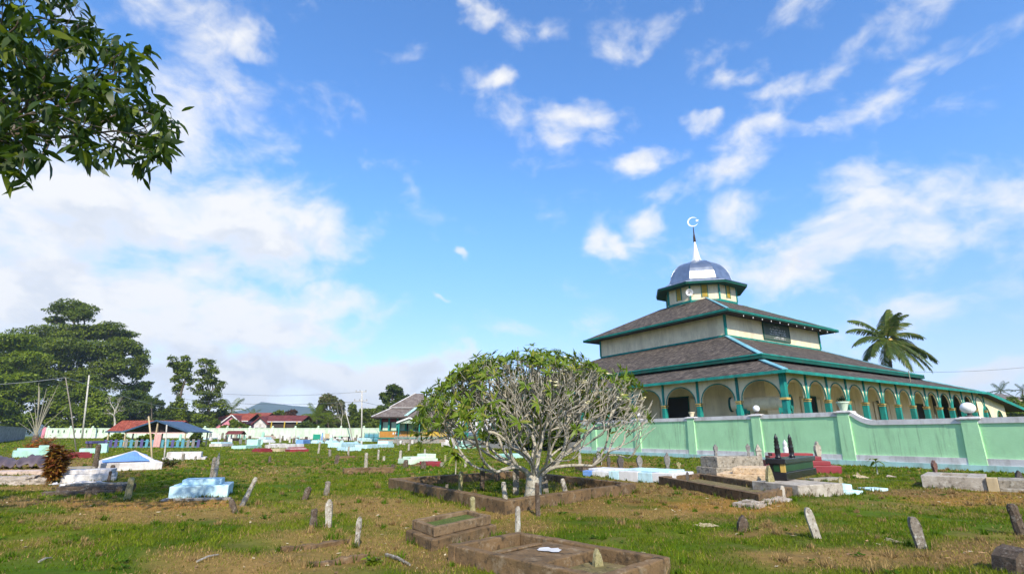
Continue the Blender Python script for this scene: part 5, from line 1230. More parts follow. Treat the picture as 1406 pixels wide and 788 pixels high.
p = GP(512, 772); shrub('weed', 'low bright green weed in the grass before the small grave', p, .07, .06, 160, .05, 'leaf_bright', 54, 'weed', slim=.5)
p = GP(232, 640); shrub('weed', 'dry grey weed tuft at the foot of the pale pole', p, .35, .4, 160, .22, 'leaf_olive', 57, 'weed')

def sapling(label, base, top, n, L, mat, seed, name='sapling'):
    rng = np.random.default_rng(seed); t = thing(name, label, 'sapling', base); h = top
    MB().tube([(0, 0, -.03), (.02 * h, 0, h * .5), (0, 0, h)], [.022, .016, .012], 6).build('stem', M['greybark'], t)
    a = rng.random(n) * 6.28; el = .1 + .9 * rng.random(n)
    d = unit(np.stack([np.cos(a) * np.cos(el), np.sin(a) * np.cos(el), np.sin(el)], 1)); Ls = L * (.7 + .5 * rng.random(n))
    V, Fq = leaf_quads(np.tile(np.array((0, 0, h)), (n, 1)) - np.stack([0 * a, 0 * a, rng.random(n) * h * .25], 1), d, np.tile(np.array((0, 0, 1.)), (n, 1)), Ls, Ls * .26, .5 + .4 * rng.random(n)); np_mesh('foliage', V, Fq, M[mat], t)
p = GP(625, 655); sapling('young leafy sapling left of the frangipani kerb', p, 30 / ppm(p.y), 46, .42, 'leaf_plum', 61)
p = GP(1205, 651); sapling('thin frangipani seedling against the foot of the green wall', p, 18 / ppm(p.y), 14, .34, 'leaf_plum', 62)
p = GP(826, 638); sapling('leafy seedling beside the dark carved headstones', p, 16 / ppm(p.y), 16, .40, 'leaf_plum', 63)

# ---- clump of splayed dead stems
def dead_stems():
    base = GP(46, 611); Y = base.y; t = thing('dead_stem_clump', 'splayed clump of bleached dead stems on a stump, far left', 'dead plant', base)
    m = MB(); s = 1 / ppm(Y)
    MB().tube([(0, 0, -.1), (.05, 0, .6), (.02, 0, 1.0)], [.42, .36, .30], 9).build('stump', M['bark'], t, smooth=True)
    for (px, py, w) in ((33, 553, 1), (38, 575, .7), (48, 525, 1.2), (53, 531, 1.2), (58, 535, 1.4), (64, 533, 1.3), (72, 537, 1.4), (79, 528, 1.0), (92, 557, 1.1), (44, 548, .9), (68, 545, 1.1), (30, 580, .7), (61, 545, 1.2), (75, 548, .9), (56, 560, 1.3)):
        q = AT(px, py, Y) - base; q.y += ((px * 7) % 13 - 6) * .12
        m.tube([(0.03, 0, .8), (q.x * .35, q.y * .35, .8 + (q.z - .8) * .45), (q.x, q.y, q.z)], [.055 * w, .042 * w, .02 * w], 5)
    m.build('stems', M['deadwood'], t)
dead_stems()
M['browncon'] = mat_stone('brown_concrete', (0.23, 0.152, 0.08), (0.165, 0.11, 0.06), (0.065, 0.045, 0.027), (0.34, 0.265, 0.175), scale=3.4, light_amt=.5)
M['redstone'] = mat_stone('reddish_brown_stone', (0.20, 0.10, 0.08), (0.14, 0.075, 0.06), (0.06, 0.04, 0.035), (0.32, 0.25, 0.22), scale=8)
# ------------------------------------------------------------------ graves
def lean_m(px_dx, h):
    return px_dx

def stake(label, x, y, hpx, wpx, style='plank', mat='paleplank', dx=0, group=None, name=None, rz=None, thick=.45, dz=0.0, z0=None, seed=None, at=None):
    """grave marker whose foot is at photo pixel (x, y); hpx high, wpx wide, top shifted dx pixels sideways"""
    p = GP(x, y) if at is None else Vector(at); s = 1 / ppm(p.y, max(.2, p.z)); h, w = hpx * s, wpx * s; sd = seed if seed is not None else int(x * 3 + y)
    STAKES.append((p.x, p.y, w)) if z0 is None else None
    rr = random.Random(sd); mb = MB(); t = max(.012, w * thick)
    names = {'plank': 'grave_marker', 'post': 'grave_marker', 'obelisk': 'headstone', 'turned': 'headstone', 'carved': 'headstone', 'rock': 'headstone', 'slab': 'headstone'}
    if style in ('plank', 'slab', 'rock', 'carved'):
        if style == 'plank':
            pr = [(-.42, 0), (-.46, .35), (-.5, .72), (-.40, .88), (-.16 + rr.uniform(-.1, .1), 1.0), (.16 + rr.uniform(-.1, .1), .985), (.42, .88), (.5, .70), (.46, .35), (.40, 0)]
        elif style == 'slab': pr = [(-.5, 0), (-.5, .8), (-.3, .96), (0, 1.0), (.3, .96), (.5, .8), (.5, 0)]
        elif style == 'rock': pr = [(-.5, 0), (-.48, .5), (-.3, .8), (-.02, 1.0), (.24, .78), (.46, .45), (.5, 0)]
        else: pr = [(-.34, 0), (-.30, .22), (-.24, .30), (-.36, .42), (-.50, .62), (-.46, .80), (-.22, .86), (-.16, .93), (0, 1.0), (.16, .93), (.22, .86), (.46, .80), (.5, .62), (.36, .42), (.24, .30), (.30, .22), (.34, 0)]
        n = len(pr); d = -.12 if z0 is None else 0
        P = [(a * w, b * h if b > 0 else d * h) for a, b in pr]
        mb.add([(a, -t / 2, b) for a, b in P] + [(a, t / 2, b) for a, b in P], [tuple(range(n)), tuple(range(2 * n - 1, n - 1, -1))] + [(i, n + i, n + (i + 1) % n, (i + 1) % n) for i in range(n)])
    elif style == 'post':
        mb.lathe([(w * .46, -.12 * h), (w * .5, .25 * h), (w * .44, .6 * h), (w * .47, .9 * h), (w * .30, .99 * h), (w * .05, h)], 9)
    elif style == 'obelisk':
        mb.frustum(w * .46, w * .46, -.08 * h, w * .40, w * .40, .70 * h).frustum(w * .50, w * .50, .70 * h, w * .50, w * .50, .76 * h).frustum(w * .44, w * .44, .76 * h, w * .04, w * .04, h)
    elif style == 'turned':
        pf = [(.5, 0), (.5, .10), (.34, .13), (.44, .22), (.48, .32), (.36, .40), (.46, .44), (.46, .49), (.34, .52), (.42, .62), (.40, .70), (.24, .75), (.36, .79), (.30, .88), (.10, .96), (.03, 1.0)]
        mb.lathe([(a * w, b * h) for a, b in pf], 10)
    rough = style in ('plank', 'post', 'rock', 'slab', 'carved')
    nm = name or names[style]
    o = mb.build(nm, M[mat], loc=(p.x, p.y, p.z + dz if z0 is None else z0), rough=w * (.11 if style != 'carved' else .06) if rough else 0, cut=max(h / 7, w / 2.2) if rough else 0, seed=sd % 97, smooth=False, bevel=w * .05 if style == 'obelisk' else 0)
    if style in ('turned',): o.data.polygons.foreach_set('use_smooth', [True] * len(o.data.polygons))
    lean = math.atan2(dx, hpx)
    o.rotation_euler = (rr.uniform(-.06, .06), lean, (rz if rz is not None else rr.uniform(-.35, .35)))
    if lean: o.rotation_mode = 'ZYX' if False else 'XYZ'
    tag(o, label, 'grave marker' if nm == 'grave_marker' else 'headstone', group); return o

def span(pl, pr):
    """front bottom edge between two photo pixels: origin, length, heading, metres per pixel"""
    a, b = GP(*pl), GP(*pr); d = b - a; d.z = 0
    return a, d.length, math.atan2(d.y, d.x), 1 / ppm((a.y + b.y) / 2, .2)

def tomb(label, pl, pr, depth, tiers, mat, name='tomb', group=None, rough=.006, cat='tomb', keep=True, extra=None):
    """tiers: (left, right, front, back insets as shares of length / depth, z0 px, z1 px[, material])"""
    a, L, rz, s = span(pl, pr); t = thing(name, label, cat, a, rz, group)
    if keep: q = Matrix.Rotation(rz, 4, 'Z') @ Vector((L / 2, depth / 2, 0)); keepout(a.x + q.x, a.y + q.y, rz, L / 2, depth / 2)
    sizes = sorted(range(len(tiers)), key=lambda k: tiers[k][4])
    for i, tr in enumerate(tiers):
        l, r, f, b, z0, z1 = tr[:6]; m = tr[6] if len(tr) > 6 else mat; g = MB()
        g.box(L * l, L * (1 - r), depth * f, depth * (1 - b), z0 * s - (.08 if z0 == 0 else -.001), z1 * s)
        nm = (tr[7] if len(tr) > 7 else ('base' if i == 0 else 'step'))
        g.build(nm, M[m], t, rough=max(rough, .006) * (1.6 if a.y < 25 else 1) if rough else 0, cut=(max(L / 14, .07) if a.y < 25 else max(L / 8, .12)) if rough else 0, bevel=min(.016, (z1 - z0) * s * .14), seed=int(pl[0]) + i)
    return t, a, L, rz, s

def kerb(label, corners, hpx, th, mat, name='grave_kerb', group=None, rough=.012, soil=None, fill=None, cat='grave kerb', keep=False):
    P = [GP(*c) for c in corners]; c0 = sum((Vector((p.x, p.y, 0)) for p in P), Vector()) / len(P); c0.z = min(p.z for p in P)
    s = 1 / ppm(c0.y, .2); h = hpx * s; n = len(P); Q = [Vector((p.x - c0.x, p.y - c0.y, 0)) for p in P]
    area = sum(Q[i].x * Q[(i + 1) % n].y - Q[(i + 1) % n].x * Q[i].y for i in range(n))
    if area < 0: Q = Q[::-1]
    t = thing(name, label, cat, c0, 0, group)
    inn = []
    for i in range(n):
        e0 = (Q[i] - Q[i - 1]).normalized(); e1 = (Q[(i + 1) % n] - Q[i]).normalized(); n0 = Vector((-e0.y, e0.x, 0)); n1 = Vector((-e1.y, e1.x, 0))
        b = (n0 + n1); inn.append(Q[i] + b * (th / max(.2, 1 + n0.dot(n1))))
    for i in range(n):
        j = (i + 1) % n; m = MB(); z0, z1 = -.15, h
        v = [Q[i], Q[j], inn[j], inn[i]]
        m.add([(q.x, q.y, z0) for q in v] + [(q.x, q.y, z1) for q in v], [(3, 2, 1, 0), (4, 5, 6, 7), (0, 1, 5, 4), (1, 2, 6, 5), (2, 3, 7, 6), (3, 0, 4, 7)])
        m.build('kerb_wall', M[mat], t, rough=rough, cut=max(.10, (Q[i] - Q[j]).length / 14), seed=i * 7 + int(corners[0][0]) % 50, bevel=.012)
    if soil:
        m = MB(); m.add([(q.x, q.y, soil[0] * h) for q in inn] + [(q.x, q.y, -.15) for q in inn], [tuple(range(n))] + [(i, n + i, n + (i + 1) % n, (i + 1) % n) for i in range(n)]); m.build('fill', M[soil[1]], t, rough=.01, cut=.12)
    if keep:
        d = Q[1] - Q[0]; rz = math.atan2(d.y, d.x); c, s_ = math.cos(rz), math.sin(rz)
        hx = max(abs(q.x * c + q.y * s_) for q in Q); hy = max(abs(-q.x * s_ + q.y * c) for q in Q)
        # only the walls themselves shed the grass
        for i in range(n):
            j = (i + 1) % n; mid = (Q[i] + Q[j] + inn[i] + inn[j]) / 4 + c0; e = Q[j] - Q[i]; keepout(mid.x, mid.y, math.atan2(e.y, e.x), e.length / 2, th / 2 + .01)
    return t, c0, Q, inn, h

# ---- foreground: mossy kerb round the frangipani
TK = kerb('large mossy diamond shaped kerb enclosing the frangipani tree', [(533, 668), (693, 706), (874, 676), (712, 655)], 13, .20, 'mossconc', rough=.018, keep=True)
# ---- foreground double grave: two sunken basins and a slab in one cast frame
def double_grave():
    A, Cc = Vector((-0.6486, 5.818, 0)), Vector((0.0833, 6.569, 0)); u = (Cc - A); u.z = 0; W_ = u.length; u.normalize(); v = Vector((u.y, -u.x, 0))
    rz = math.atan2(u.y, u.x); h = .15 - gz(A.x, A.y)
    # local x along the short side (to the upper right), local y towards the camera's right
    t = thing('double_grave', 'large brown concrete double grave with two sunken basins, front centre', 'grave', (A.x, A.y, gz(A.x, A.y)), rz)
    X = W_; Yl = -1.88; k = .11
    def bx(nm, x0, x1, y0, y1, z0, z1, mat='mossconc', rough=.012, sd=0): MB().box(x0, x1, y0, y1, z0, z1).build(nm, M[mat], t, rough=rough, cut=.11, bevel=.012, seed=sd)
    y1, y2 = -.52, -1.14
    bx('kerb_wall', 0, X, -k, 0, -.12, h, sd=1); bx('kerb_wall', 0, k, Yl, -k - .002, -.12, h - .004, sd=2); bx('kerb_wall', X - k, X, Yl, -k - .002, -.12, h - .002, sd=3); bx('kerb_wall', k + .002, X - k - .002, Yl, Yl + k, -.12, h - .005, sd=4)
    bx('slab', k + .002, X - k - .002, y2, y1, -.1, h - .025, sd=5)
    bx('slab_ridge', k + .01, X - k - .2, y1 - .10, y1 - .03, h - .024, h - .006, sd=6)
    for q0, q1 in ((-k - .003, y1 + .002), (y2 - .002, Yl + k + .003)): bx('soil', k + .004, X - k - .004, q1, q0, -.12, h * .30, 'soilfill', .02, 8)
    m = MB(); rr = random.Random(2)
    pts = []
    for q in range(18):
        a = 6.283 * q / 18; r = .06 + .04 * rr.random(); pts.append((X * .56 + r * 1.0 * math.cos(a) * (1.0 + .3 * rr.random()), (y1 + y2) / 2 - .02 + r * 1.6 * math.sin(a), h - .016))
    m.face(pts); m.build('paint_splash', M['white'], t)
    keepout(A.x + (u * X / 2 + v * .9).x, A.y + (u * X / 2 + v * .9).y, rz, X / 2, .94)
    return t, A, u, v, h, X
M['soilfill'] = mat_stone('dry_soil_fill', (0.20, 0.15, 0.07), (0.14, 0.12, 0.045), (0.07, 0.055, 0.03), (0.30, 0.25, 0.13), scale=5)
DG = double_grave()
def small_grave():
    A, B_ = GP(556, 739), GP(592, 755); C_ = GP(682, 731)
    u = C_ - B_; u.z = 0; v = A - B_; v.z = 0; L, Wd = u.length * 1.0, v.length; rz = math.atan2(u.y, u.x); s = 1 / ppm(B_.y, .2)
    t = thing('kerbed_grave', 'small two tiered brown kerbed grave behind the double grave', 'grave', (B_.x, B_.y, gz(B_.x, B_.y)), rz)
    ud = u.normalized(); Wd = v.dot(Vector((-ud.y, ud.x, 0))); kx = v.dot(ud) / Wd; h1, h2 = 14 * s, 27 * s
    MB().box(0, L, 0, Wd, -.12, h1).build('base', M['mossconc'], t, rough=.014, cut=.1, bevel=.012)
    k = .08; i0 = .10
    for (x0, x1, y0, y1) in ((i0, L - .05, .08, .08 + k), (i0, L - .05, Wd - .02 - k, Wd - .02), (i0, i0 + k, .08 + k + .002, Wd - .022 - k), (L - .05 - k, L - .05, .08 + k + .002, Wd - .022 - k)):
        MB().box(x0, x1, y0, y1, h1 + .001, h2).build('kerb_wall', M['browncon'], t, rough=.010, cut=.1, bevel=.01, seed=int(x0 * 9 + y1 * 31))
    MB().box(i0 + k, L - .05 - k, .08 + k, Wd - .02 - k, h1 + .002, h1 + (h2 - h1) * .55).build('fill', M['mossfill'], t, rough=.015, cut=.1)
    for c in t.children:      # the plot is a little out of square
        for p in c.data.vertices: p.co.x += p.co.y * kx
    q = Matrix.Rotation(rz, 4, 'Z') @ Vector((L / 2 + kx * Wd / 2, Wd / 2, 0)); keepout(B_.x + q.x, B_.y + q.y, rz, L / 2, Wd / 2)
M['mossfill'] = mat_stone('grassy_fill', (0.07, 0.11, 0.018), (0.12, 0.14, 0.03), (0.05, 0.045, 0.02), None, scale=9)
small_grave()

G1 = 'weathered wooden grave markers in the foreground grass'
stake('tall pale plank marker with a rounded top, left of centre', 451, 722, 36, 9, 'plank', 'paleplank', -2, G1)
stake('short dark brown stub marker beside the tall pale plank', 430, 722, 24, 10, 'post', 'darkplank', -1, G1)
stake('slim whitish marker nearest the camera on the left', 490, 749, 38, 7, 'plank', 'paleplank', 0, G1)
stake('dark marker tilting right behind the tall pale plank', 418, 685, 17, 8, 'plank', 'darkplank', 5, G1)
stake('dark marker with a whitish top, upright behind the tall pale plank', 448, 679, 18, 8, 'post', 'greyplank', 1, G1)
stake('long pale marker leaning steeply right of the pale blue stepped tomb', 332, 696, 40, 7, 'post', 'paleplank', 16, G1)
stake('short dark marker leaning left at the corner of the pale blue stepped tomb', 324, 704, 21, 7, 'plank', 'darkplank', -11, G1)
stake('pale notched post standing close behind the pale blue stepped tomb', 294, 662, 40, 6, 'turned', 'paleplank', 1, G1, name='grave_marker')
stake('brownish post just left of the notched post', 290, 660, 31, 6, 'post', 'greyplank', -1, G1)
stake('mossy yellow marker at the small two tiered grave', 650, 716, 35, 8, 'post', 'mossplank', -2, G1)
stake('white flaking marker at the far basin of the double grave', 711, 738, 44, 8, 'post', 'paleplank', 0, G1)
stake('pointed mossy marker in the near basin of the double grave', 822, 782, 31, 15, 'rock', 'mossplank', -2, G1, rz=.5)
stake('thin dark post before the right bend of the frangipani kerb', 739, 707, 44, 7, 'post', 'darkplank', -1, G1)
G2 = 'grave markers inside the frangipani kerb'
stake('straight pale post at the left inside the frangipani kerb', 632, 678, 29, 7, 'post', 'mossplank', 0, G2)
stake('dark pointed post left of the frangipani trunk', 662, 675, 33, 7, 'plank', 'darkplank', 0, G2)
stake('white leaning stub in the grass before the trunk', 694, 689, 26, 7, 'post', 'paleplank', -3, G2)
stake('mottled grey plank touching the trunk on its left', 708.5, 681, 38, 9, 'plank', 'greyplank', 0, G2)
stake('tall grey plank touching the trunk on its right', 750, 680, 36, 9, 'plank', 'greyplank', -4, G2)
stake('pale marker bent left at the right end inside the frangipani kerb', 778, 682, 24, 7, 'post', 'paleplank', -6, G2)
stake('small dark stub deep in the shade behind the trunk', 683, 662, 12, 6, 'post', 'darkplank', 0, G2)
stake('tiny pale stub at the far left inside the frangipani kerb', 613, 675, 10, 5, 'post', 'greyplank', 0, G2)
stake('small grey stone on the back kerb left of the trunk', 696, 655, 11, 6, 'carved', 'carved', 0, G2)
G3 = 'grave markers in the right foreground'
stake('pale lichened plank leaning left on the right lawn', 1122, 737, 40, 11, 'plank', 'paleplank', -9, G3)
stake('half rotted pale and brown plank at the lower right', 1266, 752, 40, 13, 'plank', 'greyplank', -6, G3)
stake('squat dark brown stone on the lawn left of the leaning plank', 1020, 726, 21, 15, 'rock', 'darkplank', 2, G3)
stake('dark post cut by the right edge of the frame', 1403, 732, 40, 14, 'post', 'darkplank', -4, G3)
stake('dark roots of a rotted stump in the lower right corner', 1398, 786, 34, 46, 'rock', 'darkplank', 6, None, name='tree_stump', thick=.7)

# ---- left foreground
tomb('pale blue stepped tomb on brown soil, left foreground', (230, 686), (312, 683), .95, [(0, 0, 0, 0, 0, 16), (.16, .16, .2, .2, 16, 23.5)], 'skyblue', group='pale blue tombs', rough=.003)
tomb('narrow concrete strip under the pale blue stepped tomb', (221, 689.5), (316, 687), .12, [(0, 0, 0, 0, 0, 3)], 'concrete', name='footing_strip', cat='strip', rough=.008)
tomb('low grave of two dark weathered boards, left foreground', (75, 680), (166, 678), .7, [(0, 0, 0, 0, 0, 9), (-.12, .06, -.35, 1.08, 0, 4), (.03, .05, .35, .1, 9, 11, 'greyplank')], 'darkplank', name='board_grave', cat='grave', rough=.014)
stake('mossy stake with a dark cap between the board grave and the blue tomb', 174, 688, 30, 9, 'post', 'mossplank', 0, G1)
tomb('long white tomb with dark end posts, beside the croton shrub', (82, 662), (150, 660), 1.0, [(0, 0, 0, 0, 0, 10), (.0, .02, .12, .1, 10, 16)], 'whitewash', group='whitewashed tombs', rough=.006)
tomb('rough white rubble base before the long white tomb', (81, 669), (133, 668.5), .35, [(0, 0, 0, 0, 0, 6), (.3, .1, .2, .1, 5.9, 8)], 'whitewash', name='rubble_pile', cat='rubble', rough=.03)
tomb('flat brown and white slab behind the long white tomb', (84, 652), (132, 650), 1.0, [(0, 0, 0, 0, 0, 4, 'whitewash'), (0, .03, .1, .1, 4, 8, 'oldconc')], 'whitewash', name='slab_tomb')
stake('dark post at the right end of the long white tomb', 149, 662, 16, 4, 'post', 'darkplank', 0)
stake('dark curved stub behind the right end of the long white tomb', 155, 649, 11, 5, 'plank', 'darkplank', -2)
tomb('white wedge block at the right end of the long white tomb', (150, 660), (160, 659), .6, [(0, 0, 0, 0, 0, 5), (0, .4, 0, 0, 5, 9)], 'whitewash', name='end_block', cat='block', rough=.02)
# large whitewashed grave with a sloping blue top
def big_blue():
    a, L, rz, s = span((128, 647), (222, 644)); t = thing('tomb', 'large whitewashed tomb with a sloping bright blue top', 'tomb', a, rz, 'whitewashed tombs'); D = 2.3
    MB().box(0, L, 0, D, -.1, 10 * s).build('base', M['whitewash'], t, rough=.012, cut=.3, bevel=.02)
    g = MB(); x0, x1 = L * .06, L * .93; zb = 10 * s; zt = 25 * s
    pk = L * .60
    g.add([(x0, .15, zb), (x1, .15, zb), (x1, D - .1, zb), (x0, D - .1, zb), (x0 + .1, D * .75, zb + 3 * s), (pk, D * .75, zt), (x1 - .12, D * .75, zb + 5 * s)], [(0, 1, 6, 5, 4), (1, 2, 6), (2, 3, 4, 5, 6), (3, 0, 4)])
    g.build('sloping_top', M['whitewash'], t)
    n = Vector((0, -(zt - zb), D * .6)).normalized(); b = MB(); P = lambda x, f: Vector((x, .15 + (D * .75 - .15) * f, zb + (zt - zb) * f * (1 - .0 * f))) + n * .012
    def S(u, v):
        y = .15 + (D * .75 - .15) * v; top = zb + 3 * s + (zt - zb - 3 * s) * min(1, u / .6) if u < .6 else zt - (zt - zb - 5 * s) * (u - .6) / .4
        return (x0 + (x1 - x0) * u, y - .02, zb + (top - zb) * v + .02)
    N = 12
    for i in range(N):
        u0, u1 = .05 + .8 * i / N, .05 + .8 * (i + 1) / N; lo = .06; hi = lambda u: .42 + .46 * min(1, u * 2.0)
        b.face([S(u0, lo), S(u1, lo), S(u1, hi(u1)), S(u0, hi(u0))])
    b.build('blue_cover', M['blue'], t); keepout(a.x + L / 2, a.y + D / 2, rz, L / 2, D / 2)
    return t
big_blue()
stake('thin dark rod standing on the sloping blue tomb', 188, 634, 9, 2, 'post', 'darkplank', 0)
tomb('aqua tomb with a raised white head at the far left', (17, 628), (66, 627), 1.5, [(0, 0, 0, 0, 0, 9), (.1, .1, .15, .15, 9, 12), (.72, .02, .1, .1, 9, 15.5)], 'tealtomb', group='aqua tombs', rough=.006)
tomb('pinkish concrete slab in front of the tarpaulin', (-30, 654), (61, 652), 1.0, [(0, 0, 0, 0, 0, 5)], 'pinkslab', name='slab', cat='slab', rough=.012)
tomb('rubble wall of a ruined grave below the pinkish slab', (-30, 666), (62, 663), .8, [(0, .0, 0, 0, 0, 7), (.05, .2, .1, .1, 6.8, 10)], 'rubble', name='ruined_grave', cat='grave', rough=.035)
def tarp():
    p0, L, rz, s = span((-30, 646), (60, 644)); m = MB(); N, Kk = 26, 10; V = []
    for i in range(N + 1):
        for k in range(Kk + 1):
            u, v = i / N, k / Kk; z = 17 * s * (math.sin(math.pi * min(1, max(0, v * .9 + .05))) ** .7) * (min(1, u * 6) * min(1, (1 - u) * 5)) ** .5
            z *= (.82 + .18 * math.sin(u * 9 + 1)); z += .07 * math.sin(u * 38 + v * 3) * (1 - v) + .04 * math.sin(u * 61)
            V.append((u * L, v * 1.7 + .05 * math.sin(u * 30), max(-.02, z)))
    m.add(V, [(i * (Kk + 1) + k, (i + 1) * (Kk + 1) + k, (i + 1) * (Kk + 1) + k + 1, i * (Kk + 1) + k + 1) for i in range(N) for k in range(Kk)])
    o = m.build('tarpaulin', M['tarp'], None, p0, rz, smooth=True); sm = o.modifiers.new('thickness', 'SOLIDIFY'); sm.thickness = .02
    tag(o, 'purple grey tarpaulin draped over a mound at the left edge', 'tarpaulin')
tarp()
tomb('dark red low tomb before the mint tomb', (94, 629), (126, 628), 1.0, [(0, 0, 0, 0, 0, 6.5), (.06, .06, .15, .15, 6.5, 8)], 'redtomb', group='dark red tombs', rough=.004)
tomb('mint tomb with a tall right step', (108, 622), (146, 621.5), 1.2, [(0, 0, 0, 0, 0, 6.5), (.62, .02, .05, .05, 6.5, 13)], 'tealtomb', group='aqua tombs', rough=.004)
stake('dark gnarled post rising behind the long white tomb', 129, 648, 37, 7, 'post', 'darkplank', 0)
tomb('small purple painted table on thin legs behind the dark red tomb', (124, 617), (143, 616.5), .7, [(0, 0, 0, 0, 8, 11), (.05, .85, .1, .1, 0, 8, 'darkplank', 'leg'), (.85, .05, .1, .1, 0, 8, 'darkplank', 'leg')], 'purple', name='table', cat='table', rough=0)
tomb('white tomb with flat end slabs behind the pale pole', (222, 632), (282, 631), 1.3, [(0, 0, 0, 0, 0, 3), (.08, .12, .1, .1, 3, 10)], 'whitewash', group='whitewashed tombs', rough=.006)
stake('brown post against the white tomb with flat end slabs', 251, 633, 10, 4, 'post', 'greyplank', 0)
stake('short brown stub right of that post at the white tomb', 268, 632.5, 6, 3, 'post', 'greyplank', 0)

# ---- middle ground
GM_ = 'wooden markers on the middle lawn'
stake('pale stump with a weed growing on its top', 502, 642, 20, 5, 'post', 'paleplank', 0, GM_)
stake('small pale post right of the weedy stump', 527, 632, 6, 4, 'post', 'paleplank', 0, GM_)
stake('dark post tilting right, left of the weedy stump', 461, 637, 13, 6, 'plank', 'darkplank', 2, GM_)
stake('grey brown stub farther back than the dark tilting post', 453, 627, 10, 4, 'post', 'greyplank', -1, GM_)
stake('slim pale post far back, before the green board', 437, 622, 16, 3, 'post', 'paleplank', 1, GM_)
stake('slim pale post before the nearest pale blue slab tomb', 478, 625.5, 12, 3, 'post', 'paleplank', 0, GM_)
stake('pale post on the lawn before the long pale blue tomb', 519, 632, 15, 3, 'post', 'paleplank', 0, GM_)
stake('lone dark post on the open middle lawn', 370, 635, 9, 4, 'post', 'darkplank', 0, GM_)
stake('pale upright post left of the white and red tombs', 549, 635, 17, 4.5, 'post', 'paleplank', 0, GM_)
stake('brown block post at the left end of the white tomb', 557, 642, 10, 6, 'slab', 'darkplank', 0, GM_)
stake('pale post behind the white tomb', 583, 629, 12, 3, 'post', 'paleplank', 0, GM_)
stake('brown block post before the white tomb', 581, 645, 11, 7, 'slab', 'darkplank', 0, GM_)
stake('brown block post at the right end of the small red tomb', 607, 643, 8, 6, 'slab', 'greyplank', 0, GM_)
stake('tan post between the red tomb and the sapling', 611, 635, 11, 3.5, 'post', 'mossplank', 0, GM_)
stake('pale post right of the leafy sapling', 639, 643, 9, 4, 'post', 'paleplank', 0, GM_)
stake('small pale post below the teal house corner', 561, 619, 9, 3, 'post', 'paleplank', 0, GM_)
stake('dark stub at the right end of the long low kerb', 539, 646, 9, 5, 'slab', 'darkplank', 0, GM_)
stake('pale plank beside the wood block, right of the trunk', 796.5, 638, 16, 4, 'plank', 'paleplank', 0, GM_)
tomb('long low mossy kerb on the middle lawn', (472, 652), (540, 650), .35, [(0, 0, 0, 0, 0, 7)], 'mossconc', name='low_kerb', cat='kerb', rough=.05)
tomb('thin low kerb line in the grass behind the frangipani', (520, 641), (610, 640), .15, [(0, 0, 0, 0, 0, 2)], 'mossconc', name='low_kerb', cat='kerb', rough=.02)
tomb('short brown kerb line right of the dark tilting post', (466, 629), (488, 628.5), .3, [(0, 0, 0, 0, 0, 3)], 'mossconc', name='low_kerb', cat='kerb', rough=.03)
tomb('white and pale green stepped tomb left of the frangipani', (561, 638.5), (601, 637), 1.0, [(0, 0, 0, 0, 0, 7), (.12, .1, .1, .1, 7, 9.5), (.62, .03, .1, .1, 7, 13)], 'mintwhite', group='whitewashed tombs', rough=.004)
tomb('small dark red tomb in front of the white stepped tomb', (588, 641), (609, 640), .8, [(0, 0, 0, 0, 0, 4), (.08, .08, .1, .1, 4, 6)], 'redtomb', group='dark red tombs', rough=.003)
tomb('farther of two pale blue slab tombs left of the teal house', (468, 614.5), (496, 613.5), 1.6, [(0, 0, 0, 0, 0, 5), (.1, .1, .1, .1, 5, 6.5)], 'skyblue', group='pale blue tombs', rough=.003)
tomb('nearer of two pale blue slab tombs left of the teal house', (475, 619), (496, 618.5), 1.4, [(0, 0, 0, 0, 0, 4.5)], 'skyblue', group='pale blue tombs', rough=.003)
tomb('long pale blue tomb with a raised head below the teal house', (504, 615.5), (541, 614), 1.4, [(0, 0, 0, 0, 0, 5), (.78, .03, .05, .05, 5, 9)], 'skyblue', group='pale blue tombs', rough=.003)
tomb('aqua tomb with a tall head block on the far lawn', (337, 616), (359, 615), 1.4, [(0, 0, 0, 0, 0, 4), (.8, 0, .1, .1, 4, 12)], 'tealtomb', group='aqua tombs', rough=.003)
tomb('small dark red tomb right of the aqua tomb', (357, 621), (374, 620.5), 1.0, [(0, 0, 0, 0, 0, 3.5), (.08, .08, .1, .1, 3.5, 5)], 'redtomb', group='dark red tombs', rough=.003)
tomb('wide white tomb on the far lawn', (374, 615), (399, 614.5), 1.4, [(0, 0, 0, 0, 0, 4), (.15, .2, .1, .1, 4, 5.5)], 'whitewash', group='whitewashed tombs', rough=.004)
tomb('low tan tomb in front of the wide white tomb', (384, 620), (398, 619.5), 1.0, [(0, 0, 0, 0, 0, 4)], 'tan', rough=.01)
tomb('wide dark red tomb with pale edge, far lawn', (398, 620.5), (424, 620), 1.1, [(0, 0, 0, 0, 0, 3.5), (.02, .1, .1, .1, 3.5, 4.5, 'whitewash'), (.08, .15, .15, .15, 4.5, 6)], 'redtomb', group='dark red tombs', rough=.003)
tomb('white tomb behind the wide dark red tomb', (397, 615), (417, 614.5), 1.0, [(0, 0, 0, 0, 0, 5)], 'whitewash', group='whitewashed tombs', rough=.004)
tomb('small mid blue tomb at the foot of the green board', (416, 610.5), (426, 610), 1.0, [(0, 0, 0, 0, 0, 5.5)], 'blue', rough=0)
tomb('flat pale slab under the small red roofed shelter', (284, 608.5), (300, 608), 1.6, [(0, 0, 0, 0, 0, 2)], 'skyblue', group='pale blue tombs', rough=.003)
tomb('pale blue and white tomb right of the flat pale slab', (304, 613.5), (320, 613), 1.5, [(0, 0, 0, 0, 0, 4, 'whitewash'), (0, 0, .1, .1, 4, 6)], 'skyblue', group='pale blue tombs', rough=.003)
tomb('white slab left of the flat pale slab', (270, 610.5), (283, 610), 1.2, [(0, 0, 0, 0, 0, 2)], 'whitewash', group='whitewashed tombs', rough=.003)
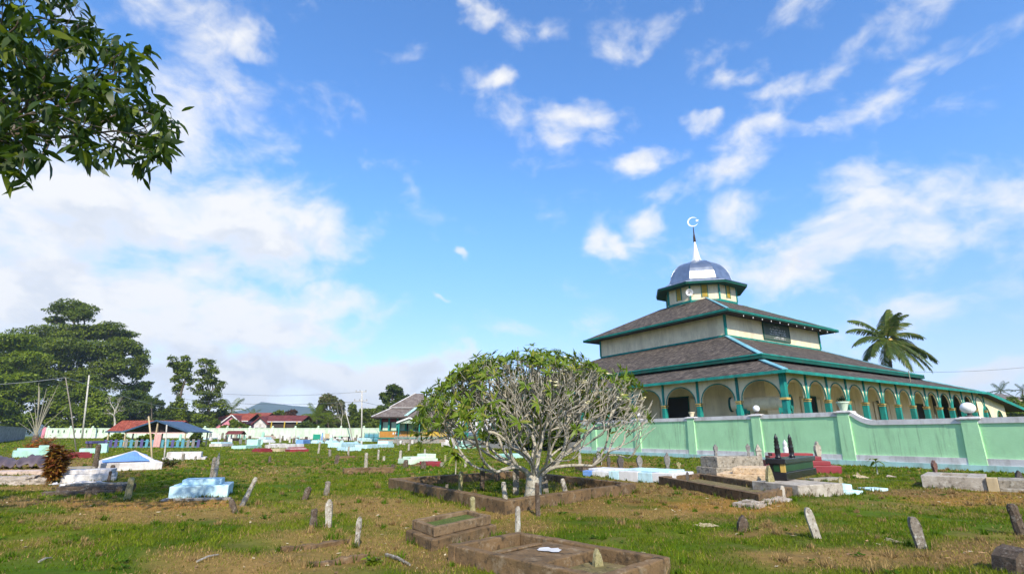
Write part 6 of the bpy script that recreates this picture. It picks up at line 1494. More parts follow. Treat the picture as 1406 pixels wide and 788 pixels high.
stake('slim white post between aqua and red far tombs', 369, 616, 8, 2.2, 'post', 'whitewash', 0)
tomb('aqua tomb glimpsed under the left side of the frangipani', (640, 616), (660, 615), 1.2, [(0, 0, 0, 0, 0, 4), (.1, .1, .1, .1, 4, 5)], 'tealtomb', group='aqua tombs', rough=.003)
tomb('white tomb glimpsed behind the left frangipani branches', (618, 613), (632, 612.5), 1.2, [(0, 0, 0, 0, 0, 6), (.3, .1, .1, .1, 6, 12)], 'whitewash', group='whitewashed tombs', rough=.003)
tomb('aqua tomb glimpsed behind the frangipani trunk fork', (696, 630), (724, 629), 1.0, [(0, 0, 0, 0, 0, 5), (.1, .1, .1, .1, 5, 6)], 'tealtomb', group='aqua tombs', rough=.003)
tomb('low kerb line in the lower left grass', (388, 756), (482, 744), .10, [(0, 0, 0, 0, 0, 5)], 'mossconc', name='low_kerb', cat='kerb', rough=.03)
tomb('broken kerb line nearer the camera than its neighbour', (428, 778), (504, 766), .10, [(0, 0, 0, 0, 0, 5)], 'mossconc', name='low_kerb', cat='kerb', rough=.03)
def stick(label, a, b, r, mat):
    p, q = GP(*a), GP(*b); d = q - p; m = MB(); m.tube([(0, 0, .02), (d.x * .5, d.y * .5, .035), (d.x, d.y, .02)], [r, r * .9, r * .7], 5)
    tag(m.build('stick', M[mat], None, p), label, 'stick', 'sticks lying on the grass')
stick('grey stick lying left of the small two tiered grave', (530, 762), (563, 776), .018, 'greyplank')
stick('pale stick lying at the lower left of the lawn', (270, 772), (300, 762), .010, 'paleplank')
stick('short stick in the grass at the far lower left', (52, 776), (70, 770), .010, 'paleplank')

# ---- right side
GC = 'dark carved headstones before the green wall'
tomb('shorter low tomb painted in blue and white patches', (800, 653), (847, 656), 1.2, [(0, .72, 0, .3, 0, 7.5, 'blue'), (.28, 0, 0, .1, 0, 7.5, 'white'), (.1, .1, .12, .2, 7.5, 10.5, 'white')], 'white', group='blue and white patched tombs', rough=.004)
tomb('longer low tomb painted in blue and white patches', (836, 658), (924, 664), 1.3, [(0, .83, 0, .1, 0, 11, 'skyblue'), (.17, .52, 0, .1, 0, 12, 'white'), (.48, .30, 0, .1, 0, 11.5, 'skyblue'), (.70, 0, 0, .1, 0, 12, 'white'), (.2, .1, .15, .2, 12, 14.5, 'skyblue')], 'white', group='blue and white patched tombs', rough=.004)
stake('dark carved headstone at the left of the patched tombs', 817, 645, 19, 5, 'carved', 'carvedark', 0, GC)
stake('grey carved headstone behind the shorter patched tomb', 821, 634, 15, 6, 'carved', 'carved', 1, GC)
stake('slim dark carved headstone over the shorter patched tomb', 836, 645, 19, 5, 'carved', 'carvedark', 1, GC)
stake('broad dark headstone between the two patched tombs', 852.6, 647, 21, 9, 'carved', 'carvedark', 0, GC)
stake('grey waisted headstone over the longer patched tomb', 879, 647, 22, 8, 'carved', 'carved', 0, GC)
stake('grey turned headstone near the right end of the longer patched tomb', 917, 649, 27, 8, 'carved', 'carved', 0, GC)
stake('small mossy stone right of the grey turned headstone', 932.5, 643, 9, 6, 'carved', 'mossplank', 0, GC)
stake('slim dark slab at the right end of the longer patched tomb', 944, 664, 15, 4, 'plank', 'carvedark', 1, GC)
tomb('rotten wood block beside the shorter patched tomb', (800, 647), (815, 646.5), .5, [(0, 0, 0, 0, 0, 8)], 'darkplank', name='wood_block', cat='block', rough=.02)
T, a_, L_, rz_, s_ = tomb('old grey concrete stepped tomb with two headstones on top', (957, 654), (985, 657), 1.9, [(0, 0, 0, 0, 0, 13), (.12, .05, .05, .05, 13, 27)], 'oldconc', rough=.012)
def ontop(T, a, rz, lx, ly, z): q = Matrix.Rotation(rz, 4, 'Z') @ Vector((lx, ly, 0)); return (a.x + q.x, a.y + q.y, a.z + z)
q = ontop(T, a_, rz_, L_ * .45, .45, 27 * s_); stake('left headstone on top of the old grey concrete tomb', 971, 627, 16, 6, 'carved', 'carved', 0, GC, at=q, z0=q[2] - .01)
q = ontop(T, a_, rz_, L_ * .75, 1.45, 27 * s_); stake('right headstone on top of the old grey concrete tomb', 990, 627, 17, 6, 'carved', 'carved', 0, GC, at=q, z0=q[2] - .01)
tomb('pebbled tan tomb before the green wall', (985, 661), (1062, 664), 1.8, [(0, 0, 0, 0, 0, 10), (.28, .02, .1, .1, 10, 18)], 'shellconc', rough=.02)
stake('pale obelisk headstone with a pointed top behind the pebbled tomb', 1044, 642, 32, 8, 'obelisk', 'concrete', 0, None)
def black_tomb():
    tomb('broad concrete platform under the black tomb', (1034, 676), (1098, 684), 1.25, [(0, 0, 0, 0, 0, 15)], 'concrete', name='platform', cat='platform', rough=.01)
    a = GP(1034, 676); b = GP(1100, 684); d = b - a; rz = math.atan2(d.y, d.x); s = 1 / ppm(a.y, .2); z0 = 15 * s + a.z
    o = G(1081, 659.5, z0); e = G(1122, 651, z0) - o; f_ = G(1062.5, 655, z0) - o; rz = math.atan2(e.y, e.x)
    L, D = e.length, .40
    t = thing('tomb', 'black tiled tomb with green panels and two black finials', 'tomb', (o.x, o.y, z0), rz)
    MB().box(0, L, 0, D, .001, 10 * s).build('base', M['blacktile'], t, bevel=.01)
    MB().box(.05, L - .05, .05, D - .05, 10 * s, 21 * s).build('panel_core', M['blacktile'], t)
    MB().box(-.01, L + .01, -.01, D + .01, 21 * s, 28 * s).build('top', M['blacktile'], t, bevel=.012)
    g = MB(); g.box(.10, L - .10, .035, .049, 11 * s, 20 * s); g.build('green_panel', M['greentile'], t)
    g = MB(); g.box(.035, .049, .14, D - .14, 11 * s, 20 * s); g.build('green_panel', M['greentile'], t)
    MB().box(.03, .12, .03, .12, 10.2 * s, 20.8 * s).build('corner_tile', M['gold'], t)
    for (fx, fy, w) in ((.10, D * .5, 8.5), (.52, D * .5, 8.5)):
        h = 34 * s; w = w * s
        pf = [(.5, 0), (.5, .06), (.36, .10), (.46, .20), (.42, .36), (.50, .40), (.34, .46), (.44, .52), (.32, .60), (.42, .65), (.28, .74), (.36, .78), (.22, .88), (.14, .92), (.03, 1.0)]
        m = MB().lathe([(r * w, z * h) for r, z in pf], 12, (L * fx, fy)); m.v = [(x, y, z + 28 * s) for x, y, z in m.v]; m.build('finial', M['blacktile'], t, smooth=True)
black_tomb()
tomb('dark red stepped tomb behind the black tomb', (1053, 648.5), (1157, 650), 1.1, [(0, 0, 0, 0, 0, 9), (.04, .12, .08, .08, 9, 15), (.08, .22, .16, .16, 15, 21), (.12, .32, .2, .2, 21, 25)], 'redtomb', group='dark red tombs', rough=.003)
stake('white finial headstone seen between the two black finials', 1082, 640, 35, 9, 'turned', 'white', 0, 'white carved headstones by the red tomb')
p = GP(1124, 645); stake('white carved headstone at the right end of the red tomb', 1125, 638, 31, 9, 'carved', 'concrete', 0, 'white carved headstones by the red tomb')
tomb('narrow brown rim below the dark red stepped tomb', (1118, 661), (1158, 659), .3, [(0, 0, 0, 0, 0, 4)], 'oldconc', name='low_kerb', cat='kerb', rough=.02)
kerb('long brown kerbed plot below the pebbled tomb', [(905, 664.5), (1043, 694), (1093, 682), (962, 659)], 12, .16, 'mossconc', rough=.016, soil=(.35, 'soilfill'), keep=True)
stake('mossy pointed headstone at the right end of the kerbed plot', 1060, 678, 36, 11, 'rock', 'mossplank', -1, None, thick=.5)
stake('small pale slab beside the mossy pointed headstone', 1076, 686, 17, 6, 'plank', 'concrete', 0)
stake('small pale stub on the far kerb of the plot', 1031, 672, 10, 5, 'plank', 'greyplank', 0)
tomb('flat brick rubble at the near corner of the kerbed plot', (1040, 697), (1093, 687), .45, [(0, .1, 0, 0, 0, 5), (.1, .25, .1, .2, 4.9, 8)], 'rubble', name='rubble_slab', cat='rubble', rough=.03)
tomb('small pale blue stepped tomb on the right lawn', (1120, 680), (1186, 678), .75, [(0, 0, 0, 0, 0, 4), (.16, .14, .12, .12, 4, 12)], 'skyblue', group='pale blue tombs', rough=.004)
p = GP(1156, 672); stake('small mossy stone standing on the small pale blue tomb', 1156, 670, 14, 6, 'rock', 'mossplank', 0, None, at=(p.x, p.y, p.z + .0), dz=.05)
tomb('flat pale blue slab right of the small pale blue tomb', (1195, 674), (1220, 673), .35, [(0, 0, 0, 0, 0, 3)], 'skyblue', name='slab', cat='slab', rough=.006)
def right_slab():
    a, L, rz, s = span((1267, 669), (1357, 673.5)); t = thing('slab_tomb', 'large weathered concrete slab tomb at the right', 'tomb', a, rz); D = 1.75; h = 17 * s
    for (x0, x1, y0, y1) in ((0, L, 0, .3), (0, .34, .302, D), (L - .34, L, .302, D), (.342, L - .342, D - .34, D)): MB().box(x0, x1, y0, y1, -.1, h).build('kerb_wall', M['concrete'], t, rough=.010, cut=.15, bevel=.012, seed=int(x0 * 10 + y1 * 3))
    MB().box(.34, L - .34, .3, D - .34, -.1, h * .7).build('fill', M['oldconc'], t, rough=.02, cut=.2)
    MB().box(L + .002, L + .2, -.06, .22, -.1, h * 1.02).build('corner_block', M['tan'], t, rough=.012, cut=.1, bevel=.01)
    MB().box(L + .202, L + 1.1, .4, 1.6, -.1, h * .8).build('side_slab', M['oldconc'], t, rough=.015, cut=.2, bevel=.012)
    MB().box(L + .202, L + 1.3, .0, .395, -.1, h * .25).build('low_slab', M['oldconc'], t, rough=.015, cut=.2, bevel=.012)
    q = Matrix.Rotation(rz, 4, 'Z') @ Vector((L / 2, D / 2, 0)); keepout(a.x + q.x, a.y + q.y, rz, L / 2, D / 2)
right_slab()
stake('reddish brown carved stone behind the large concrete slab tomb', 1285, 654, 20, 8, 'carved', 'redstone', 0)
stake('dark grey stone at the right edge beside the large slab tomb', 1402, 664, 18, 9, 'rock', 'carvedark', 0)
def scrap(label, x, y, w, h, mat, name, seed):
    p = GP(x, y); s = 1 / ppm(p.y, .1); rr = random.Random(seed); m = MB(); n = 9; W_ = w * s / 2
    top = []; bot = []
    for i in range(n + 1):
        u = i / n * 2 - 1; z = h * s * (.35 + .65 * rr.random()) * (1 - abs(u) * .6); top.append((u * W_, .10 + .06 * rr.random(), z)); bot.append((u * W_, -.05 - .05 * rr.random(), .012 + .01 * rr.random()))
    for i in range(n): m.face([bot[i], bot[i + 1], top[i + 1], top[i]]); m.face([top[i], top[i + 1], (top[i + 1][0], .16, .01), (top[i][0], .16, .01)])
    tag(m.build(name, M[mat], None, p, rr.uniform(-.4, .4)), label, 'scrap', 'pale scraps on the lawn')
scrap('torn pale cardboard lying left of the squat dark stone', 972, 720, 27, 7, 'tan', 'cardboard', 1)
scrap('curled tan bark flake below the green wall', 1184, 657, 17, 9, 'tan', 'bark_flake', 2)
scrap('small pale scrap right of the seedling by the wall', 1226, 656, 12, 4, 'pinkslab', 'bark_flake', 3)
scrap('small yellowish scrap at the lower right lawn', 1229, 742, 11, 5, 'tan', 'bark_flake', 4)
scrap('pale scrap at the foot of the croton shrub', 74, 664, 10, 5, 'whitewash', 'stone_chip', 5)
scrap('white scrap left of the pale blue stepped tomb', 225, 689, 9, 5, 'whitewash', 'stone_chip', 6)
# far rows of small headstones before the cemetery wall
rr = random.Random(77); k = 0
FARG = 'small headstones in the far rows'
xs = [rr.uniform(292, 500) for _ in range(62)] + [rr.uniform(150, 290) for _ in range(8)] + [rr.uniform(545, 700) for _ in range(22)]
for x in xs:
    y = rr.choice((606.6, 607.4, 608.3, 609.4, 611.0)) + rr.uniform(-.3, .3)
    st, mt = rr.choice((('slab', 'white'), ('slab', 'whitewash'), ('plank', 'carved'), ('obelisk', 'concrete'), ('post', 'darkplank'), ('carved', 'skyblue'), ('slab', 'tealtomb'), ('post', 'greyplank'), ('slab', 'whitewash')))
    stake('small weathered headstone standing in the far rows of graves', x, y, rr.uniform(4.5, 9.5), rr.uniform(2.0, 4.5), st, mt, rr.uniform(-1, 1), FARG, name='headstone', seed=int(x * 13))
FART = 'low pale tombs in the far rows'
for i in range(16):
    x = rr.uniform(300, 500) if i < 10 else rr.uniform(560, 690); y = rr.choice((607.5, 608.6, 610.0)); w = rr.uniform(9, 20)
    tomb('low pale tomb among the far rows of graves', (x, y), (x + w, y - .2), 1.3, [(0, 0, 0, 0, 0, rr.uniform(1.8, 4)), (.1, .1, .1, .1, 1.8, rr.uniform(4, 5.5))], rr.choice(('whitewash', 'skyblue', 'white', 'pinkslab', 'concrete', 'whitewash', 'tealtomb')), group=FART, rough=0)
# ------------------------------------------------------------------ far wall, pavilion, houses, poles and wires
def far_wall():
    A = AT(63, 600, 112); B_ = AT(562, 600, 110); B_.z = A.z = 0; d = B_ - A; L = d.length; rz = math.atan2(d.y, d.x)
    t = thing('cemetery_wall', 'long pale mint wall with small piers along the far end', 'wall', (A.x, A.y, 0), rz)
    n = int(L / 4.4); z1 = 2.58; step = L / n; pn = MB()
    slots = []
    for i in range(n):
        x0, x1 = i * step + .2, (i + 1) * step - .2
        if i < 7:     # wall bays with three tall openings
            cs = [x0 + (x1 - x0) * f for f in (.22, .5, .78)]; w = .16; za, zb = 1.75, 2.35
            pn.box(x0, x1, 0, .2, -.2, za).box(x0, x1, 0, .2, zb, z1)
            e = [x0] + [v for c in cs for v in (c - w, c + w)] + [x1]
            for a, b in zip(e[::2], e[1::2]): pn.box(a, b, 0, .2, za + .0005, zb - .0005)
        else: pn.box(x0, x1, 0, .2, -.2, z1)
    pn.build('panel', M['mintwhite'], t)
    MB().box(0, L, -.06, .26, z1, z1 + .14).build('coping', M['mintwhite'], t)
    MB().box(0, L, -.10, -.002, -.2, .95).build('plinth', M['whitewash'], t)
    for i in range(n + 1):
        x = i * step; q = MB().box(x - .2, x + .2, -.14, .3, -.2, z1 + .28).build('pier', M['mintwhite'], t)
        MB().lathe([(.1, z1 + .28), (.2, z1 + .38), (.17, z1 + .5), (.04, z1 + .58)], 8, (x, .08)).build('knob', M['mintwhite'], q)
    MB().box(-.9, -.21, -.2, .5, -.2, 2.9).build('end_pier', M['pinkwall'], t)
far_wall()
def grey_wall():
    A = AT(-60, 612, 58); B_ = AT(34, 600, 92); A.z = B_.z = 0; d = B_ - A; rz = math.atan2(d.y, d.x); L = d.length; z = gz(B_.x, B_.y)
    t = thing('grey_wall', 'stained grey rendered wall receding at the far left', 'wall', (A.x, A.y, 0), rz)
    MB().box(0, L, 0, .25, -.3, 2.35).build('panel', M['greywall'], t, rough=.01, cut=1.5); MB().box(-.02, L + .05, -.06, .31, 2.35, 2.5).build('coping', M['greywall'], t)
grey_wall()

def gable_house(name, label, pxl, pxr, Y, y_eave, y_ridge, wall, roof, depth, overhang=.8, turn=0.0, group=None, gable_px=None, details=True, base_z=0.0, cat='house', trim='white'):
    """house seen over the wall, ridge along x"""
    a = AT(pxl, 598, Y); b = AT(pxr, 598, Y); L = b.x - a.x; ze = AT(700, y_eave, Y).z; zr = AT(700, y_ridge, Y + depth / 2).z
    t = thing(name, label, cat, (a.x, Y, base_z), turn, group); o = overhang
    MB().box(o, L - o, o, depth - o, -.2, ze + .25).build('wall', M[wall], t)
    m = MB(); slope(m, (0, 0, ze), (L, 0, ze), (L, depth / 2, zr), (0, depth / 2, zr), .12); slope(m, (L, depth, ze), (0, depth, ze), (0, depth / 2, zr), (L, depth / 2, zr), .12)
    r = m.build('roof', M[roof], t)
    g = MB()
    for x in (o, L - o): g.add([(x, o, ze), (x, depth - o, ze), (x, depth / 2, zr - .25)], [(0, 1, 2), (2, 1, 0)])
    g.build('gable', M[wall], t)
    MB().beam((0, -.04, ze - .05), (L, -.04, ze - .05), .06, .2).build('fascia', M[trim], r)
    return t, L, ze, zr, o

def front_gable(t, x, w, ze, zr, y, d, wall, roof, trim='white'):
    """projecting gabled wing facing the camera"""
    m = MB(); h = w / 2; o = .5
    slope(m, (x - h - o, y + d, ze - .25), (x - h - o, y - o, ze - .25), (x, y - o, zr), (x, y + d, zr), .12)
    slope(m, (x + h + o, y - o, ze - .25), (x + h + o, y + d, ze - .25), (x, y + d, zr), (x, y - o, zr), .12)
    r = m.build('roof', M[roof], t)
    MB().prism([(x - h, y), (x + h, y), (x + h, y + d), (x - h, y + d)], -.2, ze).add([(x - h, y, ze), (x + h, y, ze), (x, y, zr - .2), (x - h, y + .1, ze), (x + h, y + .1, ze), (x, y + .1, zr - .2)], [(0, 1, 2), (5, 4, 3), (0, 2, 5, 3), (1, 4, 5, 2)]).build('wing_wall', M[wall], t)
    MB().beam((x - h - o, y - o - .04, ze - .3), (x, y - o - .04, zr - .05), .07, .26).beam((x, y - o - .04, zr - .05), (x + h + o, y - o - .04, ze - .3), .07, .26).build('bargeboard', M[trim], r)

def window(parent, x, y, w, z0, z1, frame='white'):
    o = MB().box(x - w / 2, x + w / 2, y - .03, y - .004, z0, z1).build('window', M['dark'], parent); f = MB(); q = .08
    f.box(x - w / 2 - q, x - w / 2, y - .06, y - .003, z0 - q, z1 + q).box(x + w / 2, x + w / 2 + q, y - .06, y - .003, z0 - q, z1 + q).box(x - w / 2, x + w / 2, y - .06, y - .003, z1, z1 + q).box(x - w / 2, x + w / 2, y - .06, y - .003, z0 - q, z0); f.box(x - .03, x + .03, y - .055, y - .031, z0, z1)
    f.build('frame', M[frame], o)

HG = 'houses behind the far wall'
t, L, ze, zr, o = gable_house('house', 'pink house with a red tiled roof and a front gable', 268, 338, 136, 577.5, 567.5, 'pinkwall', 'redtile', 9, group=HG)
s = 136 / F * 1.0
front_gable(t, (319 - 268) / 70 * L, 26 / ppm(136), ze - .6, AT(700, 569, 134).z, -1.2, 5, 'pinkwall', 'maroonroof')
window(t, (314 - 268) / 70 * L, -1.2, 1.0, 1.6, 3.0); window(t, (322 - 268) / 70 * L, -1.2, 1.0, 1.6, 3.0); window(t, (285 - 268) / 70 * L, .8, 1.2, 1.6, 2.9)
t, L, ze, zr, o = gable_house('house', 'white house with a maroon metal roof and a columned porch', 346, 412, 134, 578.5, 570, 'cream', 'maroonroof', 9, group=HG)
front_gable(t, (357 - 346) / 66 * L, 17 / ppm(134), ze - .4, AT(700, 571.5, 133).z, -.6, 5, 'whitewash', 'maroonroof', 'maroonroof')
window(t, (353 - 346) / 66 * L, -.6, .8, 1.8, 3.2); window(t, (360 - 346) / 66 * L, -.6, .8, 1.8, 3.2)
for px in (371, 389, 406): x = (px - 346) / 66 * L; MB().box(x - .12, x + .12, -.12, .12, -.1, ze).build('post', M['yellow'], t)
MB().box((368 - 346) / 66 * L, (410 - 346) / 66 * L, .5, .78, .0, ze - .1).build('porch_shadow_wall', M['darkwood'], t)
window(t, (380 - 346) / 66 * L, .5, 1.6, 1.3, 2.8)
t, L, ze, zr, o = gable_house('house', 'brown roofed house half hidden between pink and white houses', 328, 362, 158, 572, 566.5, 'darkwood', 'redtile', 8, group=HG)
t, L, ze, zr, o = gable_house('house', 'small house with a pale blue metal roof behind the palms', 417, 432, 150, 578.5, 574.5, 'whitewash', 'footblue', 6, .4, group=HG); window(t, L / 2, .4, 1, 2.6, 3.4)
t, L, ze, zr, o = gable_house('house', 'house with a grey roof beyond the lean-to at the right edge', 1366, 1440, 96, 551, 540.5, 'cream', 'shingle_grey', 14, .6, group='houses beyond the mosque', trim='cream'); window(t, 3, .6, 1.2, 1.6, 3)

# ---- teal and ochre timber house left of the frangipani
def teal_house():
    Y = 92; X = lambda px: AT(px, 598, Y).x; Z = lambda py: AT(550, py, Y).z
    x0 = X(521); t = thing('timber_house', 'timber house with ochre panels, teal posts and a grey hipped roof', 'house', (x0, Y, 0), 0.06)
    Wd = X(614) - x0; D = 10.0
    zf, zs, zb, ze = Z(600.8), Z(591.5), Z(580), Z(572.5)
    MB().box(-.2, Wd, 0, D, -.2, zf - .12).build('foundation', M['stoneband'], t, rough=.05, cut=1.2)
    MB().box(-.3, Wd + .1, -.15, D, zf - .12, zf + .05).build('floor_beam', M['teal'], t)
    MB().box(0, Wd * .40, 0, .1, zf + .05, zs).build('ochre_panel', M['ochre'], t); MB().box(Wd * .41, Wd, .02, .1, zf + .05, zs).build('yellow_railing', M['yellow'], t)
    g = MB()
    for i in range(14): x = Wd * .42 + Wd * .57 * i / 13; g.box(x - .04, x + .04, -.03, .018, zf + .06, zs - .02)
    g.build('balusters', M['ochre'], t)
    c = MB()
    for i, w in enumerate((.3, .34, .3, .08)): xx = Wd * (.20 + .036 * i); c.box(xx - w * .35, xx + w * .35, -.03, -.002, zs - .55, zs - .22)
    c.build('white_mark', M['white'], t)
    MB().box(0, Wd, .8, D, zf, ze).build('wall', M['darkwood'], t)
    for k in range(4):
        xa = Wd * (.02 + .125 * k); MB().box(xa + .12, xa + Wd * .105, .66, .79, zs + .05, zb + .1).build('white_panel', M['mintwhite'], t)
    MB().box(0.0, Wd, .60, .79, zb + .12, ze - .3).build('red_band', M['redpaint'], t)
    for k in range(9):
        xa = Wd * .125 * k; MB().box(xa - .12, xa + .14, .02, .3, zs, ze + .2).build('post', M['teal'], t)
    MB().box(0, Wd, -.06, .12, zs, zs + .12).build('rail', M['teal'], t)
    # double hipped roof
    e = 1.3; zt = AT(580, 540, Y + D / 2).z; zm = ze + (zt - ze) * .36
    hx0, hx1 = -e, Wd + e; r1, I, O = ring_roof('lower_roof', M['shingle_grey'], t, (Wd * .13, Wd * .87, D * .18, D * .82), (hx0, hx1, -e, D + e), zm, ze)
    fascia('fascia', M['darkwood'], r1, O, .22)
    r2, I, O = ring_roof('upper_roof', M['shingle_grey'], t, (Wd * .44, Wd * .56, D * .49, D * .51), (Wd * .10, Wd * .90, D * .15, D * .85), zt, zm + .12)
    fascia('fascia', M['whitewash'], r2, O, .1)
    MB().beam((hx0, -e, ze + .06), (Wd * .13, D * .18, zm + .1), .3, .1).build('hip_cap', M['whitewash'], r1); MB().beam((Wd * .10, D * .15, zm + .2), (Wd * .44, D * .49, zt + .05), .3, .1).build('hip_cap', M['whitewash'], r2)
    a = Vector((X(556) - x0, -e + .3, ze + .2)); MB().beam(a, (a.x + 1.5, 1.2, zm + .1), .7, .06).build('metal_patch', M['footblue'], r1)
    # small gabled porch roof
    px0, px1, pm = X(546) - x0, X(580) - x0, X(563) - x0; zg, zp = Z(580.5), Z(573.8); m = MB()
    slope(m, (px0, 1, zg), (px0, -2.4, zg), (pm, -2.4, zp), (pm, 1, zp), .1); slope(m, (px1, -2.4, zg), (px1, 1, zg), (pm, 1, zp), (pm, -2.4, zp), .1); r = m.build('porch_roof', M['footblue'], t)
    MB().beam((px0, -2.45, zg), (pm, -2.45, zp), .08, .25).beam((pm, -2.45, zp), (px1, -2.45, zg), .08, .25).build('bargeboard', M['white'], r)
    MB().add([(px0 + .3, -2.2, zg - .1), (px1 - .3, -2.2, zg - .1), (pm, -2.2, zp - .2)], [(0, 1, 2), (2, 1, 0)]).build('porch_gable', M['mintwhite'], t)
    for px in (px0 + .4, px1 - .4): MB().box(px - .1, px + .1, -2.25, -2.05, -.1, zg - .05).build('post', M['teal'], t)
    # grey picket fence in front
    f = thing('picket_fence', 'low grey picket fence before the timber house', 'fence', (x0 + Wd * .30, Y - 4, 0), .04); m = MB(); L = Wd * .62
    for i in range(34): x = L * i / 33; m.box(x - .05, x + .05, -.02, .02, -.05, 1.25)
    m.build('pickets', M['greywall'], f); MB().box(0, L, .021, .06, .3, .4).box(0, L, .021, .06, .95, 1.05).build('rail', M['greywall'], f)
teal_house()

# ---- pavilion with red and blue roofs
def pavilion():
    Y = 60; X = lambda px, y=Y: AT(px, 598, y).x; Z = lambda py, y=Y: AT(200, py, y).z
    x0 = X(144); g0 = gz(X(200), Y); t = thing('pavilion', 'open pavilion with a red tiled roof and a blue gabled front', 'pavilion', (x0, Y, g0), 0)
    W1 = X(236) - x0; ze, zr = Z(592) - g0, Z(577, Y + 2.2) - g0
    m = MB(); slope(m, (0, 0, ze), (W1, 0, ze), (W1, 2.2, zr), (0, 2.2, zr), .08); slope(m, (W1, 4.4, ze), (0, 4.4, ze), (0, 2.2, zr), (W1, 2.2, zr), .08); r = m.build('red_roof', M['redtile'], t)
    MB().beam((0, -.04, ze - .04), (W1, -.04, ze - .04), .05, .17).build('fascia', M['bluemetal'], r)
    a, b, c = X(190) - x0, X(277.5) - x0, X(233) - x0; yg = -2.6; z1, z2 = Z(592.5, Y + yg) - g0, Z(577, Y + yg) - g0
    m = MB(); slope(m, (a, 2, z1), (a, yg, z1), (c, yg, z2), (c, 2, z2), .07); slope(m, (b, yg, z1), (b, 2, z1), (c, 2, z2), (c, yg, z2), .07); r2 = m.build('blue_roof', M['bluemetal'], t)
    MB().beam((a, yg - .03, z1 - .02), (c, yg - .03, z2 - .02), .05, .16).beam((c, yg - .03, z2 - .02), (b, yg - .03, z1 - .02), .05, .16).build('bargeboard', M['bluemetal'], r2)
    MB().beam((a + .2, yg + .2, z1 - .12), (b - .2, yg + .2, z1 - .12), .07, .10).build('tie_beam', M['pink'], t)
    MB().add([(a + .5, yg + .9, z1), (b - .5, yg + .9, z1), (c, yg + .9, z2 - .12), (a + .5, yg + .97, z1), (b - .5, yg + .97, z1), (c, yg + .97, z2 - .12)], [(0, 1, 2), (5, 4, 3), (0, 3, 4, 1), (1, 4, 5, 2), (2, 5, 3, 0)]).build('gable_board', M['darkwood'], t)
    MB().box(c - .06, c + .06, yg + .2, yg + .32, z1 - .1, z2 - .1).build('king_post', M['tan'], t)
    for px, y in ((193, yg + .25), (272, yg + .25), (233, yg + .25), (193, 1.8), (272, 1.8), (147, .2), (147, 4.1), (190, 4.1)):
        x = X(px) - x0; MB().box(x - .06, x + .06, y - .06, y + .06, -.1, (z1 if y < 0 or px > 190 else ze) - .06).build('post', M['tan'], t)
    # painted slat balustrade along the front
    f = thing('slat_fence', 'row of blue painted slats fencing the front of the pavilion', 'fence', (x0, Y - 3.4, g0), 0)
    n = 19; xa, xb = X(147, Y - 3.4) - x0, X(274, Y - 3.4) - x0; zt, zb = Z(603, Y - 3.4) - g0, Z(616.5, Y - 3.4) - g0
    rr = random.Random(3)
    for i in range(n):
        x = xa + (xb - xa) * i / (n - 1); w = (xb - xa) / n * .58; MB().box(x - w / 2, x + w / 2, -.02, .02, max(-.05, zb) - .1, zt + rr.uniform(-.05, .05)).build('slat', M[rr.choice(('bluepanel', 'bluepanel', 'bluepanel', 'carved', 'purple'))], f)
    MB().box(xa - .1, xb + .1, .022, .07, zt - .22, zt - .14).box(xa - .1, xb + .1, .022, .07, zb + .2, zb + .28).build('rail', M['bluepanel'], f)
    p = AT(211, 618, Y - 3.9); o = MB(); N = 9; V = []
    w = 9.5 / ppm(Y - 3.9); h = 17.5 / ppm(Y - 3.9)
    for i in range(N + 1):
        for k in (0, 1): V.append((-w / 2 + w * i / N, .03 * math.sin(i * 1.9), k * h))
    o.add(V, [(2 * i, 2 * i + 2, 2 * i + 3, 2 * i + 1) for i in range(N)])
    q = o.build('hanging_cloth', M['pink'], None, (p.x, Y - 3.6, max(g0 + .02, p.z))); q.modifiers.new('thickness', 'SOLIDIFY').thickness = .015; tag(q, 'faded pink cloth hanging on the blue slats', 'cloth')
pavilion()
def shelter():
    Y = 84; g = gz(AT(319, 598, Y).x, Y); x0 = AT(308.5, 598, Y).x; Wd = AT(330.5, 598, Y).x - x0; ze, zr = AT(319, 595.5, Y).z - g, AT(319, 591, Y).z - g; t = thing('grave_shelter', 'small open grave shelter with a dark red roof on posts', 'shelter', (x0, Y, g))
    m = MB(); slope(m, (0, 0, ze), (Wd, 0, ze), (Wd, .9, zr), (0, .9, zr), .06); slope(m, (Wd, 1.8, ze), (0, 1.8, ze), (0, .9, zr), (Wd, .9, zr), .06); m.build('roof', M['maroonroof'], t)
    for x in (.25, Wd - .25):
        for y in (.15, 1.65): MB().box(x - .05, x + .05, y - .05, y + .05, -.1, ze - .04).build('post', M['darkwood'], t)
    MB().box(.2, Wd - .2, .1, .16, ze * .35, ze * .45).build('rail', M['darkwood'], t)
    MB().box(.4, Wd - .4, .4, 1.4, -.05, .35).build('grave_slab', M['darkwood'], t)
shelter()

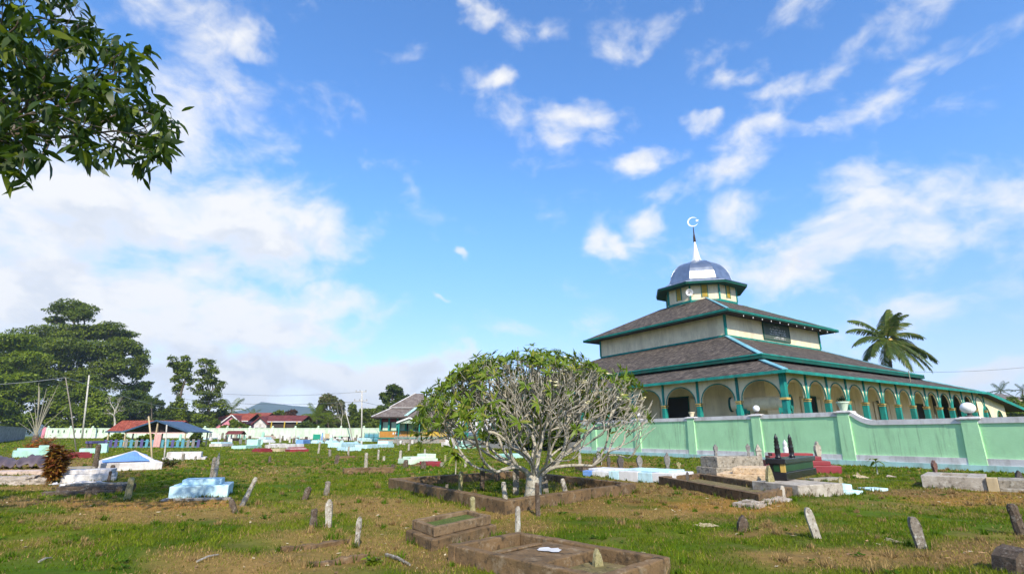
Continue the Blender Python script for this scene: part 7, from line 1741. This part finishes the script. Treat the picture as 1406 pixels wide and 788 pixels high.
def board(label, x0, x1, y0, y1, Y, mat, name, legs=True):
    a, b = AT(x0, y1, Y), AT(x1, y0, Y); g = gz(a.x, Y); t = thing(name, label, 'board', (a.x, Y, g)); W_ = b.x - a.x
    MB().box(0, W_, 0, .05, max(.05, a.z - g), b.z - g).build('panel', M[mat], t)
    for x in (.06, W_ - .06): MB().box(x - .04, x + .04, .052, .12, -.1, b.z - g + .05).build('leg', M['darkwood'], t)
board('bright green board standing before the far wall', 429.5, 440, 596, 603, 92, 'greenboard', 'notice_board')
board('small brown board right of the bright green board', 446, 452.5, 595, 601.5, 92, 'tan', 'notice_board')
board('narrow mid blue board beside the bright green board', 441, 443.5, 594.5, 603.5, 93, 'blue', 'notice_board')
def bench(label, x0, x1, yt, yb, Y, mat, name='bench', cat='bench'):
    a, b = AT(x0, yb, Y), AT(x1, yt, Y); g = gz(a.x, Y); t = thing(name, label, cat, (a.x, Y, g)); W_ = b.x - a.x; h = b.z - g
    MB().box(0, W_, 0, .7, h - .10, h).build('top', M[mat], t)
    for x in (.1, W_ / 2, W_ - .1): MB().box(x - .06, x + .06, .05, .6, -.1, h - .1).build('leg', M[mat], t)
bench('long dark table before the far wall', 458, 479, 599, 606, 96, 'darkwood', 'table', 'table')
def pipe_fence():
    Y = 104; a = AT(500, 598, Y); b = AT(520, 598, Y); t = thing('rail_fence', 'teal rail fence panel left of the timber house', 'fence', (a.x, Y, 0)); L = b.x - a.x; z = AT(510, 594, Y).z
    for k in range(4): MB().tube([(L * k / 3, 0, -.1), (L * k / 3, 0, z)], .05, 6).build('post', M['teal_dark'], t)
    for f in (.98, .6, .25): MB().tube([(0, 0, z * f), (L, 0, z * f)], .04, 6).build('rail', M['bluepanel'], t)
    MB().box(.1, L - .1, .06, .09, .2, z * .9).build('mesh_panel', M['bluepanel'], t)
pipe_fence()

# ---- poles and wires
def pole(label, foot, top, Y, r, mat, name='pole', group=None, arms=False, cat='pole', dy=0.0):
    a = AT(foot[0], foot[1], Y); b = AT(top[0], top[1], Y + dy); g = gz(a.x, Y); t = thing(name, label, cat, (a.x, Y, g), 0, group); d = b - Vector((a.x, Y, g))
    MB().tube([(0, 0, -.3), tuple(d * .5), tuple(d)], [r, r * .9, r * .75], 7).build('shaft', M[mat], t, smooth=True)
    if arms:
        for f, w in ((.985, 1.3), (.80, 1.6)):
            z = d.z * f; ar = MB().beam((d.x * f - w, 0, z), (d.x * f + w * .7, 0, z), .12, .12).build('crossarm', M['pole'], t)
            for k in (-.9, -.3, .6): MB().lathe([(.05, z + .06), (.08, z + .2), (.05, z + .32)], 6, (d.x * f + k * w, 0)).build('insulator', M['carved'], ar)
    return b
PG = 'wooden poles and posts'
pole('white utility pole with crossarms before the tree row', (496.5, 604), (497, 536.5), 108, .15, 'pole', 'utility_pole', None, True)
pole('tall slightly leaning white pole before the rain tree', (112, 606), (122.5, 515), 106, .17, 'pole', 'pole', PG)
ptop = pole('thin tall grey pole leaning left, carrying a wire', (107, 615), (90, 518), 46, .055, 'greyplank', 'pole', PG)
pole('leaning pole with pale tip over the wall by the olive tree', (485, 603), (474.5, 564), 108, .11, 'pole', 'pole', PG)
pole('pale crooked pole standing before the pavilion gable', (225.5, 638), (229, 583), 24, .035, 'pole', 'pole', PG)
pole('leaning tan pole against the pavilion eave', (211, 634), (204, 571.5), 26, .045, 'tan', 'pole', PG)
def wire(label, pts, r, mat, group='overhead cables'):
    P = [AT(*p) for p in pts]; o = P[0]; m = MB(); out = []
    for a, b in zip(P[:-1], P[1:]):
        for k in range(8): f = k / 8; q = a.lerp(b, f) - o; q.z -= (b - a).length * .02 * math.sin(math.pi * f); out.append(q)
    out.append(P[-1] - o); m.tube(out, r, 5); tag(m.build('cable', M[mat], None, o), label, 'cable', group)
wire('pale cable from the leaning grey pole past the rain tree', [(-40, 529, 40), (90, 518, 46), (300, 558, 112)], .022, 'wire')
wire('grey cable running over the far houses to the utility pole', [(255, 548, 118), (496, 551, 108)], .035, 'wiredark')
wire('upper grey cable running to the utility pole from the left', [(262, 537, 118), (496, 538, 108)], .03, 'wiredark')
wire('grey cable from the utility pole to the timber house', [(497, 551, 108), (560, 560, 98)], .03, 'wiredark')
wire('thin cable crossing the sky right of the coconut palm', [(1255, 511, 72), (1460, 499, 60)], .018, 'wiredark')
wire('pale cable low at the right edge beyond the lean-to', [(1345, 541, 80), (1460, 545, 72)], .03, 'wire')
build_grass(); build_litter()
for o in C.objects:
    if o.parent is None and 'category' in o and 'kind' not in o: o['kind'] = 'thing'
